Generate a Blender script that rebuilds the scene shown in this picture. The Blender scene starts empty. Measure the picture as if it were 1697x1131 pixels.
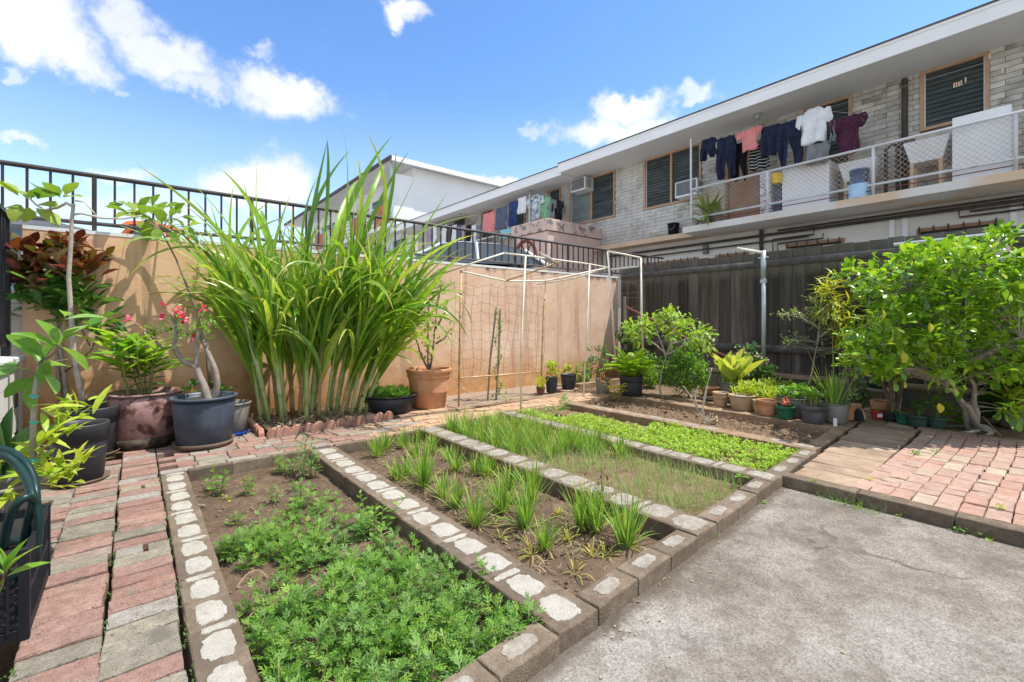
import bpy, math, random
import numpy as np
from mathutils import Vector, Matrix

# ------------------------------------------------------------------ camera, light, sky
random.seed(7); rng = np.random.default_rng(7)
sc = bpy.context.scene
COL = sc.collection
TH = math.radians(39.7); FPX, CX, HY, CZ = 754.0, 848.5, 533.0, 1.02
FW = (math.sin(TH), math.cos(TH)); RT = (math.cos(TH), -math.sin(TH))
cam = bpy.data.objects.new('camera', bpy.data.cameras.new('camera'))
COL.objects.link(cam)
cam.location = (0, 0, CZ); cam.rotation_euler = (math.radians(90), 0, -TH)
cam.data.lens = 16.0; cam.data.sensor_width = 36.0
cam.data.shift_y = -(565.5 - HY) / 1697.0
cam.data.clip_end = 2000; cam.data.clip_start = 0.05
sc.camera = cam

SUN_EL, SUN_AZ = math.radians(66), math.radians(128)     # azimuth clockwise from +Y
sun = bpy.data.objects.new('sun', bpy.data.lights.new('sun', 'SUN'))
sun.data.energy = 3.9; sun.data.angle = math.radians(.55); sun.data.color = (1, .95, .87)
sd = Vector((math.cos(SUN_EL) * math.sin(SUN_AZ), math.cos(SUN_EL) * math.cos(SUN_AZ), math.sin(SUN_EL)))
sun.rotation_euler = sd.to_track_quat('Z', 'Y').to_euler()
sun.location = (0, 0, 20)
COL.objects.link(sun)
sc.view_settings.view_transform = 'Standard'
try: sc.view_settings.look = 'None'
except Exception: pass
sc.view_settings.exposure = 0.74; sc.view_settings.gamma = 1.0
sc.view_settings.use_curve_mapping = False

def ray(x, y):
    a = (x - CX) / FPX; b = (HY - y) / FPX
    return (FW[0] + a * RT[0], FW[1] + a * RT[1], b)
def onz(x, y, z):
    r = ray(x, y); d = (z - CZ) / r[2]
    return Vector((r[0] * d, r[1] * d, z))
def onX(x, y, X):
    r = ray(x, y); d = X / r[0]
    return Vector((X, r[1] * d, CZ + r[2] * d))
def onY(x, y, Y):
    r = ray(x, y); d = Y / r[1]
    return Vector((r[0] * d, Y, CZ + r[2] * d))
def atd(x, y, d):
    r = ray(x, y)
    return Vector((r[0] * d, r[1] * d, CZ + r[2] * d))

def L(*c):      # sRGB 0-255 to linear
    return tuple(((v / 255) / 12.92 if v / 255 <= .04045 else ((v / 255 + .055) / 1.055) ** 2.4) for v in c)

class NT:
    def __init__(s, tree): s.t = tree; tree.nodes.clear()
    def n(s, kind, ins=None, **kw):
        nd = s.t.nodes.new(kind)
        for k, v in kw.items(): setattr(nd, k, v)
        for k, v in (ins or {}).items():
            i = nd.inputs[k]
            if isinstance(v, bpy.types.NodeSocket): s.t.links.new(v, i)
            else: i.default_value = v
        return nd
    def math(s, op, a, b=0.0, clamp=False):
        return s.n('ShaderNodeMath', {0: a, 1: b}, operation=op, use_clamp=clamp).outputs[0]
    def vm(s, op, a, b=(0, 0, 0)):
        nd = s.n('ShaderNodeVectorMath', {0: a, 1: b}, operation=op)
        return nd.outputs['Value'] if op in ('LENGTH', 'DOT_PRODUCT', 'DISTANCE') else nd.outputs[0]
    def mr(s, v, a, b, c=0.0, d=1.0, smooth=True):
        return s.n('ShaderNodeMapRange', {0: v, 1: a, 2: b, 3: c, 4: d}, interpolation_type='SMOOTHSTEP' if smooth else 'LINEAR').outputs[0]
    def mix(s, f, a, b, mode='MIX'):
        nd = s.n('ShaderNodeMix', data_type='RGBA', blend_type=mode)
        for sock, v in ((nd.inputs[0], f), (nd.inputs[6], a), (nd.inputs[7], b)):
            if isinstance(v, bpy.types.NodeSocket): s.t.links.new(v, sock)
            else: sock.default_value = v if not isinstance(v, tuple) or len(v) == 4 else (*v, 1)
        return nd.outputs[2]
    def ramp(s, f, stops, interp='LINEAR'):
        nd = s.n('ShaderNodeValToRGB', {0: f}); cr = nd.color_ramp; cr.interpolation = interp
        while len(cr.elements) < len(stops): cr.elements.new(.5)
        for e, (p, c) in zip(cr.elements, stops): e.position = p; e.color = (*c, 1)
        return nd.outputs[0]
    def noise(s, vec, scale, detail=5, rough=.6, w=None, dist=0.0):
        ins = {'Vector': vec, 'Scale': scale, 'Detail': detail, 'Roughness': rough, 'Distortion': dist}
        if w is not None: ins['W'] = w
        return s.n('ShaderNodeTexNoise', ins, noise_dimensions='4D' if w is not None else '3D').outputs[0]

def build_world():
    w = bpy.data.worlds.new('World'); sc.world = w; w.use_nodes = True
    t = NT(w.node_tree)
    sky = t.n('ShaderNodeTexSky', sky_type='NISHITA', sun_disc=False, sun_elevation=SUN_EL, sun_rotation=SUN_AZ,
              air_density=1.0, dust_density=.6, ozone_density=2.2).outputs[0]
    gen = t.n('ShaderNodeTexCoord').outputs['Generated']
    n1 = t.n('ShaderNodeTexNoise', {'Vector': gen, 'Scale': 5.0, 'Detail': 7.0, 'Roughness': .62}).outputs['Color']
    n2 = t.n('ShaderNodeTexNoise', {'Vector': gen, 'Scale': 16.0, 'Detail': 5.0, 'Roughness': .6}).outputs['Color']
    off = t.vm('ADD', t.vm('MULTIPLY', t.vm('SUBTRACT', n1, (.5, .5, .5)), (.15, .15, .12)),
               t.vm('MULTIPLY', t.vm('SUBTRACT', n2, (.5, .5, .5)), (.09, .09, .08)))
    dirn = t.vm('ADD', gen, off)
    # cumulus puffs: (direction seen through which point, half width, half height in px at the lens, strength)
    cl = [(70, 38, 105, 50, 1), (120, 92, 75, 42, 1), (20, 50, 60, 45, .9), (235, 45, 75, 40, .85), (300, 105, 95, 36, .95), (345, 145, 55, 25, .8), (262, 78, 60, 32, .9),
          (470, 172, 82, 38, 1), (505, 160, 45, 26, .9), (445, 102, 30, 16, .6), (32, 232, 30, 13, .8), (200, 293, 55, 18, .75), (425, 308, 98, 50, 1.1), (470, 330, 60, 40, 1),
          (658, 16, 42, 20, .9), (1045, 178, 72, 26, 1), (1015, 222, 105, 26, .9), (1080, 205, 60, 26, .9), (893, 222, 34, 11, .6), (1148, 158, 44, 18, .7), (825, 300, 75, 20, .95),
          (12, 108, 22, 16, .6), (200, 150, 24, 11, .5), (368, 164, 30, 12, .6), (30, 330, 90, 22, .5), (250, 345, 140, 30, .6),
          (-350, 150, 200, 60, 1), (-700, 50, 220, 70, 1), (2100, 60, 180, 60, 1), (2500, 200, 300, 70, 1), (-300, -500, 300, 110, 1), (900, -700, 320, 90, 1), (1800, -500, 260, 90, 1), (150, -900, 420, 120, 1)]
    m = None
    for (x, y, hw, hh, s) in cl:
        r = Vector(ray(x, y)); k = r.length; c = r.normalized()
        hw *= .84; hh *= .84; a, b = hw / FPX / k, hh / FPX / k / max(.45, c.z and math.sqrt(1 - c.z * c.z))
        q = t.vm('LENGTH', t.vm('MULTIPLY', t.vm('SUBTRACT', dirn, tuple(c)), (1 / a, 1 / a, 1 / b)))
        v = t.mr(q, 1.45, .45, 0, s)
        m = v if m is None else t.math('MAXIMUM', m, v)
    # unseen clouds behind the camera, added to give more white ambient light
    g = t.mr(t.noise(gen, 2.4, 6, .6), .40, .56)
    back = t.mr(t.vm('DOT_PRODUCT', gen, (-FW[0], -FW[1], .55)), -.05, .35)
    m = t.math('MAXIMUM', m, t.math('MULTIPLY', g, back))
    fine = t.noise(gen, 9, 8, .65)
    mask = t.mr(t.math('ADD', m, t.math('MULTIPLY', t.math('SUBTRACT', fine, .5), .62)), .02, 1.22)
    shade = t.ramp(t.noise(dirn, 6, 5, .6), [(.3, (.76, .80, .86)), (.62, (1, 1, 1))])
    ccol = t.mix(1.0, shade, (4.9, 4.85, 4.8, 1), 'MULTIPLY')
    sep = t.n('ShaderNodeSeparateXYZ', {0: gen}).outputs[2]
    hz = t.mr(sep, -.05, .62, 1, 0)
    skyc = t.mix(1.0, sky, t.ramp(hz, [(0, (.62, .84, 1.06)), (.18, (.68, .88, 1.08)), (.42, (.98, 1.06, 1.14)), (.7, (1.2, 1.18, 1.16)), (1, (1.3, 1.22, 1.12))]), 'MULTIPLY')
    col = t.mix(mask, skyc, ccol)
    bg = t.n('ShaderNodeBackground', {'Color': col, 'Strength': .15})
    o = t.n('ShaderNodeOutputWorld'); t.t.links.new(bg.outputs[0], o.inputs[0])
build_world()

# ------------------------------------------------------------------ materials
def newmat(name):
    m = bpy.data.materials.new(name); m.use_nodes = True
    return m, NT(m.node_tree)
def finish(t, shader): t.t.links.new(shader, t.n('ShaderNodeOutputMaterial').outputs[0] if False else t.n('ShaderNodeOutputMaterial').inputs[0])

def mat(name, stops, scale=6, detail=6, nrough=.65, rough=.8, bump=0., bscale=60, spec=.3, metal=0., obj=None, stain=None, speck=None, world=False):
    """noise through a colour ramp; obj = per-object ramp it is multiplied with; stain = (scale, lo, hi, colour); speck likewise"""
    m, t = newmat(name)
    if world: co = t.n('ShaderNodeNewGeometry').outputs['Position']
    else: co = t.n('ShaderNodeTexCoord').outputs['Object']
    rnd = t.n('ShaderNodeObjectInfo').outputs['Random']
    w = t.math('MULTIPLY', rnd, 37.0)
    col = t.ramp(t.noise(co, scale, detail, nrough, w), stops)
    if obj:
        oc = t.ramp(rnd, obj, 'LINEAR'); col = t.mix(1.0, col, oc, 'MULTIPLY')
    for st in (stain, speck):
        if st:
            f = t.mr(t.noise(co, st[0], 5, .6, t.math('ADD', w, 3.3)), st[1], st[2])
            col = t.mix(f, col, st[3])
    p = t.n('ShaderNodeBsdfPrincipled', {'Base Color': col, 'Roughness': rough, 'Metallic': metal, 'Specular IOR Level': spec})
    if bump:
        b = t.n('ShaderNodeBump', {'Strength': min(1, bump * 1.0), 'Distance': .01, 'Height': t.noise(co, bscale, 4, .7, w)})
        t.t.links.new(b.outputs[0], p.inputs['Normal'])
    finish(t, p.outputs[0]); return m

def leafmat(name, cols, trans=.35, rough=.42, tip=None, tipat=.75, spec=.35):
    m, t = newmat(name)
    var = t.n('ShaderNodeAttribute', attribute_name='var').outputs['Fac']
    tt = t.n('ShaderNodeAttribute', attribute_name='tt').outputs['Fac']
    rnd = t.n('ShaderNodeObjectInfo').outputs['Random']
    f = t.math('FRACT', t.math('ADD', var, rnd))
    k = len(cols) - 1
    col = t.ramp(f, [(i / k, c) for i, c in enumerate(cols)])
    co = t.n('ShaderNodeTexCoord').outputs['Object']
    col = t.mix(1.0, col, t.ramp(t.noise(co, 14, 3, .6), [(.3, (.78, .8, .75)), (.7, (1.15, 1.15, 1.1))]), 'MULTIPLY')
    if tip:
        col = t.mix(t.math('MULTIPLY', t.mr(tt, tipat, 1.0), t.mr(f, .2, .75)), col, tip)
    p = t.n('ShaderNodeBsdfPrincipled', {'Base Color': col, 'Roughness': rough, 'Specular IOR Level': spec})
    tr = t.n('ShaderNodeBsdfTranslucent', {'Color': t.mix(1.0, col, (1.5, 1.45, .7, 1), 'MULTIPLY')})
    mx = t.n('ShaderNodeMixShader', {0: trans, 1: p.outputs[0], 2: tr.outputs[0]})
    finish(t, mx.outputs[0]); return m

G = lambda v: (v, v, v)
MT = {}
MT['brick'] = mat('brick', [(.28, (.18, .11, .088)), (.5, (.325, .22, .182)), (.72, (.47, .35, .30))], 22, 10, .8, .92, 1.0, 130,
                  obj=[(0, (1, .9, .88)), (.2, (.85, .72, .70)), (.42, (1.05, .98, .96)), (.6, (1.1, 1.0, .95)), (.75, (.95, .8, .74)), (.84, (.95, 1.25, 1.3)), (1, (1.05, 1.4, 1.5))],
                  speck=(150, .56, .66, (.10, .07, .06, 1)), stain=(6, .54, .70, (.22, .175, .145, 1)))
MT['brick_grey'] = mat('brick_grey', [(.28, (.15, .13, .10)), (.5, (.29, .26, .205)), (.72, (.45, .41, .34))], 22, 10, .8, .92, 1.0, 130,
                  obj=[(0, G(.8)), (.5, G(1)), (1, (1.1, 1.08, 1.0))], speck=(150, .55, .66, (.10, .085, .07, 1)), stain=(6, .53, .7, (.17, .15, .125, 1)))
MT['brick_tan'] = mat('brick_tan', [(.28, (.26, .165, .105)), (.5, (.41, .29, .195)), (.72, (.54, .41, .30))], 12, 8, .75, .9, .5, 90,
                  obj=[(0, G(.82)), (.35, (1, .92, .88)), (.7, (1.08, 1.05, .98)), (1, (1.1, .9, .82))], speck=(70, .62, .74, (.2, .14, .1, 1)), stain=(4, .58, .72, (.33, .22, .14, 1)))
MT['brick_pink'] = mat('brick_pink', [(.28, (.28, .17, .13)), (.5, (.39, .265, .215)), (.72, (.49, .36, .30))], 18, 9, .78, .92, .7, 110,
                  obj=[(0, (.95, .88, .86)), (.3, (1, 1, 1)), (.55, (1.08, 1.05, 1.02)), (.72, (.98, .84, .8)), (.86, (1.0, 1.15, 1.05)), (1, (1.1, 1.3, 1.2))],
                  speck=(75, .62, .74, (.24, .15, .12, 1)), stain=(4, .6, .74, (.36, .24, .17, 1)))
MT['block'] = mat('kerb_block', [(.3, (.115, .083, .056)), (.5, (.205, .155, .11)), (.7, (.32, .26, .195))], 12, 10, .8, .93, 1.0, 150,
                  speck=(110, .6, .7, (.09, .072, .055, 1)), stain=(3.5, .5, .66, (.15, .115, .085, 1)), obj=[(0, G(.85)), (1, G(1.1))])
MT['block_tan'] = mat('kerb_tan', [(.3, (.16, .10, .06)), (.5, (.28, .19, .12)), (.7, (.39, .28, .19))], 6, 9, .75, .93, .6, 110,
                  speck=(110, .6, .72, (.17, .11, .07, 1)), stain=(2.5, .52, .68, (.23, .145, .085, 1)), obj=[(0, G(.85)), (1, G(1.08))])
MT['infill'] = mat('mortar_infill', [(.3, (.29, .262, .215)), (.5, (.41, .385, .335)), (.7, (.50, .475, .425))], 16, 9, .8, .92, .9, 120, speck=(120, .60, .70, (.20, .17, .13, 1)), stain=(9, .62, .72, (.24, .20, .15, 1)))
MT['infill_grey'] = mat('mortar_grey', [(.3, (.16, .135, .11)), (.5, (.28, .25, .21)), (.7, (.42, .39, .34))], 20, 8, .75, .9, .5, 120, speck=(80, .60, .72, (.2, .17, .14, 1)))
MT['board'] = mat('plank', [(.3, (.19, .13, .088)), (.5, (.30, .215, .15)), (.7, (.42, .32, .235))], 5, 8, .7, .9, .4, 80, obj=[(0, G(.8)), (.5, G(1.0)), (1, G(1.22))], speck=(70, .62, .74, (.17, .115, .08, 1)))
MT['soil'] = mat('soil', [(.3, (.065, .042, .028)), (.5, (.115, .076, .05)), (.7, (.20, .14, .095))], 9, 9, .75, .95, .9, 70, world=True, speck=(45, .64, .7, (.32, .26, .19, 1)))
MT['soil_dry'] = mat('soil_dry', [(.3, (.095, .060, .036)), (.5, (.17, .112, .069)), (.7, (.27, .19, .125))], 10, 9, .75, .95, .9, 70, world=True, speck=(60, .64, .72, (.42, .33, .24, 1)))
MT['gravel'] = mat('gravel', [(.3, (.17, .125, .09)), (.5, (.29, .22, .165)), (.7, (.42, .34, .26))], 30, 9, .8, .95, .9, 110, world=True)
MT['crumb'] = mat('crumb', [(.3, (.10, .07, .045)), (.7, (.24, .17, .115))], 20, 4, rough=.95, world=True)
MT['chips'] = mat('wood_chips', [(.3, (.22, .15, .09)), (.5, (.4, .3, .2)), (.7, (.6, .5, .4))], 60, 4, rough=.9, world=True)
MT['terracotta'] = mat('terracotta', [(.3, (.42, .175, .085)), (.5, (.52, .25, .13)), (.7, (.60, .34, .21))], 6, 7, .7, .85, .2, 90, stain=(3, .58, .75, (.58, .42, .32, 1)))
MT['terra_tan'] = mat('terra_tan', [(.3, (.33, .22, .13)), (.7, (.50, .37, .24))], 7, 7, .7, .85, .25, 90, stain=(5, .58, .72, (.2, .14, .09, 1)))
MT['mauve'] = mat('mauve_plastic', [(.3, (.19, .095, .08)), (.5, (.32, .19, .175)), (.7, (.47, .34, .33))], 5, 9, .75, .5, .1, 90, stain=(11, .5, .62, (.11, .05, .04, 1)))
MT['slate'] = mat('slate_plastic', [(.3, (.035, .045, .065)), (.5, (.065, .08, .11)), (.7, (.12, .14, .18))], 4, 6, .6, .42, .05, 60, stain=(12, .64, .72, (.05, .055, .06, 1)))
MT['black'] = mat('black_plastic', [(.3, (.022, .023, .027)), (.7, (.05, .052, .058))], 5, 5, .6, .45, .06, 60, stain=(6, .6, .8, (.12, .11, .10, 1)))
MT['crate'] = mat('crate_plastic', [(.3, (.008, .009, .012)), (.7, (.02, .021, .027))], 5, 5, .6, .55, spec=.2)
MT['greypl'] = mat('grey_plastic', [(.3, (.14, .13, .115)), (.5, (.21, .2, .18)), (.7, (.29, .275, .25))], 5, 7, .7, .6, .08, 60, stain=(5, .6, .74, (.22, .16, .11, 1)))
MT['greenpl'] = mat('green_plastic', [(.3, (.012, .09, .05)), (.7, (.03, .17, .095))], 5, 5, .6, .5)
MT['dkgreenpl'] = mat('dark_green_plastic', [(.3, (.02, .05, .042)), (.7, (.045, .085, .07))], 5, 5, .6, .5)
MT['redpl'] = mat('red_plastic', [(.3, (.36, .03, .02)), (.7, (.5, .06, .035))], 5, 5, .6, .5)
MT['bluepl'] = mat('blue_plastic', [(.3, (.01, .04, .3)), (.7, (.02, .07, .42))], 5, 5, .6, .5)
MT['ltblue'] = mat('light_blue_plastic', [(.3, (.3, .5, .68)), (.7, (.45, .64, .8))], 5, 5, .6, .5)
MT['tealpl'] = mat('teal_label', [(.3, (.05, .4, .42)), (.7, (.6, .75, .72))], 40, 2, .5, .5)
MT['saucer'] = mat('saucer', [(.3, (.11, .08, .055)), (.7, (.22, .165, .12))], 8, 6, .7, .7)
MT['pvc'] = mat('pvc', [(.3, (.55, .50, .40)), (.5, (.74, .70, .60)), (.7, (.8, .77, .68))], 6, 6, .6, .5, stain=(9, .6, .72, (.42, .25, .12, 1)))
MT['bamboo'] = mat('bamboo', [(.3, (.33, .19, .08)), (.5, (.52, .33, .16)), (.7, (.66, .50, .32))], 9, 6, .6, .6)
MT['stake'] = mat('grey_stake', [(.3, (.20, .155, .13)), (.7, (.34, .29, .25))], 12, 6, .6, .9)
MT['net'] = mat('net_string', [(.3, (.17, .11, .075)), (.7, (.26, .18, .13))], 9, 3, .6, .9)
MT['galv'] = mat('galvanised', [(.3, (.36, .41, .44)), (.7, (.56, .61, .64))], 8, 6, .6, .45, metal=.5)
MT['rust'] = mat('rusty_pipe', [(.3, (.10, .03, .022)), (.7, (.24, .085, .06))], 12, 6, .6, .8)
MT['rail'] = mat('dark_rail', [(.3, (.028, .023, .021)), (.7, (.055, .047, .042))], 6, 4, .6, .45)
MT['railblk'] = mat('black_rail', [(.3, (.008, .009, .011)), (.7, (.02, .021, .025))], 6, 4, .6, .35)
MT['white'] = mat('white_paint', [(.3, (.76, .77, .78)), (.7, (.84, .85, .86))], 1.3, 6, .6, .7)
MT['soffit'] = mat('soffit_paint', [(.3, (.66, .67, .67)), (.7, (.76, .77, .77))], .7, 6, .6, .8)
MT['whitepanel'] = mat('white_panel', [(.3, (.76, .78, .80)), (.7, (.84, .85, .86))], 1.1, 4, .6, .5)
MT['offwhite'] = mat('lower_wall_paint', [(.3, (.62, .61, .56)), (.7, (.76, .75, .70))], .9, 7, .65, .85)
MT['cream'] = mat('cream_paint', [(.3, (.56, .40, .26)), (.7, (.70, .53, .38))], 1.2, 5, .6, .8)
MT['slab'] = mat('slab_paint', [(.3, (.58, .54, .48)), (.7, (.72, .70, .66))], .8, 5, .6, .8, stain=(.7, .5, .6, (.66, .50, .34, 1)))
MT['brown'] = mat('window_wood', [(.3, (.26, .145, .085)), (.7, (.38, .235, .15))], 5, 5, .6, .7)
MT['door'] = mat('door_paint', [(.3, (.34, .2, .13)), (.7, (.42, .26, .175))], 3, 5, .6, .7)
MT['wallbrick'] = mat('wall_brick', [(.3, (.38, .365, .33)), (.5, (.55, .535, .50)), (.7, (.68, .67, .64))], 5, 8, .7, .9, .4, 50, stain=(1.3, .5, .7, (.2, .18, .145, 1)),
                      obj=[(0, (.82, .80, .76)), (.4, (.95, .95, .93)), (.7, (1.05, 1.03, 1)), (1, (1.2, 1.18, 1.15))])
MT['wallbrickv'] = mat('wall_brick_field', [(.3, (.38, .365, .33)), (.5, (.55, .535, .50)), (.7, (.68, .67, .64))], 3.2, 8, .7, .9, .4, 50, stain=(1.3, .5, .7, (.2, .18, .145, 1)))
MT['mortar'] = mat('mortar', [(.3, (.13, .12, .105)), (.7, (.22, .205, .18))], 6, 6, .6, .95)
MT['glass'] = mat('louvre_glass', [(.3, (.03, .04, .042)), (.7, (.10, .125, .13))], 1.2, 4, .6, .15, spec=.6)
MT['glasslt'] = mat('louvre_glass_pale', [(.3, (.16, .20, .20)), (.7, (.30, .36, .36))], 1.2, 4, .6, .2, spec=.6)
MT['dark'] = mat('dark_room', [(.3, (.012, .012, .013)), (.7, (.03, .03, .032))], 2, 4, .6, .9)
MT['curtain'] = mat('curtain', [(.3, (.13, .12, .12)), (.7, (.27, .26, .25))], 5, 4, .6, .9)
MT['roofing'] = mat('roofing', [(.3, (.07, .065, .06)), (.7, (.15, .14, .13))], 3, 6, .7, .95)
MT['gutter'] = mat('gutter', [(.3, (.05, .035, .03)), (.7, (.1, .075, .065))], 3, 6, .7, .7)
MT['pinkwall'] = mat('pink_paint', [(.3, (.54, .37, .32)), (.5, (.63, .46, .40)), (.7, (.70, .54, .48))], 1.6, 7, .65, .85, .15, 50, stain=(2.2, .64, .72, (.42, .33, .29, 1)), speck=(8, .70, .76, (.2, .18, .19, 1)))
MT['pinktrim'] = mat('flaking_trim', [(.3, (.45, .32, .27)), (.5, (.62, .46, .40)), (.7, (.70, .55, .49))], 3, 8, .7, .9, stain=(5, .52, .6, (.22, .20, .21, 1)), speck=(7, .63, .68, (.3, .14, .06, 1)))
MT['acwhite'] = mat('ac_casing', [(.3, (.66, .67, .67)), (.7, (.76, .77, .77))], 3, 4, .6, .5)
MT['acgrille'] = mat('ac_grille', [(.3, (.12, .13, .14)), (.7, (.2, .21, .22))], 3, 4, .6, .6)
MT['wire'] = mat('chain_link_wire', [(.3, (.42, .36, .30)), (.7, (.56, .52, .47))], 3, 4, .6, .6, stain=(1.5, .5, .6, (.42, .24, .13, 1)))
MT['pipe'] = mat('dark_pipe', [(.3, (.04, .035, .03)), (.7, (.10, .08, .07))], 6, 4, .6, .7)
MT['fence'] = mat('weathered_board', [(.3, (.022, .018, .017)), (.5, (.055, .048, .045)), (.7, (.13, .118, .11))], 4, 8, .75, .9, .5, 60)
MT['bark'] = mat('bark', [(.3, (.12, .085, .06)), (.7, (.27, .21, .16))], 25, 6, .7, .95, .5, 60)
MT['barkgrey'] = mat('bark_grey', [(.3, (.26, .22, .18)), (.7, (.48, .43, .37))], 22, 6, .7, .9, .4, 60)
MT['barkpale'] = mat('bark_pale', [(.3, (.42, .38, .33)), (.7, (.62, .58, .53))], 22, 6, .7, .9, .4, 60)
MT['adenium'] = mat('adenium_bark', [(.3, (.19, .15, .125)), (.7, (.36, .31, .275))], 16, 6, .7, .8, .3, 60)
MT['stem'] = mat('green_stem', [(.3, (.16, .17, .05)), (.7, (.3, .3, .12))], 12, 4, .6, .7)
MT['potsoil'] = mat('pot_soil', [(.3, (.03, .02, .014)), (.7, (.12, .085, .06))], 40, 6, .7, .95, .8, 80)
MT['gravelpot'] = mat('pot_gravel', [(.3, (.12, .1, .085)), (.5, (.3, .27, .24)), (.7, (.6, .57, .53))], 90, 5, .7, .95, .8, 80)
MT['hose'] = mat('hose', [(.3, (.004, .022, .022)), (.7, (.01, .038, .036))], 6, 4, .6, .35, spec=.4)
MT['asphalt'] = mat('pale_concrete', [(.3, (.32, .30, .27)), (.7, (.44, .42, .39))], 30, 5, .7, .95, world=True)
MT['carwhite'] = mat('car_paint_pale', [(.3, (.60, .66, .72)), (.7, (.66, .72, .78))], 1, 2, .5, .2, spec=.6)
MT['carorange'] = mat('car_paint_orange', [(.3, (.62, .12, .035)), (.7, (.68, .15, .05))], 1, 2, .5, .2, spec=.6)
MT['carglass'] = mat('car_glass', [(.3, (.02, .03, .04)), (.7, (.05, .07, .09))], 1, 2, .5, .06, spec=.9)
MT['rubber'] = mat('rubber', [(.3, G(.015)), (.7, G(.03))], 10, 2, .5, .9)
MT['bluehouse'] = mat('blue_paint', [(.3, (.14, .24, .42)), (.7, (.19, .30, .50))], 2, 4, .6, .8)
MT['greenhill'] = mat('hedge', [(.3, (.02, .045, .015)), (.7, (.07, .12, .04))], 4, 8, .7, .95)
MT['tie'] = mat('green_tie', [(.3, (.02, .4, .33)), (.7, (.05, .5, .42))], 5, 2, .5, .6)
MT['bird'] = mat('dove_feather', [(.3, (.26, .23, .2)), (.7, (.42, .38, .34))], 14, 4, .6, .8)
MT['yellow'] = mat('yellow_plastic', [(.3, (.75, .5, .03)), (.7, (.85, .62, .06))], 3, 2, .5, .6)
MT['boxprint'] = mat('printed_box', [(.44, (.7, .7, .7)), (.5, (.2, .22, .3)), (.56, (.72, .7, .68))], 9, 2, .5, .7)
def cloth(name, a, b, sc_=6): MT[name] = mat('cloth_' + name, [(.35, a), (.65, b)], sc_, 5, .6, .92)
cloth('navy', (.010, .014, .035), (.022, .028, .06)); cloth('blackc', (.008, .008, .010), (.018, .018, .022)); cloth('pinkc', (.62, .20, .20), (.72, .28, .27))
cloth('whitec', (.66, .68, .71), (.78, .80, .82)); cloth('greyc', (.17, .18, .2), (.25, .26, .28)); cloth('towelblue', (.075, .09, .15), (.13, .15, .22), 18)
cloth('denim', (.02, .045, .14), (.035, .07, .2)); cloth('greenc', (.16, .40, .22), (.25, .50, .30)); cloth('aqua', (.2, .52, .58), (.3, .62, .68)); cloth('lilac', (.30, .22, .30), (.45, .38, .45), 12)
MT['maroondot'] = mat('cloth_maroon_dots', [(.35, (.05, .012, .03)), (.65, (.08, .02, .045))], 4, 3, .6, .92, speck=(70, .62, .66, (.4, .3, .33, 1)))
MT['floral'] = mat('cloth_floral', [(.40, (.12, .2, .28)), (.5, (.5, .56, .58)), (.6, (.7, .72, .7))], 9, 3, .6, .92)
# leaves
MT['cane'] = leafmat('cane_leaf', [(.10, .24, .02), (.20, .39, .035), (.31, .50, .055), (.14, .30, .05), (.46, .56, .08), (.26, .42, .14)], .42, .3, tip=(.55, .45, .10, 1), tipat=.8, spec=.5)
MT['mug'] = leafmat('mugwort_leaf', [(.07, .17, .022), (.12, .27, .035), (.21, .40, .055), (.10, .22, .03), (.30, .44, .08)], .34, .48)
MT['mug2'] = leafmat('mugwort_bluish', [(.13, .25, .07), (.20, .35, .10), (.15, .29, .06)], .3, .5)
MT['chive'] = leafmat('chive_leaf', [(.12, .26, .035), (.20, .38, .06), (.32, .50, .10), (.15, .32, .05), (.40, .54, .16)], .34, .36, tip=(.58, .42, .13, 1), tipat=.7)
MT['chivey'] = leafmat('chive_yellow', [(.30, .38, .07), (.46, .45, .10), (.52, .38, .12), (.22, .36, .07)], .32, .5)
MT['seedling'] = leafmat('seedling_leaf', [(.22, .34, .12), (.32, .44, .17), (.42, .50, .22), (.26, .40, .14)], .3, .5, tip=(.6, .5, .25, 1))
MT['cover'] = leafmat('cover_leaf', [(.22, .37, .035), (.32, .49, .055), (.44, .58, .08), (.26, .42, .045)], .35, .45)
MT['bush'] = leafmat('bush_leaf', [(.07, .18, .016), (.16, .34, .025), (.32, .52, .04), (.12, .27, .02), (.46, .58, .055)], .34, .3, spec=.5)
MT['bushdk'] = leafmat('shrub_dark_leaf', [(.045, .12, .03), (.08, .18, .04), (.13, .25, .055)], .3, .42)
MT['lime'] = leafmat('lime_leaf', [(.22, .36, .03), (.38, .48, .05), (.52, .56, .08), (.30, .44, .04)], .4, .4)
MT['yellowleaf'] = leafmat('yellow_leaf', [(.55, .52, .06), (.62, .48, .08), (.35, .45, .07)], .35, .4)
MT['fresh'] = leafmat('fresh_leaf', [(.10, .26, .03), (.17, .36, .05), (.26, .44, .06)], .4, .4)
MT['guava'] = leafmat('guava_leaf', [(.13, .28, .06), (.20, .37, .09), (.28, .44, .11)], .38, .42)
MT['fig'] = leafmat('fig_leaf', [(.10, .20, .03), (.20, .32, .05), (.33, .42, .08)], .45, .5)
MT['plum'] = leafmat('plumeria_leaf', [(.05, .15, .03), (.09, .22, .05), (.18, .33, .06)], .35, .35)
MT['redleaf'] = leafmat('croton_red_leaf', [(.08, .018, .014), (.16, .035, .022), (.09, .12, .025), (.24, .06, .03)], .25, .3)
MT['aloe'] = leafmat('agave_leaf', [(.07, .17, .06), (.12, .25, .08), (.10, .22, .07)], .15, .4)
MT['fern'] = leafmat('fern_leaf', [(.20, .38, .03), (.32, .48, .05), (.26, .44, .04)], .4, .45)
MT['rose'] = leafmat('rose_leaf', [(.05, .12, .045), (.08, .18, .06), (.14, .24, .07)], .3, .4)
MT['sparse'] = leafmat('sparse_leaf', [(.15, .25, .06), (.24, .34, .09), (.34, .42, .14)], .3, .45)
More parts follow.
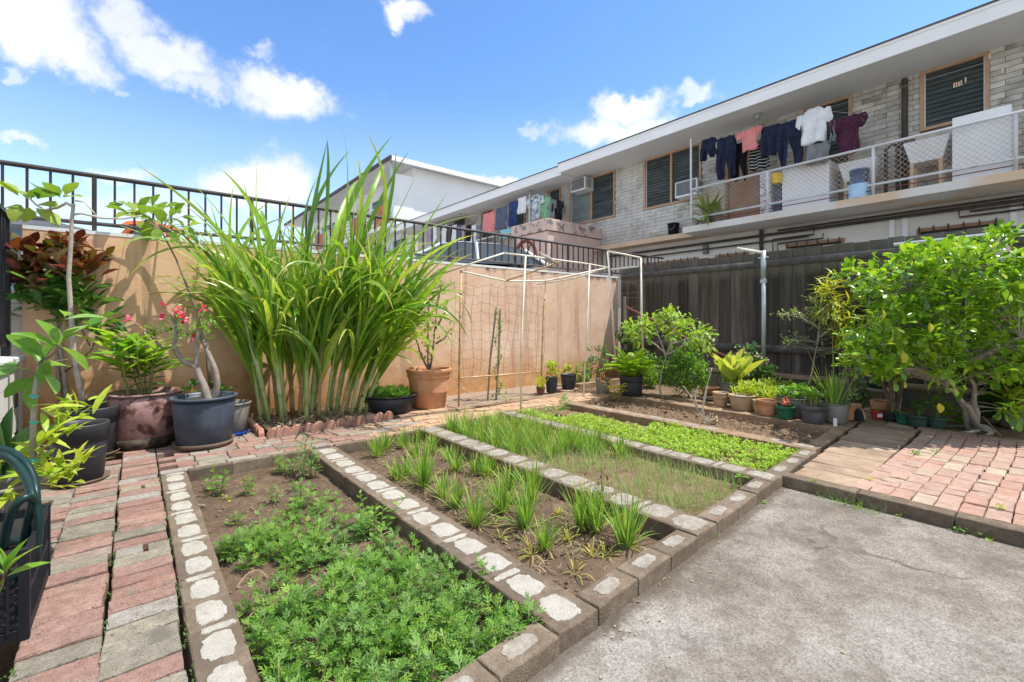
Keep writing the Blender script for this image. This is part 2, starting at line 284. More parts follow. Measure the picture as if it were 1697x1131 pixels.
MT['cacti'] = leafmat('speckled_leaf', [(.14, .22, .04), (.3, .35, .06), (.4, .3, .08)], .3, .5)
MT['pinkflower'] = leafmat('pink_petal', [(.62, .02, .10), (.75, .06, .18), (.8, .25, .35)], .25, .5)
MT['palepink'] = leafmat('pale_pink_petal', [(.7, .35, .38), (.8, .5, .52), (.8, .65, .62)], .25, .5)
MT['redflower'] = leafmat('red_petal', [(.7, .08, .06), (.75, .25, .2), (.8, .5, .42)], .25, .5)
MT['strawleaf'] = leafmat('dry_straw', [(.36, .27, .16), (.5, .4, .26), (.25, .17, .1)], .15, .8)
MT['railwhite'] = mat('rail_tube', [(.3, (.52, .53, .53)), (.7, (.68, .69, .69))], 3, 5, .6, .6, stain=(5, .64, .74, (.42, .27, .16, 1)))
MT['brown2'] = mat('window_frame_paint', [(.3, (.42, .26, .16)), (.7, (.54, .36, .24))], 5, 5, .6, .7)
MT['towelbluepl'] = mat('blue_grey_plastic', [(.3, (.10, .14, .22)), (.7, (.16, .2, .3))], 5, 4, .6, .6)
MT['roofdk'] = mat('dark_grey_roof', [(.3, (.06, .062, .07)), (.7, (.10, .10, .115))], 3, 5, .6, .9)
MT['redbrick'] = mat('red_brick', [(.3, (.36, .12, .07)), (.7, (.5, .2, .12))], 4, 5, .6, .9)
def _stripe(name, a, b, axis, scale, thr):
    m, t = newmat(name); co = t.n('ShaderNodeNewGeometry').outputs['Position']; sp = t.n('ShaderNodeSeparateXYZ', {0: co}).outputs
    f = t.math('FRACT', t.math('MULTIPLY', sp[2], scale)); g = t.math('GREATER_THAN', f, thr)
    if axis == 'grid': g = t.math('MAXIMUM', g, t.math('GREATER_THAN', t.math('FRACT', t.math('MULTIPLY', sp[1], scale)), thr))
    p = t.n('ShaderNodeBsdfPrincipled', {'Base Color': t.mix(g, a, b), 'Roughness': .9}); finish(t, p.outputs[0]); return m
MT['stripe'] = _stripe('black_white_stripe', (.012, .012, .015), (.6, .6, .6), 'z', 14, .8)
MT['screen'] = _stripe('pierced_screen', (.10, .09, .08), (.68, .68, .66), 'grid', 4.2, .45)
MT['rosered'] = leafmat('reddish_leaf', [(.10, .06, .03), (.18, .10, .05), (.08, .13, .04)], .25, .5)
MT['scallop'] = mat('scallop_brick', [(.3, (.30, .13, .09)), (.7, (.50, .28, .21))], 9, 7, .7, .9, .4, 80, stain=(5, .56, .7, (.5, .4, .33, 1)))
MT['canestalk'] = mat('cane_stalk', [(.3, (.24, .12, .045)), (.5, (.38, .25, .09)), (.7, (.45, .38, .14))], 10, 5, .6, .55)
MT['canegreen'] = mat('cane_sheath', [(.3, (.19, .28, .07)), (.5, (.34, .42, .16)), (.7, (.50, .50, .27))], 6, 5, .6, .55)
MT['gingerleaf'] = leafmat('ginger_leaf', [(.14, .32, .03), (.24, .42, .045), (.36, .5, .06), (.18, .36, .04)], .45, .38)
MT['blackmud'] = mat('muddy_base', [(.3, (.012, .010, .009)), (.5, (.04, .03, .022)), (.7, (.16, .12, .085))], 9, 6, .7, .8)
MT['limebroad'] = leafmat('broad_lime_leaf', [(.20, .38, .03), (.36, .50, .06), (.58, .60, .20), (.50, .54, .08)], .4, .35)
MT['limetree'] = leafmat('tree_lime_leaf', [(.20, .36, .04), (.32, .46, .06), (.26, .40, .05)], .4, .4)
MT['crotonleaf'] = leafmat('croton_leaf', [(.16, .32, .04), (.34, .46, .05), (.55, .56, .09), (.62, .48, .07), (.24, .38, .04)], .35, .35)
MT['reed'] = mat('reed', [(.3, (.28, .26, .23)), (.7, (.5, .47, .42))], 8, 5, .6, .9)
MT['mint'] = mat('mint_paint', [(.3, (.25, .55, .42)), (.7, (.33, .62, .5))], 5, 3, .6, .8)
MT['rustpot'] = mat('brown_pot', [(.3, (.12, .05, .03)), (.7, (.22, .1, .06))], 5, 5, .6, .8)
MT['slategrey'] = mat('weathered_grey_plastic', [(.3, (.05, .052, .058)), (.5, (.10, .10, .105)), (.7, (.19, .185, .18))], 6, 7, .7, .6, .08, 60, stain=(5, .6, .74, (.2, .15, .11, 1)))
MT['chipsdk'] = mat('soil_chips', [(.35, (.08, .055, .035)), (.5, (.16, .115, .075)), (.68, (.36, .29, .22))], 60, 4, rough=.9, world=True)
MT['sparseg'] = leafmat('wispy_shrub_leaf', [(.12, .24, .04), (.24, .38, .06), (.38, .46, .09)], .35, .4)
MT['frail'] = mat('weathered_rail', [(.3, (.07, .064, .06)), (.5, (.13, .122, .116)), (.7, (.22, .21, .20))], 7, 9, .75, .92, .6, 70, obj=[(0, G(.7)), (1, G(1.15))], stain=(4, .55, .7, (.06, .05, .045, 1)))
# ------------------------------------------------------------------ mesh helpers
class MB:
    def __init__(s): s.V = []; s.F = []; s.n = 0; s.A = []; s.T = []
    def add(s, V, F, var=0.0, t=0.0):
        V = np.asarray(V, float).reshape(-1, 3); k = len(V)
        s.V.append(V); n0 = s.n
        if isinstance(F, np.ndarray): s.F.extend((F + n0).tolist())
        else: s.F.extend([[i + n0 for i in f] for f in F])
        s.A.append(np.full(k, var) if np.isscalar(var) else np.asarray(var)); s.T.append(np.full(k, t) if np.isscalar(t) else np.asarray(t))
        s.n += k; return s
    def box(s, c, size, rz=0.0, ch=0.0, tilt=0.0):
        x, y, z = [v / 2 for v in size]
        if ch:
            V = [(-x, -y, -z), (x, -y, -z), (x, y, -z), (-x, y, -z), (-x, -y, z - ch), (x, -y, z - ch), (x, y, z - ch), (-x, y, z - ch),
                 (-x + ch, -y + ch, z), (x - ch, -y + ch, z), (x - ch, y - ch, z), (-x + ch, y - ch, z)]
            F = [(0, 3, 2, 1), (0, 1, 5, 4), (1, 2, 6, 5), (2, 3, 7, 6), (3, 0, 4, 7), (4, 5, 9, 8), (5, 6, 10, 9), (6, 7, 11, 10), (7, 4, 8, 11), (8, 9, 10, 11)]
        else:
            V = [(-x, -y, -z), (x, -y, -z), (x, y, -z), (-x, y, -z), (-x, -y, z), (x, -y, z), (x, y, z), (-x, y, z)]
            F = [(0, 3, 2, 1), (0, 1, 5, 4), (1, 2, 6, 5), (2, 3, 7, 6), (3, 0, 4, 7), (4, 5, 6, 7)]
        V = np.array(V)
        if tilt: V[:, 2] += V[:, 1] * tilt
        if rz:
            cr, sr = math.cos(rz), math.sin(rz)
            V = np.column_stack([V[:, 0] * cr - V[:, 1] * sr, V[:, 0] * sr + V[:, 1] * cr, V[:, 2]])
        return s.add(V + np.asarray(c, float), F)
    def bx(s, lo, hi, ch=0.0):
        lo = np.asarray(lo, float); hi = np.asarray(hi, float)
        return s.box((lo + hi) / 2, hi - lo, 0, ch)
    def tube(s, pts, r, n=6, var=0.0, cap=True):
        P = np.asarray(pts, float); k = len(P)
        R = np.full(k, r) if np.isscalar(r) else np.interp(np.linspace(0, 1, k), np.linspace(0, 1, len(r)), r)
        T = np.gradient(P, axis=0); T /= np.linalg.norm(T, axis=1)[:, None] + 1e-9
        up = np.array([0, 0, 1.]) if abs(T[0][2]) < .9 else np.array([1., 0, 0])
        V = []
        a = np.cross(T[0], up); a /= np.linalg.norm(a)
        for i in range(k):
            a = a - T[i] * np.dot(a, T[i]); a /= np.linalg.norm(a) + 1e-9
            b = np.cross(T[i], a)
            for j in range(n):
                q = 2 * math.pi * j / n
                V.append(P[i] + R[i] * (a * math.cos(q) + b * math.sin(q)))
        F = [(i * n + j, i * n + (j + 1) % n, (i + 1) * n + (j + 1) % n, (i + 1) * n + j) for i in range(k - 1) for j in range(n)]
        if cap: F += [tuple(range(n))[::-1], tuple((k - 1) * n + j for j in range(n))]
        return s.add(V, F, var)
    def lathe(s, prof, c=(0, 0, 0), n=28, wob=0.0, sy=1.0):
        V = []
        for (r, z) in prof:
            for j in range(n):
                q = 2 * math.pi * j / n; rr = r * (1 + wob * math.sin(2 * q + c[0] * 9))
                V.append((c[0] + rr * math.cos(q), c[1] + rr * math.sin(q) * sy, c[2] + z))
        F = [(i * n + j, i * n + (j + 1) % n, (i + 1) * n + (j + 1) % n, (i + 1) * n + j) for i in range(len(prof) - 1) for j in range(n)]
        return s.add(V, F)
    def ribbon(s, P, W, up=(0, 0, 1), fold=0.0, var=0.0, side=None):
        P = np.asarray(P, float); k = len(P); W = np.asarray(W, float)
        T = np.gradient(P, axis=0); T /= np.linalg.norm(T, axis=1)[:, None] + 1e-9
        if side is None:
            S = np.cross(T, np.asarray(up, float)); S /= np.linalg.norm(S, axis=1)[:, None] + 1e-6
        else: S = np.tile(np.asarray(side, float), (k, 1))
        N = np.cross(S, T)
        tt = np.linspace(0, 1, k)
        if fold:
            V = np.empty((k, 3, 3)); V[:, 0] = P - S * W[:, None] + N * (W * fold)[:, None]; V[:, 1] = P; V[:, 2] = P + S * W[:, None] + N * (W * fold)[:, None]
            F = [(3 * i + j, 3 * i + j + 1, 3 * i + j + 4, 3 * i + j + 3) for i in range(k - 1) for j in (0, 1)]
            return s.add(V.reshape(-1, 3), F, var, np.repeat(tt, 3))
        V = np.empty((k, 2, 3)); V[:, 0] = P - S * W[:, None]; V[:, 1] = P + S * W[:, None]
        F = [(2 * i, 2 * i + 1, 2 * i + 3, 2 * i + 2) for i in range(k - 1)]
        return s.add(V.reshape(-1, 3), F, var, np.repeat(tt, 2))
    def disc(s, c, r, n=20, sy=1.0, jag=0.0):
        V = [(c[0] + r * (1 + jag * random.uniform(-1, 1)) * math.cos(2 * math.pi * j / n), c[1] + r * (1 + jag * random.uniform(-1, 1)) * sy * math.sin(2 * math.pi * j / n), c[2]) for j in range(n)]
        return s.add(V, [tuple(range(n))])
    def mesh(s, name, m, off=(0, 0, 0), smooth=True):
        me = bpy.data.meshes.new(name)
        V = np.concatenate(s.V) - np.asarray(off, float) if s.V else np.zeros((0, 3))
        me.from_pydata(V.tolist(), [], s.F)
        A = np.concatenate(s.A); T = np.concatenate(s.T)
        if A.any(): me.attributes.new('var', 'FLOAT', 'POINT').data.foreach_set('value', A.astype(np.float32))
        if T.any(): me.attributes.new('tt', 'FLOAT', 'POINT').data.foreach_set('value', T.astype(np.float32))
        me.materials.append(m if not isinstance(m, str) else MT[m])
        if smooth: me.polygons.foreach_set('use_smooth', [True] * len(me.polygons))
        me.update(); return me

def link(name, me, loc=(0, 0, 0), parent=None):
    o = bpy.data.objects.new(name, me); COL.objects.link(o); o.location = loc
    if parent: o.parent = parent
    return o
def wloc(o):
    v = Vector(o.location)
    while o.parent: o = o.parent; v += Vector(o.location)
    return v
def part(name, mb, m, parent, kind=None, label=None, smooth=False):
    """mb is in world coordinates"""
    o = link(name, mb.mesh(name, m, wloc(parent), smooth), (0, 0, 0), parent)
    if kind: o['kind'] = kind
    if label: o['label'] = label
    return o
def thing(name, label, cat, loc, group=None):
    o = bpy.data.objects.new(name, None); COL.objects.link(o); o.location = loc; o.empty_display_size = .1
    o['label'] = label; o['category'] = cat
    if group: o['group'] = group
    return o
def solo(name, mb, m, label, cat, loc, group=None, smooth=False):
    o = link(name, mb.mesh(name, m, loc, smooth), loc)
    o['label'] = label; o['category'] = cat
    if group: o['group'] = group
    return o
def struct(name, mb, m, loc=(0, 0, 0), smooth=False):
    o = link(name, mb.mesh(name, m, loc, smooth), loc); o['kind'] = 'structure'; return o
def structroot(name, loc):
    o = bpy.data.objects.new(name, None); COL.objects.link(o); o.location = loc; o['kind'] = 'structure'; return o
def stuff(name, mb, m, label, cat, loc=(0, 0, 0)):
    o = link(name, mb.mesh(name, m, loc, False), loc); o['kind'] = 'stuff'; o['label'] = label; o['category'] = cat; return o

def vnoise(x, y, s=1.0, seed=0, oct=4):
    out = np.zeros_like(x, dtype=float); amp = 1.0; tot = 0
    for o in range(oct):
        xs = x * s + seed * 17.3; ys = y * s + seed * 9.1
        xi = np.floor(xs).astype(int); yi = np.floor(ys).astype(int); fx = xs - xi; fy = ys - yi
        fx = fx * fx * (3 - 2 * fx); fy = fy * fy * (3 - 2 * fy)
        h = lambda a, b: (np.sin(a * 127.1 + b * 311.7 + seed * 3.7) * 43758.5453) % 1.0
        v = (h(xi, yi) * (1 - fx) + h(xi + 1, yi) * fx) * (1 - fy) + (h(xi, yi + 1) * (1 - fx) + h(xi + 1, yi + 1) * fx) * fy
        out += amp * (v - .5); tot += amp; amp *= .5; s *= 2.1
    return out / tot

def sheet(mb, x0, x1, y0, y1, z, step, fn):
    nx = max(2, int((x1 - x0) / step)); ny = max(2, int((y1 - y0) / step))
    X, Y = np.meshgrid(np.linspace(x0, x1, nx), np.linspace(y0, y1, ny))
    Z = z + fn(X, Y); V = np.column_stack([X.ravel(), Y.ravel(), Z.ravel()])
    i = np.arange(ny - 1)[:, None] * nx + np.arange(nx - 1)[None, :]; i = i.ravel()
    mb.add(V, np.column_stack([i, i + 1, i + nx + 1, i + nx])); return mb

# leaf templates: along +x, width y, normal z; returns V, F, t
def _mk(rows, fold=.18, droop=.15):
    """rows: (x, halfwidth)"""
    V = []; T = []; F = []
    for i, (x, w) in enumerate(rows):
        z = -droop * x * x
        V += [(x, -w, z + w * fold), (x, 0, z), (x, w, z + w * fold)]; T += [x] * 3
        if i: b = 3 * i; F += [(b - 3, b - 2, b + 1, b), (b - 2, b - 1, b + 2, b + 1)]
    return np.array(V), F, np.array(T)
TPL = {}
TPL['oval'] = _mk([(0, .015), (.12, .05), (.35, .2), (.6, .25), (.85, .14), (1, .005)], .25, .22)
TPL['wide'] = _mk([(0, .02), (.1, .07), (.3, .28), (.58, .36), (.85, .2), (1, .01)], .25, .25)
TPL['widel'] = _mk([(0, .015), (.12, .06), (.35, .19), (.6, .235), (.82, .17), (.95, .07), (1, .01)], .25, .3)
TPL['lily'] = _mk([(0, .03), (.2, .05), (.45, .13), (.65, .155), (.85, .09), (1, .004)], .3, .28)
TPL['obov'] = _mk([(0, .01), (.25, .06), (.55, .17), (.8, .21), (.95, .12), (1, .01)], .25, .3)
TPL['lance'] = _mk([(0, .015), (.2, .09), (.5, .12), (.8, .07), (1, .004)], .3, .3)
TPL['long'] = _mk([(0, .02), (.25, .055), (.5, .07), (.78, .05), (1, .003)], .4, .55)
TPL['small'] = (np.array([(0, 0, 0), (.5, -.3, .08), (1, 0, -.08), (.5, .3, .08)]), [(0, 1, 2), (0, 2, 3)], np.array([0, .5, 1, .5]))
TPL['petal'] = (np.array([(0, -.06, 0), (0, .06, 0), (.6, .34, .12), (1, .16, .05), (1, -.16, .05), (.6, -.34, .12)]), [(0, 5, 2, 1), (5, 4, 3, 2)], np.array([0, 0, .5, 1, 1, .5]))
def _lobed():
    V = []; F = []; T = []
    def lobe(p, ang, ln, w):
        b = len(V); c, s_ = math.cos(ang), math.sin(ang)
        for (u, v, z) in ((0, -w * .5, 0), (ln * .55, -w, .02), (ln, 0, -.05), (ln * .55, w, .02), (0, w * .5, 0)):
            V.append((p[0] + u * c - v * s_, p[1] + u * s_ + v * c, p[2] + z)); T.append(p[0])
        F.append((b, b + 1, b + 2, b + 3, b + 4))
    b = len(V); V.extend([(0, -.02, 0), (0, .02, 0), (.75, .05, -.02), (.75, -.05, -.02)]); T.extend([0] * 4); F.append((b, b + 3, b + 2, b + 1))
    for x, ln in ((.3, .38), (.52, .46)):
        for sg in (1, -1):
            lobe((x, sg * .02, 0), sg * .7, ln * 1.1, .045)
            lobe((x + .05, sg * .08, .01), sg * 1.15, ln * .62, .036)
    lobe((.72, 0, -.02), 0, .38, .05); lobe((.75, 0, -.02), .5, .25, .035); lobe((.75, 0, -.02), -.5, .25, .035)
    return np.array(V), F, np.array(T)
TPL['lobed'] = _lobed()
def _fern():
    V = []; F = []; T = []
    for i in range(15):
        x = .08 + .9 * i / 15; ln = .16 * math.sin(min(1, (1.05 - x) * 1.5) * math.pi / 2) + .02; z = .25 * math.sin(x * 2.6) - .3 * x * x
        for sg in (1, -1):
            b = len(V); V += [(x, 0, z), (x + .02, sg * ln, z - .02), (x + .05, sg * ln, z - .03), (x + .055, 0, z)]; T += [x] * 4; F.append((b, b + 1, b + 2, b + 3))
    return np.array(V), F, np.array(T)
TPL['fern'] = _fern()
_rot = lambda v: v / (np.linalg.norm(v, axis=-1, keepdims=True) + 1e-9)
def frames(D, roll=None, upv=(0, 0, 1)):
    D = _rot(np.asarray(D, float)); up = np.tile(np.asarray(upv, float), (len(D), 1))
    bad = np.abs(D[:, 2]) > .97; up[bad] = (1, .2, 0)
    S = _rot(np.cross(up, D)); N = np.cross(D, S)
    if roll is not None:
        c, s_ = np.cos(roll)[:, None], np.sin(roll)[:, None]
        S, N = S * c + N * s_, N * c - S * s_
    return D, S, N
def place(mb, tpl, P, D, sc_, roll=None, var=None):
    V, F, T = TPL[tpl]; P = np.asarray(P, float); n = len(P)
    if n == 0: return mb
    D, S, N = frames(D, roll); sc_ = np.broadcast_to(sc_, (n,))
    W = P[:, None] + sc_[:, None, None] * (V[None, :, 0:1] * D[:, None] + V[None, :, 1:2] * S[:, None] + V[None, :, 2:3] * N[:, None])
    k = len(V); off = (np.arange(n) * k)
    FF = []
    byl = {}
    for f in F: byl.setdefault(len(f), []).append(f)
    var = rng.random(n) if var is None else np.broadcast_to(var, (n,))
    base = mb.n
    mb.V.append(W.reshape(-1, 3)); mb.A.append(np.repeat(var, k)); mb.T.append(np.tile(T, n)); mb.n += n * k
    for ln, fs in byl.items():
        a = (np.array(fs)[None] + off[:, None, None] + base).reshape(-1, ln); mb.F.extend(a.tolist())
    return mb
_tplmesh = {}
def leafparts(root, name, tpl, m, P, D, sc_, roll=None):
    """each leaf an object of its own sharing one mesh"""
    key = (tpl, m, name)
    if key not in _tplmesh:
        mb = MB(); V, F, T = TPL[tpl]; mb.add(V, F, 0.0, T); _tplmesh[key] = mb.mesh(name, m, (0, 0, 0), True)
    D, S, N = frames(D, roll if roll is not None else rng.uniform(-.5, .5, len(P))); r0 = np.array(wloc(root)); sc_ = np.broadcast_to(sc_, (len(P),))
    for i in range(len(P)):
        o = link(name, _tplmesh[key], (0, 0, 0), root); s_ = sc_[i]
        M = Matrix(((D[i][0] * s_, S[i][0] * s_, N[i][0] * s_, P[i][0] - r0[0]), (D[i][1] * s_, S[i][1] * s_, N[i][1] * s_, P[i][1] - r0[1]), (D[i][2] * s_, S[i][2] * s_, N[i][2] * s_, P[i][2] - r0[2]), (0, 0, 0, 1)))
        o.matrix_local = M

def bez(a, b, c, n=7):
    a, b, c = map(lambda v: np.asarray(v, float), (a, b, c)); t = np.linspace(0, 1, n)[:, None]
    return (1 - t) ** 2 * a + 2 * t * (1 - t) * b + t ** 2 * c
def wob(P, amp):
    P = np.array(P, float); P[1:-1] += rng.uniform(-amp, amp, (len(P) - 2, 3)); return P
def sph(c, r, n, surf=.35):
    """points in an ellipsoid, biased to its surface"""
    v = _rot(rng.normal(size=(n, 3))); q = (surf + (1 - surf) * rng.random(n)) ** .6
    return np.asarray(c) + v * q[:, None] * np.asarray(r)
def rosette(tips, dirs, k, spread=1.0, up=.35, jit=.02):
    """k leaves around each tip"""
    P = np.repeat(tips, k, 0); d = _rot(np.repeat(dirs, k, 0)); n = len(P)
    r = _rot(rng.normal(size=(n, 3))); r -= d * (r * d).sum(1, keepdims=True); r = _rot(r)
    a = rng.uniform(.25, 1, n)[:, None]
    D = d * (1.1 - a) + r * a * spread + np.array([0, 0, up]) * rng.uniform(0, 1, (n, 1))
    return P + rng.normal(size=(n, 3)) * jit, _rot(D)

def shrub(root, hubs, tips, tpl, lm, ln, k=6, tw=.004, bark='bark', trunk=True, tr=(.02, .01), spread=1.0, up=.35, jit=.02, nind=0, leafname='leaf', twigs=True):
    """hubs: list of polylines (limbs) in world coords; tips: world points carrying rosettes"""
    tb = MB(); hp = []
    for h in hubs:
        h = np.asarray(h, float); P = h
        if len(h) == 3: P = bez(h[0], h[1], h[2], 8)
        P = wob(P, .004 + tr[0] * .25); tb.tube(P, tr, 7); hp.append(P[len(P) // 3:])
    hp = np.concatenate(hp); tips = np.asarray(tips, float); dirs = np.zeros_like(tips)
    wb = MB()
    for i, t in enumerate(tips):
        dd = np.linalg.norm(hp - t, axis=1) + np.maximum(0, hp[:, 2] - t[2]) * .8
        h = hp[np.argmin(dd)]; mid = (h + t) / 2 + np.array([0, 0, .12 * np.linalg.norm(t - h)]) + rng.normal(size=3) * .06 * np.linalg.norm(t - h)
        c = bez(h, mid, t, 5); dirs[i] = c[-1] - c[-2]
        wb.tube(c, (tw * 1.5, tw * .6), 4, cap=False)
    part('trunk', tb, bark, root, smooth=True)
    if twigs: part('twigs', wb, bark, root, 'stuff', smooth=True)
    P, D = rosette(tips, dirs, k, spread, up, jit); S = ln * rng.uniform(.6, 1.15, len(P))
    if nind:
        dist = np.linalg.norm(P - np.array([0, 0, CZ]), axis=1) / S; idx = np.argsort(dist); a, b = idx[:nind], idx[nind:]
        leafparts(root, leafname, tpl, lm, P[a], D[a], S[a])
        if len(b): part('foliage', place(MB(), tpl, P[b], D[b], S[b], rng.uniform(-.5, .5, len(b))), lm, root, 'stuff', smooth=True)
    else:
        part('foliage', place(MB(), tpl, P, D, S, rng.uniform(-.5, .5, len(P))), lm, root, 'stuff', smooth=True)
# ------------------------------------------------------------------ setting
def FL(X): return 1.04 + .06 * (X - 1.07)          # Y of the beds' front line
WY = lambda X: 5.55 + .012 * (X + .7)              # face of the orange wall
# far ground and the raised lot behind the wall
gm = MB(); gm.bx((-400, -400, -1.2), (400, 400, -.36)); struct('ground', gm, 'asphalt')
gm = MB(); gm.bx((-25, 5.85, -.355), (10.9, 60, 1.3)); struct('parking_lot', gm, 'asphalt')
gm = MB(); gm.bx((7.62, -12, -.355), (14, 5.80, .1)); struct('side_yard', gm, 'asphalt')

def m_slab():
    m, t = newmat('concrete_slab')
    co = t.n('ShaderNodeNewGeometry').outputs['Position']
    base = t.ramp(t.noise(co, 3.0, 12, .80), [(.30, (.105, .084, .066)), (.46, (.175, .148, .122)), (.60, (.265, .237, .205)), (.76, (.41, .385, .35))])
    big = t.mr(t.noise(co, .8, 4, .6), .42, .66); base = t.mix(t.math('MULTIPLY', big, .45), base, (.36, .345, .32, 1))
    g = t.noise(co, 110, 4, .85); base = t.mix(1.0, base, t.ramp(g, [(.33, G(.42)), (.5, G(1.0)), (.68, G(1.5))]), 'MULTIPLY')
    g2 = t.mr(t.noise(co, 190, 2, .6), .6, .72); base = t.mix(t.math('MULTIPLY', g2, .55), base, (.12, .10, .085, 1))
    mott = t.mr(t.noise(co, 9, 8, .75), .50, .62); base = t.mix(t.math('MULTIPLY', mott, .45), base, (.12, .098, .078, 1))
    dark = t.mr(t.noise(co, 13, 4, .6), .72, .76); base = t.mix(t.math('MULTIPLY', dark, .5), base, (.09, .075, .06, 1))
    # hairline cracks
    v = t.n('ShaderNodeTexVoronoi', {'Vector': t.vm('ADD', co, t.vm('MULTIPLY', t.n('ShaderNodeTexNoise', {'Vector': co, 'Scale': 3.0, 'Detail': 5.0}).outputs['Color'], (.5, .5, .5))), 'Scale': .55}, feature='DISTANCE_TO_EDGE').outputs[0]
    cr = t.mr(v, .008, .002); cr = t.math('MULTIPLY', cr, t.mr(t.noise(co, 1.3, 2), .5, .6)); base = t.mix(t.math('MULTIPLY', cr, .85), base, (.1, .085, .07, 1))
    # damp soil line beside the kerbs (a stain with its own shape)
    sp = t.n('ShaderNodeSeparateXYZ', {0: co}).outputs
    fl = t.math('SUBTRACT', t.math('ADD', t.math('MULTIPLY', sp[0], .06), .976), sp[1])
    dl = t.mr(t.math('ADD', fl, t.math('MULTIPLY', t.noise(co, 22, 5), .07)), .105, .05)
    dr = t.mr(t.math('ADD', t.math('SUBTRACT', 3.3, sp[0]), t.math('MULTIPLY', t.noise(co, 22, 5), .06)), .07, .03)
    base = t.mix(t.math('MULTIPLY', t.math('MAXIMUM', dl, dr), .75), base, (.085, .065, .05, 1))
    p = t.n('ShaderNodeBsdfPrincipled', {'Base Color': base, 'Roughness': .92, 'Specular IOR Level': .25})
    b = t.n('ShaderNodeBump', {'Strength': .7, 'Distance': .006, 'Height': t.math('ADD', t.noise(co, 70, 6, .8), t.math('MULTIPLY', t.noise(co, 6, 5, .6), 1.5))})
    t.t.links.new(b.outputs[0], p.inputs['Normal']); finish(t, p.outputs[0]); return m
MT['concrete'] = m_slab()
sm = MB()
poly = [(-9, -12), (3.32, -12), (3.32, FL(3.32) + .02), (-.0, FL(0) + .02), (-9, FL(0) + .02)]
V = [(x, y, -.07) for x, y in poly] + [(x, y, -.35) for x, y in poly]
sm.add(V, [(0, 1, 2, 3, 4)] + [(i, i + 5, (i + 1) % 5 + 5, (i + 1) % 5) for i in range(5)]); struct('concrete_slab', sm, 'concrete')

# garden soil: beds
def bed(name, x0, x1, y0, y1, z, amp, m, lumps=0.0, seed=1, step=.02, sc_=9):
    def fn(X, Y):
        n = vnoise(X, Y, sc_, seed, 4) * amp * 2
        if lumps:
            w = np.clip(np.minimum(X - x0, x1 - X) / .16, 0, 1) * np.clip((Y - y0) / .35, .25, 1)
            n += (np.abs(vnoise(X, Y, 11, seed + 4, 3)) * lumps * 3.2 + np.maximum(0, vnoise(X, Y, 24, seed + 9, 2)) * lumps * 1.6 + lumps * .5) * w
        return n
    return struct(name, sheet(MB(), x0, x1, y0, y1, z, step, fn), m, smooth=True)
gb = MB(); gb.bx((-.75, 1.0, -.355), (7.6, 5.6, -.19)); struct('garden_ground', gb, 'soil_dry')
bed('soil_bed', .26, 1.08, 1.1, 3.86, -.085, .018, MT['soil'], seed=1)
bed('soil_bed', 1.25, 2.08, 1.1, 3.86, -.09, .018, MT['soil'], seed=2)
bed('soil_bed', 2.25, 3.13, 1.15, 3.9, -.075, .015, MT['soil_dry'], seed=3)
bed('soil_bed', 3.28, 4.18, 1.2, 4.05, -.075, .012, MT['soil_dry'], seed=4)
bed('soil_bed', 4.3, 5.2, 1.25, 4.4, -.11, .01, MT['soil_dry'], lumps=.042, seed=5, step=.016)
bed('soil_bed', 5.35, 7.5, 1.3, 5.5, -.035, .02, MT['soil_dry'], seed=6, step=.04)
bed('soil_bed', 2.95, 5.4, 4.56, 5.62, -.045, .012, MT['gravel'], seed=7, step=.03)
bed('soil_bed', .95, 2.15, 4.55, 5.56, .0, .03, MT['soil'], seed=8, step=.025)
bed('soil_bed', 5.75, 7.5, -6, 1.36, -.03, .02, MT['soil_dry'], seed=9, step=.06)

# loose crumbs and chips on the soil
def crumbs(name, n, x0, x1, y0, y1, z, s0, s1, m, label, zf=None):
    mb = MB(); X = rng.uniform(x0, x1, n); Y = rng.uniform(y0, y1, n); S = rng.uniform(s0, s1, n) * rng.choice([.6, 1, 1, 1.6], n)
    O = np.array([(1, 0, 0), (-1, 0, 0), (0, 1, 0), (0, -1, 0), (0, 0, .7), (0, 0, -.7)])
    F = np.array([(0, 2, 4), (2, 1, 4), (1, 3, 4), (3, 0, 4)])
    R = rng.uniform(.5, 1.3, (n, 6, 1)); an = rng.uniform(0, 6.3, n); c, s_ = np.cos(an), np.sin(an)
    B = O[None] * R * S[:, None, None]
    B = np.stack([B[..., 0] * c[:, None] - B[..., 1] * s_[:, None], B[..., 0] * s_[:, None] + B[..., 1] * c[:, None], B[..., 2]], -1)
    Z = z + rng.uniform(-.004, .008, n) if zf is None else zf(X, Y)
    B += np.stack([X, Y, Z], -1)[:, None]
    mb.V.append(B.reshape(-1, 3)); mb.A.append(np.zeros(n * 6)); mb.T.append(np.zeros(n * 6)); mb.n = n * 6
    mb.F = (F[None] + (np.arange(n) * 6)[:, None, None]).reshape(-1, 3).tolist()
    return stuff(name, mb, m, label, 'soil crumbs')
crumbs('soil_crumbs', 1900, .28, 1.06, 1.15, 3.8, -.083, .003, .008, 'chipsdk', 'pale chips and crumbs strewn over the soil of the mugwort bed')
crumbs('soil_crumbs', 2400, 1.28, 2.06, 1.15, 3.8, -.085, .003, .008, 'crumb', 'crumbs of dark soil strewn between the chive clumps')
crumbs('soil_crumbs', 1500, 4.36, 5.14, 1.4, 4.3, -.05, .005, .015, 'soil_dry', 'clods of dry brown earth turned up in the empty dug bed')
crumbs('soil_crumbs', 1200, .95, 2.1, 4.58, 5.1, .015, .004, .014, 'chips', 'dry straw bits and clods around the cane stalks')

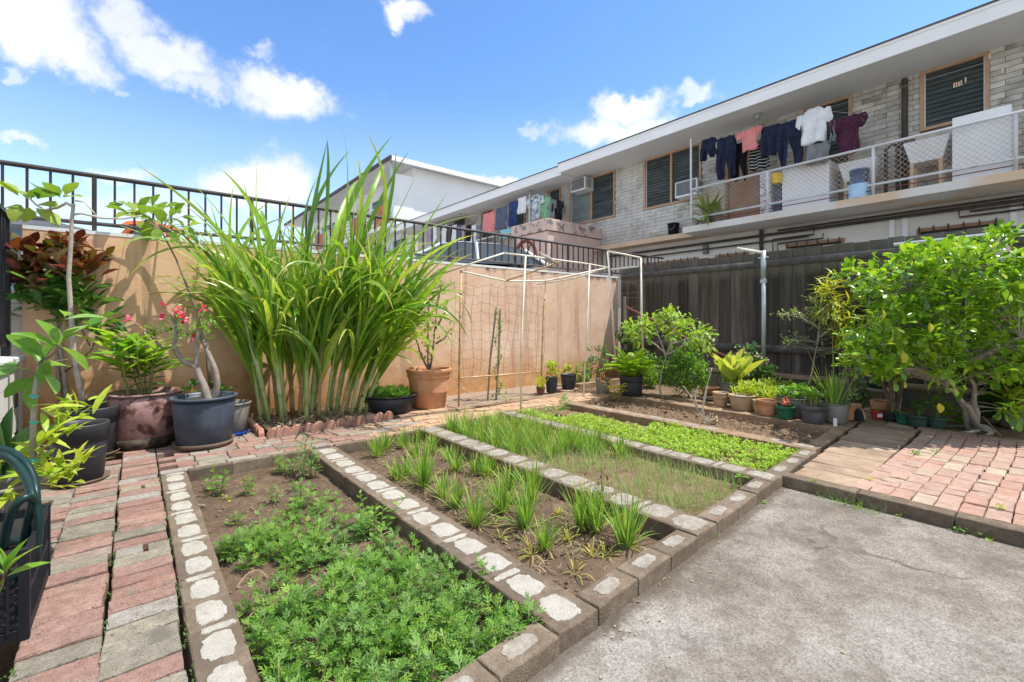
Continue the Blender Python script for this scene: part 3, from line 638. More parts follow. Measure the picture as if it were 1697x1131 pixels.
# ---- kerbs of hollow blocks with filled cells
def blockmesh(lx, ly, h, seed, m):
    r = np.random.default_rng(seed); mb = MB(); nx, ny = max(2, int(lx / .05)), max(2, int(ly / .05))
    hx, hy = lx / 2 - .0005, ly / 2 - .0006
    ring = [(-hx + 2 * hx * i / nx, -hy) for i in range(nx)] + [(hx, -hy + 2 * hy * i / ny) for i in range(ny)] + [(hx - 2 * hx * i / nx, hy) for i in range(nx)] + [(-hx, hy - 2 * hy * i / ny) for i in range(ny)]
    k = len(ring); V = []
    for (z, ins, j) in ((-h, 0, .0), (-.008, 0, .0025), (-.002, .0025, .002), (0, .006, .002)):
        for (x, y) in ring:
            V.append((x * (1 - ins / hx) + r.uniform(-j, j) * .6, y * (1 - ins / hy) + r.uniform(-j, j) * .6, z + r.uniform(-j, j) * .4))
    F = [(a * k + i, a * k + (i + 1) % k, (a + 1) * k + (i + 1) % k, (a + 1) * k + i) for a in range(3) for i in range(k)] + [tuple(3 * k + i for i in range(k))]
    mb.add(V, F); return mb.mesh('kerb_block', m, (0, 0, 0), False)
def patchmesh(lx, ly, seed, m, name='mortar_infill'):
    r = np.random.default_rng(seed); mb = MB(); n = 34; V = []
    for (ins, z) in ((1.04, -.004), (1.0, .0022), (.9, .0034)):
        for i in range(n):
            q = 2 * math.pi * i / n; c, s_ = math.cos(q), math.sin(q); p = .58
            rr = 1 + .06 * math.sin(3 * q + seed) + .045 * math.sin(7 * q + seed * 2) + .03 * math.sin(13 * q + seed)
            V.append((math.copysign(abs(c) ** p, c) * lx / 2 * ins * rr, math.copysign(abs(s_) ** p, s_) * ly / 2 * ins * rr, z))
    rr = np.random.default_rng(seed + 5); V = np.array(V); V[:n, :2] += rr.uniform(-.003, .003, (n, 2)); V[n:2 * n, :2] += rr.uniform(-.003, .003, (n, 2))
    F = [(a * n + i, a * n + (i + 1) % n, (a + 1) * n + (i + 1) % n, (a + 1) * n + i) for a in range(2) for i in range(n)] + [tuple(2 * n + i for i in range(n))]
    mb.add(V, F); return mb.mesh(name, m, (0, 0, 0), False)
_bm = {}; _pm = {}
def kerb(ax, a0, a1, c, w, blk, m, pm, pw=.62, thin=True, skip=0.0, name='garden_kerb', zj=.003, h=.22, c1=None):
    """ax 'y': runs along Y at x=c; blocks of length blk; c1 is the other coordinate at a1"""
    L_ = a1 - a0; n = max(1, round(L_ / blk)); s_ = L_ / n; c1 = c if c1 is None else c1
    root = structroot(name, ((c, a0, 0) if ax == 'y' else (a0, c, 0)))
    rz0 = math.atan2(c1 - c, L_)
    for i in range(n):
        key = (round(s_, 2), w, m, i % 3)
        if key not in _bm: _bm[key] = blockmesh(w, s_, h, hash(key) % 999 + i, m)
        f = (i + .5) / n; cc = c + (c1 - c) * f; a = a0 + L_ * f
        x, y = (cc, a) if ax == 'y' else (a, cc)
        b = link('kerb_block', _bm[key], (x - root.location.x, y - root.location.y, random.uniform(-zj, zj)), root)
        b.rotation_euler.z = (-rz0 if ax == 'y' else rz0 + math.radians(-90)) + random.uniform(-.006, .006)
        if pm and random.random() >= skip:
            cells = ((-.255, .36), (.2, .345)) if s_ > .3 else ((-.0, .5),)
            for q, ln in cells:
                kk = (round(s_ * ln, 2), round(w * pw, 3), pm, random.randrange(6))
                if kk not in _pm: _pm[kk] = patchmesh(kk[1], kk[0], kk[3] * 7 + 1, pm)
                o = link('mortar_infill', _pm[kk], (random.uniform(-.004, .004), s_ * q, 0.0005), b); o.rotation_euler.z = random.uniform(-.05, .05)
            if thin and s_ > .3 and random.random() < .85:
                kk = (.035, round(w * pw * 1.1, 3), pm, random.randrange(4))
                if kk not in _pm: _pm[kk] = patchmesh(kk[1], kk[0], kk[3] * 5 + 2, pm)
                link('mortar_infill', _pm[kk], (random.uniform(-.01, .01), s_ * .46, 0.0), b)
    return root
kerb('y', 1.02, 3.80, .205, .145, .4, 'block', 'infill', .60, c1=.205)
kerb('y', FL(1.17), 3.80, 1.167, .20, .4, 'block', 'infill', .56)
kerb('y', FL(2.17), 3.88, 2.168, .20, .4, 'block', 'infill_grey', .8)
kerb('y', FL(3.2), 4.02, 3.205, .17, .4, 'block', 'infill_grey', .74, skip=.1)
kerb('y', 1.245, 4.06, 4.235, .175, .4, 'block_tan', 'infill_grey', .5, thin=False, skip=.6)
kerb('y', 1.28, 4.45, 5.25, .19, .4, 'block_tan', None)
W2 = .11
for a0, a1, pm, mm in ((.285, 1.06, 'infill_grey', 'block'), (1.272, 2.062, 'infill_grey', 'block'), (2.275, 3.113, 'infill_grey', 'block'), (3.298, 4.14, 'infill_grey', 'block'), (4.33, 5.15, None, 'block_tan'), (5.35, 6.9, None, 'block_tan')):
    kerb('x', a0, a1, FL(a0) + W2 / 2, W2, .26, mm, pm, .56, thin=False, name='garden_kerb', c1=FL(a1) + W2 / 2)
# thin edging at the far end of the beds
for a0, a1, mm in ((.285, 1.06, 'block'), (1.272, 2.062, 'block'), (2.275, 3.113, 'block'), (3.298, 4.14, 'block_tan')):
    kerb('x', a0, a1, 3.835 + .05 * (a0 > 2) + .13 * (a0 > 3), .055, .26, mm, None, name='bed_edging')
kerb('x', 4.14, 5.15, 4.42, .09, .4, 'block_tan', None, name='bed_edging')
# kerb between the cross path and the wall beds
kerb('x', .9, 2.86, 4.43, .05, .4, 'block', None, name='path_edging')
kerb('x', 2.9, 5.2, 4.50, .09, .4, 'block_tan', None, name='path_edging', c1=4.53)
kerb('y', 4.56, 5.5, 2.915, .05, .4, 'block', None, name='path_edging')

# ---- brick paving
def brickmesh(lx, ly, seed, m, h=.06):
    r = np.random.default_rng(seed); mb = MB(); hx, hy = lx / 2 - .0016, ly / 2 - .0016
    ring = [(-1, -1), (-.33, -1), (.33, -1), (1, -1), (1, 0), (1, 1), (.33, 1), (-.33, 1), (-1, 1), (-1, 0)]; k = 10; V = []
    for (z, ins) in ((-h, 0), (-.004, 0), (0, .003)):
        for (x, y) in ring: V.append((x * (hx - ins) + r.uniform(-.0018, .0018), y * (hy - ins) + r.uniform(-.0018, .0018), z + r.uniform(-.0012, .0012)))
    if r.random() < .3: c = r.choice([0, 3, 5, 8]); V[20 + c] = (V[20 + c][0] * .93, V[20 + c][1] * .85, -.006)
    F = [(a * k + i, a * k + (i + 1) % k, (a + 1) * k + (i + 1) % k, (a + 1) * k + i) for a in range(2) for i in range(k)] + [tuple(2 * k + i for i in range(k))]
    mb.add(V, F); return mb.mesh('brick', m, (0, 0, 0), False)
_br = {}
def brick(root, x, y, lx, ly, m, z=0.0, rz=0.0, rx=0.0, ry=0.0):
    key = (round(lx, 3), round(ly, 3), m, random.randrange(5))
    if key not in _br: _br[key] = brickmesh(lx, ly, len(_br) + 3, m)
    o = link('brick', _br[key], (x - root.location.x, y - root.location.y, z - root.location.z), root); o.rotation_euler = (rx, ry, rz); return o
U = random.uniform
bp = structroot('brick_path', (0, 1, 0))
for (x0, w, ya, yb) in ((-.069, .197, 1.05, 3.86), (-.272, .199, 1.05, 4.4), (-.475, .2, 2.9, 5.4), (-.69, .2, 3.3, 5.4)):
    y = ya; dx = 0
    while y < yb:
        dep = .0925 + U(-.003, .005); mm = 'brick_grey' if random.random() < (.48 if y < 1.9 else .26) else 'brick'
        dx = dx * .6 + U(-.012, .012); short = random.random() < .05
        if short: brick(bp, x0 + w * .27, y + dep / 2, w * .5, dep, mm, U(-.008, .004), U(-.03, .03)); brick(bp, x0 + w * .8, y + dep / 2, w * .42, dep, 'brick_grey', U(-.01, .004), U(-.03, .03))
        else: brick(bp, x0 + w / 2 + dx * .5 - .004, y + dep / 2, w, dep, mm, U(-.008, .006), U(-.022, .022), U(-.03, .03), U(-.02, .02))
        y += dep + U(.001, .004) + (.006 if random.random() < .12 else 0)
for (x0, x1) in ((-.07, .13), (.13, .335), (.335, .54), (.54, .745), (.745, .9)):
    y = 4.42 if x0 > .1 else 3.88
    while y < 5.35: brick(bp, (x0 + x1) / 2, y + .05, x1 - x0 - .005, .094, 'brick' if random.random() < .9 else 'brick_grey', U(-.007, .005), U(-.02, .02), U(-.02, .02)); y += .098
cp = structroot('cross_path', (.13, 3.86, 0))
for r_, y in enumerate((3.905, 4.0, 4.095, 4.19, 4.285, 4.375)):
    x = .135 + (r_ % 2) * .1
    while x < 5.1:
        ln = random.choice((.2, .2, .2, .12)) * U(.95, 1.05)
        if x > 4.05 and y < 4.0: break
        mm = ('brick_grey' if random.random() < .12 else 'brick') if x < 1.5 else ('brick_tan' if random.random() < min(1, (x - 1.2) / 1.2) else 'brick')
        if not (x < 4.1 and x > 2.2 and y < 3.97) or y > 3.97: brick(cp, x + ln / 2, y + (.05 if x > 3.2 else 0) * 0, ln, .092, mm, U(-.007, .004) - .004, U(-.02, .02), U(-.02, .02), U(-.012, .012))
        x += ln + U(.001, .005)
x = 2.2
while x < 2.9:          # bricks under the basin and the terracotta pot
    for y in (4.52, 4.617, 4.714, 4.81, 4.907, 5.0, 5.1): brick(cp, x + .1, y + .05, .198, .094, 'brick_tan' if random.random() < .6 else 'brick', U(-.006, .003), U(-.02, .02))
    x += .203
# right terrace
tp = structroot('brick_terrace', (3.4, .8, 0))
for c in range(24):
    y = .78 - c * .0985; x = 3.41 - (.0 if c % 2 else .1)
    while x < 5.72:
        ln = random.choice((.2, .2, .2, .1)); 
        if x + ln > 5.74: ln = 5.74 - x
        if ln < .04: break
        a = max(x, 3.40); cc = math.exp(-((x - 3.9) / .5) ** 2) * math.exp(-c * .5) * .03
        if x + ln - a > .04: brick(tp, (a + x + ln) / 2, y + .02 * math.sin(x * 2.2) - cc, x + ln - a, .0955, 'brick_pink', U(-.003, .003), U(-.012, .012), U(-.012, .012), U(-.01, .01))
        x += ln + .002
tk = structroot('terrace_kerb', (3.33, .0, 0))
y = 1.2; i = 0
while y > -6:
    ln = U(.36, .44); me = blockmesh(.1, ln - .006, .2, i + 60, 'block'); b = link('kerb_block', me, (.022, y - ln / 2, .002), tk); b.rotation_euler.z = U(-.008, .008); y -= ln; i += 1
bd = structroot('boardwalk', (3.4, 1.0, 0)); x = 3.39; i = 0
while x < 5.78:
    w = (.26 if i == 0 else U(.15, .22)); a, b = .80 + (x - 3.4) * .025 + (.02 if i == 0 else 0), FL(x) - .03
    mb = MB(); sk = U(-.02, .02); n = 7
    P = []; 
    for zz in (-.04, -.004, 0):
        ins = 0 if zz < 0 else .004
        P += [(x + ins + U(-.002, .002), a + ins, zz), (x + w - .006 - ins, a + ins, zz), (x + w - .006 - ins + sk, b - ins, zz), (x + ins + sk, b - ins, zz)]
    mb.add(P, [(k * 4 + j, k * 4 + (j + 1) % 4, k * 4 + 4 + (j + 1) % 4, k * 4 + 4 + j) for k in (0, 1) for j in range(4)] + [(8, 9, 10, 11)])
    o = part('board', mb, 'board', bd); o.location.z = U(-.006, .002); o.rotation_euler = (U(-.008, .008), U(-.006, .006), 0)
    x += w; i += 1
for a, b in ((.47, .87), (.08, .465)):
    mb = MB(); mb.bx((5.74, a, -.1), (5.83, b, .01), .006); struct('terrace_edging', mb, 'block_tan')
for x0, x1, y0, y1 in ((5.78, 6.0, .9, 1.12), (5.78, 6.0, 1.13, 1.36), (6.02, 6.3, 1.0, 1.36)):
    mb = MB(); mb.bx((x0, y0, -.05), (x1, y1, -.003), .004); struct('paver', mb, 'board')
mb = MB(); mb.bx((5.83, -6, -.1), (5.9, .05, .0), .005); struct('terrace_edging', mb, 'block_tan')

# ---- orange rendered wall
def m_wall():
    m, t = newmat('orange_render')
    co = t.n('ShaderNodeNewGeometry').outputs['Position']; sp = t.n('ShaderNodeSeparateXYZ', {0: co}).outputs
    # weathered paint: pink-beige towards the right end, ochre at the damp foot
    a = t.ramp(t.noise(co, 1.6, 7, .65), [(.3, (.62, .37, .215)), (.5, (.70, .44, .275)), (.7, (.76, .51, .345))])
    b = t.ramp(t.noise(co, 1.9, 7, .65), [(.3, (.62, .41, .29)), (.5, (.71, .50, .37)), (.7, (.77, .60, .48))])
    base = t.mix(t.mr(t.math('ADD', sp[0], t.math('MULTIPLY', t.noise(co, 1, 4), 1.4)), 2.2, 5.2), a, b)
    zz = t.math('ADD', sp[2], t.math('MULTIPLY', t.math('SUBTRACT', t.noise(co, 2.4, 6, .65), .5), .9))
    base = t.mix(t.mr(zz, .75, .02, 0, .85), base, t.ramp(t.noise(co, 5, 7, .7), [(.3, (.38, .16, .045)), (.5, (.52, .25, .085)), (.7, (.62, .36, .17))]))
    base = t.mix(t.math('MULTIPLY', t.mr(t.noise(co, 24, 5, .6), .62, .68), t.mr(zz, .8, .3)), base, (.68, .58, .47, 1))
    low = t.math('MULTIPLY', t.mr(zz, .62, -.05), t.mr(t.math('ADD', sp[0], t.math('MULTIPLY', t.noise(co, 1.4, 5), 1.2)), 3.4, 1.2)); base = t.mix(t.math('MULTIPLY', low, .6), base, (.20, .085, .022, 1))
    # streaks running down from the cap
    st = t.noise(t.vm('MULTIPLY', co, (2.6, 1, .16)), 3, 5, .6)
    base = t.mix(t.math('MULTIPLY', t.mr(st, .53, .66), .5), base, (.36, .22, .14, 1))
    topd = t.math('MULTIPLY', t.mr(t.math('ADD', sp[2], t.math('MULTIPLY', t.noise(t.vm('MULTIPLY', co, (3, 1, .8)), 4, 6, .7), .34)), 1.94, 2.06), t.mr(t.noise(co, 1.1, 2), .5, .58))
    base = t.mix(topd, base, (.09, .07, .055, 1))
    v = t.n('ShaderNodeTexVoronoi', {'Vector': t.vm('ADD', co, t.vm('MULTIPLY', t.n('ShaderNodeTexNoise', {'Vector': co, 'Scale': 4.0, 'Detail': 6.0}).outputs['Color'], (.4, .4, .4))), 'Scale': .9}, feature='DISTANCE_TO_EDGE').outputs[0]
    base = t.mix(t.math('MULTIPLY', t.mr(v, .006, .002), .28), base, (.22, .13, .08, 1))
    p = t.n('ShaderNodeBsdfPrincipled', {'Base Color': base, 'Roughness': .9, 'Specular IOR Level': .2})
    bb = t.n('ShaderNodeBump', {'Strength': .3, 'Distance': .008, 'Height': t.math('ADD', t.noise(co, 30, 6, .75), t.noise(t.vm('MULTIPLY', co, (1, 1, 2.5)), 5, 4, .6))}); t.t.links.new(bb.outputs[0], p.inputs['Normal'])
    finish(t, p.outputs[0]); return m
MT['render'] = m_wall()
wt = thing('garden_wall', 'long orange rendered wall with stained foot behind the garden beds', 'wall', (3.4, 5.7, -.3))
def ztop(X): return 1.80 + .0103 * (X + .7)
V = []; F = []
xs = np.linspace(-.72, 7.44, 22)
for i, X in enumerate(xs): V += [(X, WY(X), -.3), (X, WY(X), ztop(X)), (X, WY(X) + .2, ztop(X)), (X, WY(X) + .2, -.3)]
for i in range(len(xs) - 1):
    for j in range(4): F.append((4 * i + j, 4 * i + 4 + j, 4 * i + 4 + (j + 1) % 4, 4 * i + (j + 1) % 4))
F += [(0, 1, 2, 3), tuple(4 * (len(xs) - 1) + j for j in (3, 2, 1, 0))]
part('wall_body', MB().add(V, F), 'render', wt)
V = []; F = []
for i, X in enumerate(xs): V += [(X, WY(X) - .004, ztop(X) - .002), (X, WY(X) - .004, ztop(X) + .03), (X, WY(X) + .32, ztop(X) + .03), (X, WY(X) + .32, ztop(X) - .002)]
for i in range(len(xs) - 1):
    for j in range(4): F.append((4 * i + j, 4 * i + 4 + j, 4 * i + 4 + (j + 1) % 4, 4 * i + (j + 1) % 4))
F += [(0, 1, 2, 3)]
part('coping', MB().add(V, F), 'soffit', wt)
# railing on the wall
rl = thing('railing', 'dark brown metal railing with thin uprights along the top of the orange wall', 'railing', (3, 5.95, 1.84))
ry = lambda X: WY(X) + .12
for zo, th in ((.555, .035), (.115, .03)):
    mb = MB()
    a, b = (-.95, 9.3); za, zb = (ztop(a) + zo, ztop(b) + zo); mb.tube([(a, ry(a), za), (b, ry(b), zb)], th * .62, 4)
    part('rail', mb, 'rail', rl)
x = -.85; i = 0
while x < 9.2:
    w = .034 if i % 9 == 4 else .018; mb = MB(); mb.bx((x - w / 2, ry(x) - w / 2, ztop(x) + (.03 if w > .02 else .1)), (x + w / 2, ry(x) + w / 2, ztop(x) + .55))
    part('post' if w > .02 else 'baluster', mb, 'rail', rl); x += .142; i += 1
# cream block wall and black rail at the left edge
bw = thing('block_wall', 'low cream block wall with black railing at the left edge', 'wall', (-.75, 4.5, 0))
zt = .74
V = 0
for r_ in range(5):
    z0 = zt - .04 - .19 * (r_ + 1); y = 5.52
    y -= .2 if r_ % 2 else 0
    while y > 1.4:
        y0 = y - .395; mb = MB(); mb.bx((-.93 + U(-.002, .002), y0, max(z0, -.1)), (-.735 + U(-.003, .003), y0 + .388, z0 + .184)); part('block', mb, 'offwhite', bw); y = y0
mb = MB(); mb.bx((-.92, 1.3, -.1), (-.742, 5.54, zt - .03)); part('mortar', mb, 'mortar', bw)
mb = MB(); mb.bx((-.95, 1.2, zt - .04), (-.70, 5.545, zt), .01); part('wall_cap', mb, 'soffit', bw)
sr = thing('railing', 'black picket railing standing on the cream block wall at the left edge', 'railing', (-.8, 4.5, zt))
mb = MB(); mb.bx((-.84, .8, 1.86), (-.76, 5.5, 1.89)); part('rail', mb, 'railblk', sr)
mb = MB(); mb.bx((-.815, .8, .82), (-.785, 5.5, .85)); part('rail', mb, 'railblk', sr)
y = 5.46; i = 0
while y > 3.0:
    mb = MB(); w = .02 if i else .05; mb.bx((-.8 - w / 2, y - w / 2, .74 if not i else .83), (-.8 + w / 2, y + w / 2, 1.87)); part('baluster' if i else 'post', mb, 'railblk', sr); y -= .105; i += 1

# ---- weathered wood fence
ff = thing('wood_fence', 'tall weathered dark board fence behind the potted plants', 'fence', (7.5, 0, .2))
def m_fence(): 
    m, t = newmat('fence_board')
    co = t.n('ShaderNodeTexCoord').outputs['Object']; rnd = t.n('ShaderNodeObjectInfo').outputs['Random']; w = t.math('MULTIPLY', rnd, 40.0)
    sp = t.n('ShaderNodeSeparateXYZ', {0: co}).outputs
    g = t.noise(t.vm('MULTIPLY', co, (5, 5, .3)), 3.4, 8, .66, w)
    col = t.ramp(g, [(.28, (.048, .042, .040)), (.5, (.10, .092, .088)), (.66, (.165, .155, .15)), (.82, (.27, .258, .25))])
    col = t.mix(1.0, col, t.ramp(rnd, [(0, G(.5)), (.5, G(.95)), (.8, (1.3, 1.25, 1.22)), (1, (1.8, 1.62, 1.5))]), 'MULTIPLY')
    edge = t.mr(t.math('ADD', sp[2], t.math('MULTIPLY', t.noise(co, 5, 5, .7, w), .35)), .66, .86)
    col = t.mix(t.math('MULTIPLY', edge, .75), col, (.21, .205, .195, 1))
    kn = t.mr(t.n('ShaderNodeTexVoronoi', {'Vector': t.vm('MULTIPLY', co, (1, 1, .6)), 'Scale': 2.6, 'W': w}, voronoi_dimensions='4D').outputs['Distance'], .06, .035)
    col = t.mix(t.math('MULTIPLY', kn, .85), col, (.012, .009, .008, 1))
    red = t.mr(t.noise(co, 2.3, 4, .6, w), .56, .7); col = t.mix(t.math('MULTIPLY', red, .25), col, (.085, .05, .038, 1))
    p = t.n('ShaderNodeBsdfPrincipled', {'Base Color': col, 'Roughness': .85, 'Specular IOR Level': .3})
    b = t.n('ShaderNodeBump', {'Strength': .6, 'Distance': .008, 'Height': g}); t.t.links.new(b.outputs[0], p.inputs['Normal'])
    finish(t, p.outputs[0]); return m
MT['fboard'] = m_fence()
y = 5.62; ft = 2.1
while y > -4.5:
    w = U(.165, .2); mb = MB(); zt2 = ft + U(-.012, .006); zc = 1.0; hh = (zt2 - .22)
    n = 1; x = 7.50 + U(-.004, .006)
    V = [(x, y - w + .004, -hh / 2), (x, y - .002, -hh / 2), (x + .02, y - .002, -hh / 2), (x + .02, y - w + .004, -hh / 2)]
    V += [(a, b, hh / 2 + (U(-.01, 0))) for a, b, _ in V]
    mb.add(V, [(0, 1, 5, 4)[::-1], (1, 2, 6, 5)[::-1], (2, 3, 7, 6)[::-1], (3, 0, 4, 7)[::-1], (4, 5, 6, 7)])
    me = mb.mesh('fence_board', 'fboard', (7.5, y, 0)); link('fence_board', me, (0, y, (zt2 + .22) / 2 - .2), ff)
    y -= w
for z0, z1, x0 in ((1.86, 1.96, 7.46), (.55, .66, 7.455)):
    y = 5.6
    while y > -4.5:
        y1 = y - U(2.2, 2.6); mb = MB(); mb.bx((x0, y1 + .004, z0 - .0), (7.499, y, z1), .003); me = mb.mesh('fence_rail', 'frail', (7.5, y, z0)); link('fence_rail', me, (0, y, z0 - .2), ff); y = y1
# a dark second fence closes the gap seen below the top, plus a grey pipe along the top rail
mb = MB(); mb.tube([(7.43, 1.35, 1.99), (7.43, -.6, 2.0)], .025, 8); solo('pipe', mb, 'galv', 'grey pipe lying along the top rail of the wood fence above the big bush', 'pipe', (7.43, 1.35, 1.99))
ldg = MB(); ldg.bx((7.22, -4.5, -.2), (7.49, 5.5, .20)); solo('retaining_ledge', ldg, 'mortar', 'dark low concrete ledge at the foot of the wood fence', 'retaining wall', (7.35, 0, -.2))
ldc = MB(); ldc.bx((7.19, -4.5, .203), (7.49, 3.9, .245), .006); solo('ledge_beam', ldc, 'board', 'pale timber laid along the ledge below the wood fence', 'beam', (7.35, 0, .203))
# ------------------------------------------------------------------ brick apartment building
BX = 11.5; EX = 10.3; SZ = 3.36
ap = thing('apartment_building', 'long two storey building of grey bricks with white eave, balcony and tan window frames', 'building', (BX, 8, 0))
def Yat(x, X=BX): return onX(x, 300, X).y
def P_(name, mb, m, **k): return part(name, mb, m, ap, **k)
def bxp(name, lo, hi, m, parent=None, ch=0.0):
    mb = MB(); mb.bx(lo, hi, ch); return part(name, mb, m, parent or ap)
YR, YL = -4.0, 21.6
wins = []   # y0,y1,z0,z1,panes,glass,curtain
def win(xl, xr, z0, z1, panes, gm='glass', back='dark'): wins.append((Yat(xr), Yat(xl), z0, z1, panes, gm, back))
win(1525, 1640, 4.62, 5.74, 1); win(1331, 1413, 4.3, 5.74, 1); win(1068, 1163, 4.27, 5.74, 2, 'glass', 'curtain')
win(945, 1020, 4.27, 5.74, 2, 'glasslt', 'dark'); win(909, 930, 4.4, 5.72, 1); win(846, 871, 4.3, 5.72, 1); win(798, 818, 4.3, 5.72, 1); win(752, 773, 4.3, 5.72, 1)
doors = [(Yat(1262), Yat(1203), 3.36, 5.3)]
holes = [(w[0], w[1], w[2], w[3]) for w in wins] + doors
bricks = []
c = 0; z = SZ
while z < 5.80:
    y = YR + (.2 if c % 2 else 0)
    while y < YL:
        segs = [(y, min(y + .4, YL))]
        for (a, b, z0, z1) in holes:
            if z + .1 > z0 + .03 and z < z1 - .03:
                ns = []
                for (s0, s1) in segs:
                    if s1 <= a or s0 >= b: ns.append((s0, s1))
                    else:
                        if s0 < a: ns.append((s0, a))
                        if s1 > b: ns.append((b, s1))
                segs = ns
        for s0, s1 in segs:
            if s1 - s0 > .04: bricks.append((s0 + .005, s1 - .005, z + .005, min(z + .097, 5.815)))
        y += .4
    z += .1; c += 1
vis = [b for b in bricks if -1 < b[0] < 9]
vis.sort(key=lambda b: b[0]); sel = set(vis[:300])
_wb = {}
rest = MB()
for b in bricks:
    x0 = BX - .012 - U(0, .006)
    if b in sel:
        key = (round(b[1] - b[0], 2), random.randrange(2))
        if key not in _wb: mb = MB(); mb.bx((-.006, -key[0] / 2, -.046), (.02, key[0] / 2, .046), .003); _wb[key] = mb.mesh('brick', 'wallbrick', (0, 0, 0), False)
        link('brick', _wb[key], (x0 - BX, (b[0] + b[1]) / 2 - 8, (b[2] + b[3]) / 2), ap)
    else: rest.bx((x0, b[0], b[2]), (x0 + .02, b[1], b[3]))
P_('brickwork', rest, 'wallbrickv', kind='stuff')
def wallrects(X0, X1, y0, y1, z0, z1, holes, m, name):
    mb = MB(); ys = sorted({y0, y1} | {v for h in holes for v in h[:2] if y0 < v < y1})
    for a, b in zip(ys, ys[1:]):
        zs = [(z0, z1)]
        for h in holes:
            if h[0] <= a + 1e-6 and h[1] >= b - 1e-6:
                zs = [q for (p0, p1) in zs for q in ((p0, min(p1, h[2])), (max(p0, h[3]), p1)) if q[1] - q[0] > .001]
        for (p0, p1) in zs: mb.bx((X0, a, p0), (X1, b, p1))
    return P_(name, mb, m)
wallrects(BX, BX + .2, YR, YL, SZ, 5.82, holes, 'mortar', 'upper_wall')
for (y0, y1, z0, z1, panes, gm_, bk) in wins:
    w = bxp('window', (BX + .28, y0 - .1, z0 - .1), (BX + .3, y1 + .1, z1 + .1), bk)
    fw = .055
    fr = MB()
    for lo, hi in (((BX - .04, y0, z0), (BX + .08, y1, z0 + fw)), ((BX - .04, y0, z1 - fw), (BX + .08, y1, z1)), ((BX - .045, y0, z0 + fw), (BX + .08, y0 + fw, z1 - fw)), ((BX - .045, y1 - fw, z0 + fw), (BX + .08, y1, z1 - fw))): fr.bx(lo, hi, .004)
    part('frame', fr, 'cream' if panes == 9 else 'brown2', w)
    seg = (y1 - y0 - fw * 2) / panes
    for k in range(panes):
        a = y0 + fw + seg * k; b = a + seg
        if k: part('mullion', MB().bx((BX - .04, a - .025, z0 + fw), (BX + .08, a + .025, z1 - fw)), 'brown2', w); a += .025
        for q0 in (a, b - .02): part('channel', MB().bx((BX + .0, q0, z0 + fw), (BX + .03, q0 + .02, z1 - fw)), 'acwhite', w)
        zz = z0 + fw
        while zz < z1 - fw - .03:
            mb = MB(); h = .085; mb.add([(BX + .005, a + .02, zz), (BX + .005, b - .02, zz), (BX + .035, b - .02, zz + h + .012), (BX + .035, a + .02, zz + h + .012), (BX + .0, a + .02, zz + .003), (BX + .0, b - .02, zz + .003), (BX + .03, b - .02, zz + h + .015), (BX + .03, a + .02, zz + h + .015)], [(0, 1, 2, 3)[::-1], (4, 5, 6, 7), (0, 4, 5, 1), (2, 6, 7, 3)])
            part('louvre', mb, gm_ if not (panes == 2 and k == 0 and gm_ == 'glasslt') else 'glass', w); zz += h
# door on the balcony
d0 = doors[0]; dr = bxp('door', (BX + .02, d0[0] + .06, SZ), (BX + .06, d0[1] - .06, 5.24), 'door')
part('frame', MB().bx((BX - .03, d0[0], SZ), (BX + .06, d0[0] + .06, 5.3)).bx((BX - .03, d0[1] - .06, SZ), (BX + .06, d0[1], 5.3)).bx((BX - .03, d0[0] + .06, 5.24), (BX + .06, d0[1] - .06, 5.3)), 'brown', dr)
part('handle', MB().lathe([(.0, 0), (.03, .01), (.03, .04), (0, .05)], (BX - .02, d0[1] - .14, 4.3), 8), 'galv', dr)
# ground floor
lw = []
def lwin(xl, xr, zt_): lw.append((Yat(xr), Yat(xl), 1.9, zt_))
lwin(1519, 1662, 2.78); lwin(1302, 1399, 2.78); lwin(1185, 1240, 2.72); lwin(1062, 1157, 2.72)
wallrects(BX + .03, BX + .2, YR, YL, 0.0, SZ - .14, lw, 'offwhite', 'lower_wall')
for (y0, y1, z0, z1) in lw:
    w = bxp('window', (BX + .15, y0 - .02, z0 - .02), (BX + .17, y1 + .02, z1 + .02), 'glass')
    part('frame', MB().bx((BX - .01, y0, z1 - .06), (BX + .1, y1, z1)).bx((BX - .01, y0, z0), (BX + .1, y0 + .05, z1 - .06)).bx((BX - .01, y1 - .05, z0), (BX + .1, y1, z1 - .06)), 'brown', w)
    y = y0 + .08
    while y < y1: part('window_bar', MB().tube([(BX - .04, y, z0), (BX - .04, y, z1 + .03)], .012, 4), 'pipe', w); y += .2
bxp('interior', (BX + .6, YR, 0), (BX + .7, YL, 5.8), 'dark')
# slabs, belt, eave, roof
yb = onX(1131, 380, 10.5).y
sl = bxp('balcony_slab', (10.5, YR, 3.21), (BX + .02, yb, SZ), 'slab', ch=.006)
yb2 = 10.97
bxp('balcony_slab', (10.5, yb2 - .8, 3.21), (BX + .02, 21.0, SZ), 'slab', ch=.006)
bxp('belt_course', (11.07, yb + .002, 3.215), (BX + .02, yb2 - .803, 3.345), 'cream', ch=.004)
ysp = onX(925, 272, EX).y
def eave(y0, y1, ex, zt_, zb_):
    bxp('soffit', (ex + .04, y0, zb_ + .03), (BX + .3, y1, zb_ + .06), 'soffit')
    bxp('fascia', (ex, y0, zb_), (ex + .035, y1, zt_), 'white', ch=.004)
    bxp('roof_edge', (ex - .03, y0, zt_ + .001), (ex + 2.5, y1, zt_ + .03), 'roofing')
    bxp('drip_edge', (ex - .015, y0, zt_ - .05), (ex - .001, y1, zt_ - .002), 'white')
eave(YR - 1, ysp, EX, 5.98, 5.71); eave(ysp + .002, YL + .9, EX + .14, 5.97, 5.68)
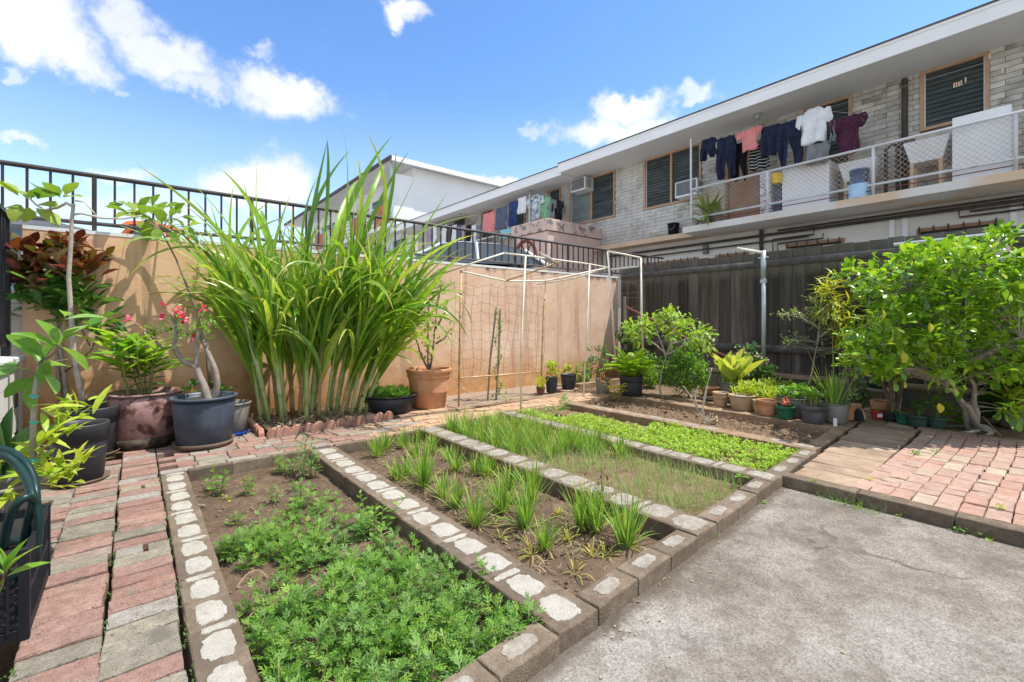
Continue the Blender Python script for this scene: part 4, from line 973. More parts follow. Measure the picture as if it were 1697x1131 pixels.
mb = MB(); V = [(EX + .3, YR - 1, 6.01), (EX + .3, YL + .9, 6.01), (15.5, YL + .9, 6.35), (15.5, YR - 1, 6.35), (19, YR - 1, 5.9), (19, YL + .9, 5.9), (19, YR - 1, 3), (19, YL + .9, 3)]
mb.add(V, [(0, 1, 2, 3)[::-1], (3, 2, 5, 4)[::-1], (4, 5, 7, 6)[::-1]]); P_('roof', mb, 'roofing')
bxp('end_wall', (BX + .2, YL - .2, 0), (19, YL, 5.9), 'wallbrickv'); bxp('end_wall', (BX + .2, YR, 0), (19, YR + .2, 5.9), 'wallbrickv')
# little gable on the roof
g0 = onX(1066, 217, 12.2); g1 = onX(1150, 205, 12.2)
mb = MB(); mx = (g0.y + g1.y) / 2 + .5; zt = 6.55
mb.add([(12.2, g0.y, 6.05), (12.2, mx, zt), (12.2, g1.y - .4, 6.05), (14.5, g0.y, 6.05), (14.5, mx, zt), (14.5, g1.y - .4, 6.05)], [(0, 1, 4, 3), (1, 2, 5, 4), (0, 2, 1)]); P_('roof_gable', mb, 'roofing')
mb = MB(); mb.tube([(12.17, g0.y + .1, 6.0), (12.17, mx, zt - .03), (12.17, g1.y - .5, 6.0)], .045, 4); P_('gable_trim', mb, 'brown2')
for px in (878, 762, 1255): 
    q = onX(px, 300, 10.9); P_('soffit_light', MB().lathe([(.0, -.12), (.05, -.12), (.05, -.02), (.08, -.015), (.08, 0)], (10.9, q.y, 5.74 if px > 1000 else 5.71), 10), 'galv')
for px, hh in ((1502, .22), (1463, .08), (880, .2)):
    q = onX(px, 60, 11.2); P_('roof_vent', MB().lathe([(.05, 0), (.05, hh), (.07, hh), (.07, hh + .05), (0, hh + .06)], (11.2, q.y, 6.06), 8), 'pipe')
yy = Yat(1500); P_('drain_pipe', MB().tube([(BX - .06, yy, SZ), (BX - .06, yy, 5.7)], .05, 8), 'pipe')
yy = Yat(1262); P_('drain_pipe', MB().tube([(BX - .02, yy, .2), (BX - .02, yy, 3.2)], .045, 8), 'pipe')
for px in (1478, 1500, 1680): yy = Yat(px); P_('white_batten', MB().bx((BX - .02, yy - .04, 1), (BX + .028, yy + .04, 3.1)), 'white')
for (pa, pb, z0, rr) in ((1010, 1697, 3.05, .035), (1050, 1262, 2.9, .022), (1290, 1697, 3.12, .022)):
    P_('service_pipe', MB().tube([(BX - .06, Yat(pa), z0), (BX - .06, Yat(pb) - 1, z0)], rr, 6), 'pipe')
for (pa, pb, z0, z1) in ((1282, 1350, 2.93, 2.4), (1290, 1365, 2.82, 2.4), (1590, 1697, 2.9, 3.02), (1608, 1697, 2.98, 3.06)):
    a, b = Yat(pa), Yat(pb); P_('service_pipe', MB().tube([(BX - .05, a, z1), (BX - .05, a, z0), (BX - .05, b, z0), (BX - .05, b, z0 + .1)], .018, 6), 'pipe')
q = onX(1170, 415, BX); mb = MB(); mb.bx((BX - .07, q.y - .06, q.z - .1), (BX + .03, q.y + .06, q.z + .12), .01); P_('flood_light', mb, 'acgrille')
# balcony railings (posts, rails, chain link)
def railing(y0, y1, posts, X=10.54):
    zt_, zb_ = 4.26, 3.55
    for zz, r in ((zt_, .026), (zb_, .024)): P_('railing_tube', MB().tube([(X, y0, zz), (X, y1, zz)], r, 8), 'railwhite', smooth=True)
    for zz in (3.45,): P_('railing_wire', MB().tube([(X, y0, zz), (X, y1, zz)], .01, 5), 'rust')
    for y in posts: P_('railing_post', MB().tube([(X, y, SZ), (X, y, zt_)], .028, 8), 'railwhite', smooth=True)
    P_('railing_tube', MB().tube([(X, y1, zt_), (BX - .03, y1, zt_)], .022, 8), 'railwhite'); P_('railing_tube', MB().tube([(X, y1, zb_), (BX - .03, y1, zb_)], .022, 8), 'railwhite')
    mb = MB(); H = zt_ - zb_; st = .094; y = y0 - H
    while y < y1:
        for sg in (1, -1):
            a, b = y, y + H; za, zb2 = (zb_, zt_) if sg > 0 else (zt_, zb_)
            A = a; B = b; ta, tb = 0.0, 1.0
            if A < y0: ta = (y0 - a) / (b - a)
            if B > y1: tb = (y1 - a) / (b - a)
            if tb > ta:
                p = lambda q: (X + sg * .003, a + (b - a) * q, za + (zb2 - za) * q)
                mb.tube([p(ta), p(tb)], .0032, 3, cap=False)
        y += st
    P_('chain_link', mb, 'wire', kind='stuff')
yP = lambda px, X=10.54: onX(px, 300, X).y
railing(YR, yP(1145), [yP(1145) - .01, yP(1272), yP(1447), yP(1683), -1.3])
pole = onX(1145, 229.7, 10.54)
P_('laundry_pole', MB().tube([(10.54, pole.y, 4.26), (10.54, pole.y, 5.5), (10.9, pole.y, 5.48)], .026, 8), 'railwhite')
railing(yb2, 21.0, [11.1, 12.9, 14.9, 17, 19, 20.98])
P_('laundry_pole', MB().tube([(10.54, 11.75, 4.26), (10.54, 11.75, 5.4), (11.4, 11.75, 5.4)], .022, 8), 'railwhite')

# ---- things on the balconies
def acunit(xl, xr, yt, yb_, lab):
    a = onX(xl, yt, BX - .42); b = onX(xr, yb_, BX - .42); y1, y0 = a.y, a.y - .62; z1 = a.z; z0 = z1 - .42
    t = thing('air_conditioner', lab, 'air conditioner', (BX - .2, y0, z0))
    part('casing', MB().bx((BX - .40, y0, z0), (BX + .05, y1, z1), .02), 'acwhite', t)
    part('grille', MB().bx((BX - .415, y0 + .04, z0 + .05), (BX - .401, y1 - .04, z1 - .04)), 'acgrille', t)
    for k in range(5): part('vent', MB().bx((BX - .33 + .05 * k, y0 - .008, z0 + .08), (BX - .31 + .05 * k, y0 + .001, z1 - .06)), 'acgrille', t)
acunit(945, 975, 299, 325, 'white window air conditioner in the pair of windows beside the pink block')
acunit(1118, 1146, 303, 332, 'white window air conditioner partly behind the balcony corner post')
def panel(xl, xr, X, zt_, m, name, label, cat, depth=.6, z0=SZ):
    y1, y0 = yP(xl, X), yP(xr, X); t = thing(name, label, cat, (X, (y0 + y1) / 2, z0))
    part('body', MB().bx((X, y0, z0 + .02), (X + depth, y1, zt_), .01), m, t)
    part('base', MB().bx((X + .03, y0 + .03, z0), (X + depth - .03, y1 - .03, z0 + .019)), 'acgrille', t); return t
panel(1296, 1374, 10.72, 4.28, 'whitepanel', 'washing_machine', 'white washing machine behind the balcony mesh below the trousers', 'washing machine', .6)
panel(1578, 1676, 10.66, 4.46, 'whitepanel', 'washing_machine', 'tall plain white appliance behind the mesh at the right of the balcony', 'washing machine', .6)
def sink(xl, xr, ztop_, lab):
    X = 10.8; y1, y0 = yP(xl, X), yP(xr, X); t = thing('laundry_sink', lab, 'sink', (X, y0, SZ)); mb = MB(); w = y1 - y0; z0 = ztop_ - .38
    mb.add([(X, y0, ztop_), (X, y1, ztop_), (X + .5, y1, ztop_), (X + .5, y0, ztop_), (X + .05, y0 + .1, z0), (X + .05, y1 - .1, z0), (X + .45, y1 - .1, z0), (X + .45, y0 + .1, z0)],
           [(0, 4, 5, 1), (1, 5, 6, 2), (2, 6, 7, 3), (3, 7, 4, 0), (4, 7, 6, 5)]); part('basin', mb, 'whitepanel', t)
    for a in (y0 + .1, y1 - .14):
        for b in (X + .06, X + .4): part('leg', MB().bx((b, a, SZ), (b + .035, a + .05, z0 + .01)), 'cream', t)
sink(1388, 1452, 4.16, 'white laundry sink on legs beside the blue bucket on the balcony'); sink(1496, 1574, 4.26, 'white laundry sink on legs left of the tall white appliance')
t = thing('bucket', 'blue bucket in front of the laundry sink on the balcony', 'bucket', (10.66, yP(1424, 10.66), SZ))
part('body', MB().lathe([(.13, .26), (.16, .52), (.165, .52), (.165, .55), (.14, .55), (.12, .28)], wloc(t), 16), 'towelbluepl', t, smooth=True)
part('tub', MB().lathe([(.17, 0), (.2, .26), (.19, .26), (.12, .24)], wloc(t), 16), 'ltblue', t, smooth=True)
t = thing('bucket', 'black bucket with wire handle on the ledge of the brick building', 'bucket', (11.28, onX(1116, 388, 11.28).y, 3.347))
part('body', MB().lathe([(0, .0), (.125, 0), (.15, .3), (.16, .3), (.16, .33), (.14, .33), (.11, .02)], wloc(t), 18), 'crate', t, smooth=True)
part('handle', MB().tube([(11.28 + .16 * math.cos(a) * .1 - .16, wloc(t).y + .15 * math.cos(a), 3.6 - .1 * math.sin(a)) for a in np.linspace(0, math.pi, 9)], .004, 4), 'galv', t)
for px, X, h, lab, mm in ((1268, 10.75, .95, 'stack of printed cartons behind the balcony mesh', 'boxprint'), (1285, 10.9, .8, 'dark cartons beside the stacked printed cartons on the balcony', 'towelbluepl')):
    y = yP(px, X); t = thing('carton_stack', lab, 'boxes', (X, y, SZ))
    for k in range(4): part('carton', MB().bx((X, y - .11, SZ + k * h / 4), (X + .3, y + .11, SZ + (k + 1) * h / 4 - .01), .004), mm if k < 4 else 'yellow', t)
y = yP(1288, 10.72); solo('lamp_guard', MB().lathe([(.0, 0), (.1, 0), (.12, .2), (.0, .22)], (10.68, y, 4.0), 12), 'yellow', 'yellow plastic tub behind the mesh beside the white washing machine', 'tub', (10.68, y, 4.0))
for px, hh, lab in ((1172, .55, 'spiky potted plant at the left end of the upper balcony'), (1190, .3, 'low yellowish plant in a grey pot behind the balcony mesh')):
    y = yP(px, 10.75); t = thing('potted_plant', lab, 'potted plant', (10.75, y, SZ))
    part('pot', MB().lathe([(0, 0), (.09, 0), (.12, .2), (.125, .2), (.105, .2), (0, .17)], wloc(t), 12), 'greypl', t)
    n = 46; place_ = np.tile(np.array([10.75, y, SZ + .2]), (n, 1)) + rng.normal(size=(n, 3)) * np.array([.05, .06, .04]); D = rng.normal(size=(n, 3)) * .5 + np.array([0, 0, .8])
    part('foliage', place(MB(), 'long', place_, D, hh), 'sparse', t, 'stuff')
for px, hh, lab, mm in ((1468, .95, 'dark standing pipe beside the white laundry sink on the balcony', 'pipe'), (1487, 1.0, 'bent dark pipe rising behind the mesh near the white sinks', 'pipe')):
    y = yP(px, 11.1); solo('water_pipe', MB().tube([(11.1, y, SZ), (11.1, y, SZ + hh), (11.1, y - .1, SZ + hh + .08), (11.1, y - .25, SZ + hh)], .03, 8), mm, lab, 'pipe', (11.1, y, SZ))

# ---- laundry
def garment(name, kind, px0, px1, pytop, pybot, m, label, X=10.62, group=None, cat='laundry', tilt=0):
    """px on the plane x=X; u from left (larger y) to right"""
    a = onX(px0, pytop, X); b = onX(px1, pytop, X); zb_ = onX((px0 + px1) / 2, pybot, X).z
    w = a.y - b.y; zt_ = onX((px0 + px1) / 2, pytop, X).z; h = zt_ - zb_
    strips = []
    if kind == 'towel': strips = [[(0, 0, 1), (1, .03, .98)]]
    elif kind == 'shirt': strips = [[(0, .2, .8), (.25, .2, .8), (.6, .22, .79), (1, .17, .84)], [(0, .03, .21), (.18, -.04, .21), (.36, .02, .2)], [(0, .79, .97), (.18, .79, 1.05), (.36, .8, .98)]]
    elif kind == 'hungshirt': strips = [[(0, .38, .62), (.1, .15, .85), (.3, .12, .88), (1, .16, .86)], [(.1, .0, .16), (.4, -.08, .14), (.5, .0, .13)], [(.1, .84, 1.0), (.4, .86, 1.08), (.5, .87, 1.0)]]
    elif kind == 'pants': strips = [[(0, .08, .92), (.12, .05, .95), (.38, .0, 1.0)], [(.38, 0, .5), (.7, .05, .44), (1, .1, .38)], [(.38, .5, 1.0), (.7, .6, 1.0), (1, .66, .97)]]
    elif kind == 'shorts': strips = [[(0, .1, .9), (.2, .06, .94), (.55, .0, 1.0)], [(.55, 0, .52), (1, -.03, .44)], [(.55, .48, 1.0), (.9, .56, 1.04)]]
    mb = MB(); ph = U(0, 9)
    for st in strips:
        vs = np.linspace(st[0][0], st[-1][0], 14); L0 = np.interp(vs, [s[0] for s in st], [s[1] for s in st]); R0 = np.interp(vs, [s[0] for s in st], [s[2] for s in st]); nc = 9
        V = []
        for v, l, r in zip(vs, L0, R0):
            for k in range(nc):
                u = l + (r - l) * k / (nc - 1); fx = .05 * math.sin(u * 13 + ph + v * 2.5) * (.3 + v) + .022 * math.sin(u * 31 + v * 7 + ph)
                sag = .025 * h * math.sin(math.pi * ((u * 3) % 1)) * (1 - v)
                V.append((X + fx, a.y - w * u + .01 * math.sin(v * 9 + ph), zt_ - h * v - sag - .012 * math.sin(u * 9 + ph) * v + tilt * (u - .5)))
        F = [(i * nc + j, i * nc + j + 1, (i + 1) * nc + j + 1, (i + 1) * nc + j) for i in range(13) for j in range(nc - 1)]
        mb.add(V, F)
    o = solo(name, mb, m, label, cat, (X, (a.y + b.y) / 2, zt_), group, True)
    md = o.modifiers.new('thickness', 'SOLIDIFY'); md.thickness = .012; return o
garment('shorts', 'shorts', 1162, 1188, 229, 265, 'navy', 'dark shorts, leftmost on the upper balcony line')
garment('trousers', 'pants', 1187, 1220, 226, 296, 'navy', 'navy trousers hanging between the dark shorts and the pink shirt')
garment('trousers', 'pants', 1214, 1240, 236, 300, 'blackc', 'black trousers hanging partly behind the pink shirt', X=10.78)
garment('t_shirt', 'shirt', 1221, 1262, 214, 250, 'pinkc', 'pink t-shirt pinned on the upper balcony line', X=10.58, tilt=.03)
garment('striped_shirt', 'towel', 1242, 1277, 236, 282, 'stripe', 'black shirt with white stripes hanging behind the pink shirt', X=10.8)
garment('t_shirt', 'towel', 1261, 1291, 208, 258, 'navy', 'plain navy shirt right of the pink t-shirt')
garment('trousers', 'pants', 1288, 1330, 200, 276, 'navy', 'wide dark trousers between the navy shirt and the white shirt', X=10.6)
garment('t_shirt', 'hungshirt', 1322, 1376, 178, 238, 'whitec', 'white t-shirt hanging highest on the balcony line', X=10.56)
garment('skirt', 'towel', 1335, 1375, 237, 272, 'greyc', 'grey cloth hanging below the white t-shirt', X=10.6)
garment('towel', 'towel', 1374, 1384, 202, 236, 'greyc', 'narrow grey cloth between the white t-shirt and the dotted blouse')
garment('blouse', 'shirt', 1376, 1436, 192, 256, 'maroondot', 'maroon blouse with pale dots at the right end of the line')
P_('clothesline', MB().tube([(10.62, pole.y, 5.45), onX(1262, 210, 10.62), onX(1350, 183, 10.62), onX(1436, 190, 10.62)], .004, 4), 'galv')
P_('clothesline', MB().tube([onX(1375, 178, 10.62), onX(1500, 143, 10.62), onX(1640, 102, 10.62), (10.62, -3, 5.5)], .003, 4), 'galv')
for k, (px, py) in enumerate(((1581, 141), (1585, 140), (1589, 139), (1593, 137), (1600, 132), (1640, 93), (1661, 117))):
    q = onX(px, py, 10.62); solo('clothespin', MB().bx((q.x - .01, q.y - .008, q.z - .05), (q.x + .01, q.y + .008, q.z + .03)), 'cream', ('leftmost', 'second from left', 'middle', 'fourth from left', 'rightmost, longest')[k] + ' wooden clothespin in the bunch before the right window' if k < 5 else ('wooden clothespin at the top right corner of the right window frame' if k == 5 else 'lone wooden clothespin in front of the bricks right of the window'), 'clothespin', q, 'bunch of clothespins' if k < 5 else None)
Xl = 10.62
for (nm, kd, a, b, yt, ybm, m_, lab) in (('towel', 'towel', 800, 821, 352, 386, 'pinkc', 'pink towel on the far balcony line'), ('towel', 'towel', 822, 841, 343, 380, 'towelblue', 'slate blue towel beside the pink towel on the far balcony'),
    ('trousers', 'pants', 843, 859, 334, 374, 'denim', 'blue trousers right of the slate blue towel'), ('towel', 'towel', 858, 872, 327, 354, 'whitec', 'pale towel hanging above the pink block'),
    ('shirt', 'hungshirt', 876, 901, 322, 364, 'floral', 'pale patterned shirt on a hanger above the pink block'), ('shirt', 'hungshirt', 896, 913, 325, 364, 'greenc', 'green shirt on the rack above the pink block'),
    ('shirt', 'hungshirt', 908, 922, 330, 364, 'greyc', 'light grey shirt between the green and black shirts'), ('shirt', 'hungshirt', 916, 934, 332, 366, 'blackc', 'black shirt, rightmost on the rack above the pink block'),
    ('towel', 'towel', 828, 848, 380, 395, 'aqua', 'aqua cloth draped over the far balcony rail')):
    garment(nm, kd, a, b, yt, ybm, m_, lab, X=Xl if nm != 'shirt' else 10.7)
cols_ = ['lilac', 'whitec', 'lilac', 'whitec', 'blackc', 'whitec', 'towelblue', 'lilac', 'blackc', 'whitec', 'greyc']
shl = ['leftmost lilac shirt', 'white shirt right of the leftmost lilac', 'second lilac shirt from the left', 'second white shirt from the left', 'left black shirt', 'white shirt left of the slate blue one', 'slate blue shirt', 'rightmost lilac shirt', 'right black shirt', 'white shirt left of the grey one', 'grey shirt at the right end']
for k in range(11):
    px = 708 + k * 8.2; yt = 372 - .0 * k; garment('shirt', 'towel', px, px + 7.5, 373, 408 + random.randint(-5, 8), cols_[k], shl[k] + ' in the clothes row behind the far railing', X=10.75, group='row of hung clothes on the far balcony')

# ---- pink block in front of the building
pk = thing('pink_block', 'pink painted concrete block structure with flaking trim beside the brick building', 'building', (9.1, 9.35, 1.3))
part('body', MB().bx((9.12, 9.37, 1.2), (BX - .05, 10.93, 3.62)), 'pinkwall', pk)
part('roof_trim', MB().bx((9.08, 9.33, 3.64), (BX - .05, 10.97, 3.98), .012), 'pinktrim', pk)
part('trim_line', MB().bx((9.10, 9.35, 3.621), (BX - .05, 10.95, 3.639)), 'rust', pk)
q = onX(1198 / 4.714 + 700, 365, 9.5)
wl = thing('hose_reel', 'rusty round hose reel wheel in front of the pink block behind the railing', 'hose reel', (8.9, 9.9, 2.0))
qc = atd(872, 424, 12.3); e1 = np.array([RT[0], RT[1], 0]); 
ringp = [np.array(qc) + e1 * .26 * math.cos(a) + np.array([0, 0, .4 * math.sin(a)]) for a in np.linspace(0, 2 * math.pi, 20)]
wl.location = qc
part('rim', MB().tube(ringp, .05, 6, cap=False), 'rust', wl)
for a in (0, 1.05, 2.1): part('spoke', MB().tube([np.array(qc) + s_ * (e1 * .25 * math.cos(a) + np.array([0, 0, .38 * math.sin(a)])) for s_ in (-1, 1)], .018, 5), 'rust', wl)
part('stand', MB().bx((qc[0] - .04, qc[1] - .04, 1.3), (qc[0] + .04, qc[1] + .04, qc[2])), 'rust', wl)

# ---- white building with screens behind
wb = thing('white_building', 'tall white building with flat roof and patterned balcony screens', 'building', (12, 25, 0))
Q = lambda n, lo, hi, m, ch=0: part(n, MB().bx(lo, hi, ch), m, wb)
Q('main_wall', (12, 23.05, 0), (24, 44, 9.6), 'whitepanel'); Q('side_wall', (10.75, 23.02, 5.9), (12, 23.2, 9.05), 'whitepanel'); Q('side_wall', (10.75, 23.02, 0), (12, 23.2, 3.0), 'whitepanel')
Q('floor_slab', (10.7, 23.04, 6.2), (12, 44, 6.4), 'white'); Q('floor_slab', (10.7, 23.04, 3.3), (12, 44, 3.5), 'white')
Q('roof_slab', (10.4, 22.45, 9.62), (25, 44.5, 9.72), 'soffit'); Q('fascia', (10.42, 22.42, 9.5), (25, 22.449, 9.76), 'white'); Q('gutter', (10.33, 22.42, 9.56), (10.399, 44.5, 9.76), 'gutter')
part('downspout', MB().tube([(10.55, 22.95, 9.6), (10.65, 22.95, 9.2), (10.65, 22.95, 1)], .09, 8), 'galv', wb)
for zf in (3.5, 6.4):
    y = 23.3; k = 0
    while y < 43:
        Q('balcony_screen', (10.72, y, zf), (10.86, y + 1.9, zf + 1.15), 'redbrick' if k % 2 == 0 else 'screen'); y += 1.9 if k % 2 else 2.4; k += 1
        if k % 2 == 1: y -= .5
    for yy in np.arange(24.2, 43, 2.6): 
        w = Q('window', (11.93, yy, zf + .6), (11.99, yy + 1.8, zf + 2.3), 'glass'); part('frame', MB().bx((11.9, yy + .85, zf + .6), (11.929, yy + .93, zf + 2.3)), 'brown2', w)
Q('annex_wall', (12.5, 22.9, 6.4), (12.6, 23.04, 6.5), 'white')

# ---- blue house at the left
bh = thing('blue_house', 'small blue house with dark grey roof beyond the railing at far left', 'house', (-5, 26, 1.3))
part('wall', MB().bx((-14, 22.5, 1.0), (-1.6, 30, 4.25)), 'bluehouse', bh)
mb = MB(); mb.add([(-14.6, 21.6, 4.3), (-.9, 21.6, 4.15), (-.9, 31, 4.15), (-14.6, 31, 4.3), (-13, 25.5, 5.6), (-4.5, 25.5, 5.4), (-14.6, 21.6, 4.1), (-.9, 21.6, 3.95), (-.9, 31, 3.95)], [(0, 1, 5, 4), (1, 2, 5), (2, 3, 4, 5), (3, 0, 4), (0, 6, 7, 1), (1, 7, 8, 2), (6, 0, 3)]); part('roof', mb, 'roofdk', bh)
for yy in (-9.5, -6.5, -3.6):
    w = part('window', MB().bx((yy, 22.44, 2.5), (yy + 1.4, 22.49, 3.6)), 'glass', bh); part('frame', MB().bx((yy - .06, 22.42, 3.6), (yy + 1.46, 22.49, 3.66)).bx((yy + .67, 22.42, 2.5), (yy + .73, 22.439, 3.6)), 'white', w)

# ---- cars on the lot
def car(label, loc, rz, body, dx=0):
    t = thing('parked_car', label, 'car', loc); cr, sr = math.cos(rz), math.sin(rz)
    def T(V): V = np.asarray(V, float); return np.column_stack([V[:, 0] * cr - V[:, 1] * sr + loc[0], V[:, 0] * sr + V[:, 1] * cr + loc[1], V[:, 2] + loc[2]])
    st = [(-2.2, .35, .75, .72), (-2.05, .3, .9, .8), (-1.2, .28, .98, .88), (-.6, .28, 1.0, .9), (.5, .28, 1.0, .9), (1.4, .28, .98, .9), (2.0, .3, .92, .84), (2.2, .36, .8, .74)]
    V = []; 
    for (x, z0, z1, w) in st: V += [(x, -w * .92, z0), (x, -w, (z0 + z1) / 2), (x, -w * .9, z1), (x, w * .9, z1), (x, w, (z0 + z1) / 2), (x, w * .92, z0)]
    F = [(i * 6 + j, i * 6 + (j + 1) % 6, (i + 1) * 6 + (j + 1) % 6, (i + 1) * 6 + j) for i in range(7) for j in range(6)] + [tuple(range(6))[::-1], tuple(42 + j for j in range(6))]
    o = part('body', MB().add(T(V), F), body, t, smooth=True); o.modifiers.new('s', 'SUBSURF').levels = 2; o.modifiers['s'].render_levels = 2
    cab = [(-1.25, .78, .98), (-.55, .68, 1.36), (-.1, .64, 1.43), (.75, .64, 1.42), (1.3, .68, 1.3), (1.75, .78, .99)]
    V = []
    for (x, w, z) in cab: V += [(x, -.83, .96), (x, -w, z), (x, w, z), (x, .83, .96)]
    F = [(i * 4 + j, i * 4 + j + 1, (i + 1) * 4 + j + 1, (i + 1) * 4 + j) for i in range(5) for j in range(3)]
    part('windows', MB().add(T(V), F), 'carglass', t)
    V = []
    for (x, w, z) in cab[1:5]: V += [(x, -w - .01, z + .0), (x, -w * .8, z + .035), (x, w * .8, z + .035), (x, w + .01, z + .0)]
    F = [(i * 4 + j, i * 4 + j + 1, (i + 1) * 4 + j + 1, (i + 1) * 4 + j) for i in range(3) for j in range(3)]
    part('roof', MB().add(T(V), F), body, t, smooth=True)
    for sg in (-1, 1):
        for (x0, z0, x1, z1) in ((-1.3, .97, -.55, 1.37), (.2, .98, .2, 1.43), (1.3, 1.31, 1.78, .98)):
            part('pillar', MB().tube(T([(x0, sg * (.83 if z0 < 1 else .69), z0), (x1, sg * (.83 if z1 < 1 else .66), z1)]), .035, 5), body, t)
        for x in (-1.35, 1.35):
            w = part('wheel', MB().tube(T([(x, sg * .9, .31), (x, sg * .7, .31)]), .31, 18), 'rubber', t); part('hubcap', MB().tube(T([(x, sg * .905, .31), (x, sg * .89, .31)]), .19, 12), 'galv', w)
        part('headlight', MB().box(T([(-2.13, sg * .6, .72)])[0], (.12, .3, .14), rz), 'acwhite', t)
car('pale blue white sedan parked behind the railing left of the pink block', (5.75, 8.75, 1.3), math.radians(-22), 'carwhite')
tc = thing('small_tractor', 'small orange tractor cab partly seen through the railing at the left', 'tractor', tuple(onZ10 := atd(222, 500, 10.0)))
tl = Vector((onZ10.x, onZ10.y, 1.3)); tc.location = tl; rx_ = np.array([RT[0], RT[1], 0]); fx_ = np.array([FW[0], FW[1], 0]); o_ = np.array(tl)
pt_ = lambda r, f, z: o_ + rx_ * r + fx_ * f + np.array([0, 0, z])
for f in (0, 1.1):
    part('cab_pillar', MB().tube([pt_(-.5, f, .5), pt_(-.42, f, 1.1), pt_(-.25, f, 1.6), pt_(.0, f, 1.85)], .06, 8), 'carorange', tc, smooth=True); part('cab_pillar', MB().tube([pt_(.45, f, .5), pt_(.45, f, 1.8)], .04, 8), 'carorange', tc, smooth=True)
part('cab_roof', MB().add([pt_(-.2, -.1, 1.84), pt_(.5, -.1, 1.84), pt_(.5, 1.2, 1.84), pt_(-.2, 1.2, 1.84), pt_(-.1, -.05, 1.92), pt_(.45, -.05, 1.92), pt_(.45, 1.15, 1.92), pt_(-.1, 1.15, 1.92)], [(3, 2, 1, 0), (0, 1, 5, 4), (1, 2, 6, 5), (2, 3, 7, 6), (3, 0, 4, 7), (4, 5, 6, 7)]), 'carorange', tc)
part('cab_glass', MB().add([pt_(-.45, .03, .6), pt_(.43, .03, .6), pt_(.43, .03, 1.8), pt_(-.02, .03, 1.8), pt_(-.22, .03, 1.6), pt_(-.38, .03, 1.1)], [(0, 1, 2, 3, 4, 5)]), 'carglass', tc)
part('body', MB().add([pt_(-.55, -.9, .35), pt_(.55, -.9, .35), pt_(.55, 1.3, .35), pt_(-.55, 1.3, .35), pt_(-.5, -.9, .85), pt_(.5, -.9, .85), pt_(.5, 1.3, .85), pt_(-.5, 1.3, .85)], [(3, 2, 1, 0), (0, 1, 5, 4), (1, 2, 6, 5), (2, 3, 7, 6), (3, 0, 4, 7), (4, 5, 6, 7)]), 'carorange', tc)
for r in (-.6, .6):
    for f in (-.6, 1.0): part('wheel', MB().tube([pt_(r - .1, f, .35), pt_(r + .1, f, .35)], .35, 16), 'rubber', tc)
# ------------------------------------------------------------------ beds: plants in the ground
A = np.array
def soilz(X, Y): return -.085 if X < 2.1 else -.075
# mugwort bed
def mug_geom(base, h, k, ln, var=None, lean=None):
    """one leafy stem: leaves spiral up a short stem"""
    n = k; t_ = np.linspace(.15, 1, n); lean = rng.normal(size=2) * .25 if lean is None else lean
    P = np.column_stack([base[0] + lean[0] * h * t_ ** 1.5, base[1] + lean[1] * h * t_ ** 1.5, base[2] + h * t_])
    a = np.arange(n) * 2.4 + rng.uniform(0, 6); el = .15 + .75 * t_ ** 2 + rng.normal(size=n) * .15
    D = np.column_stack([np.cos(a) * np.cos(el), np.sin(a) * np.cos(el), np.sin(el)]); S = ln * (1.05 - .45 * t_) * rng.uniform(.8, 1.15, n)
    return P, D, S
def mugwort_plant(px, py, h, stems, k, ln, lm, label, z=-.085, spread=.06, tpl='lobed'):
    c = onz(px, py, z); t = thing('weed_plant', label, 'plant', c); mb = MB(); sb = MB()
    for _ in range(stems):
        b = A([c.x + rng.normal() * spread * .5, c.y + rng.normal() * spread * .5, z]); lean = A([b[0] - c.x, b[1] - c.y]) * 6 + rng.normal(size=2) * .15
        hh = h * U(.6, 1.1); P, D, S = mug_geom(b, hh, k, ln, lean=lean); place(mb, tpl, P, D, S); sb.tube([b, P[k // 2], P[-1]], (.003, .0015), 4)
    part('stems', sb, 'stem', t, 'stuff'); part('foliage', mb, lm, t, 'stuff'); return t
mass = MB(); mstem = MB(); mass2 = MB()
def inpoly(x, y, poly):
    c = False; j = len(poly) - 1
    for i in range(len(poly)):
        if (poly[i][1] > y) != (poly[j][1] > y) and x < (poly[j][0] - poly[i][0]) * (y - poly[i][1]) / (poly[j][1] - poly[i][1]) + poly[i][0]: c = not c
        j = i
    return c
# ground outline of the dense growth, in metres in the bed
cnt = 0
cellsd = {}
while cnt < 300:
    x, y = U(.30, 1.05), U(1.12, 3.1)
    dens = 1.0 if y < 1.75 else (.8 if y < 2.0 else (.2 if x > .72 else .7 if y < 2.6 else .06))
    if .30 < x < .48 and 1.95 < y < 2.3: dens = .08          # bare soil by the left kerb
    if .72 < x < 1.05 and 2.05 < y < 2.75: dens = .10
    if .45 < x < .75 and 1.95 < y < 2.12: dens = .2
    if x > .93 and y > 1.6: dens *= .35
    if random.random() > dens: continue
    h = U(.03, .13) * (1.25 if y < 1.7 else 1.0) * (.8 if x > .95 else 1); k = random.randint(8, 13); P, D, S = mug_geom((x, y, -.09), h, k, U(.055, .085))
    place(mass if random.random() < .75 else mass2, 'lobed', P, D, S); mstem.tube([(x, y, -.09), P[k // 2], P[-1]], (.0028, .0012), 3, cap=False); cnt += 1
mw = thing('mugwort_patch', 'dense patch of green mugwort filling the near end of the first bed', 'plants', (.65, 1.6, -.085))
part('foliage', mass, 'mug', mw, 'stuff'); part('foliage', mass2, 'mug2', mw, 'stuff'); part('stems', mstem, 'stem', mw, 'stuff')
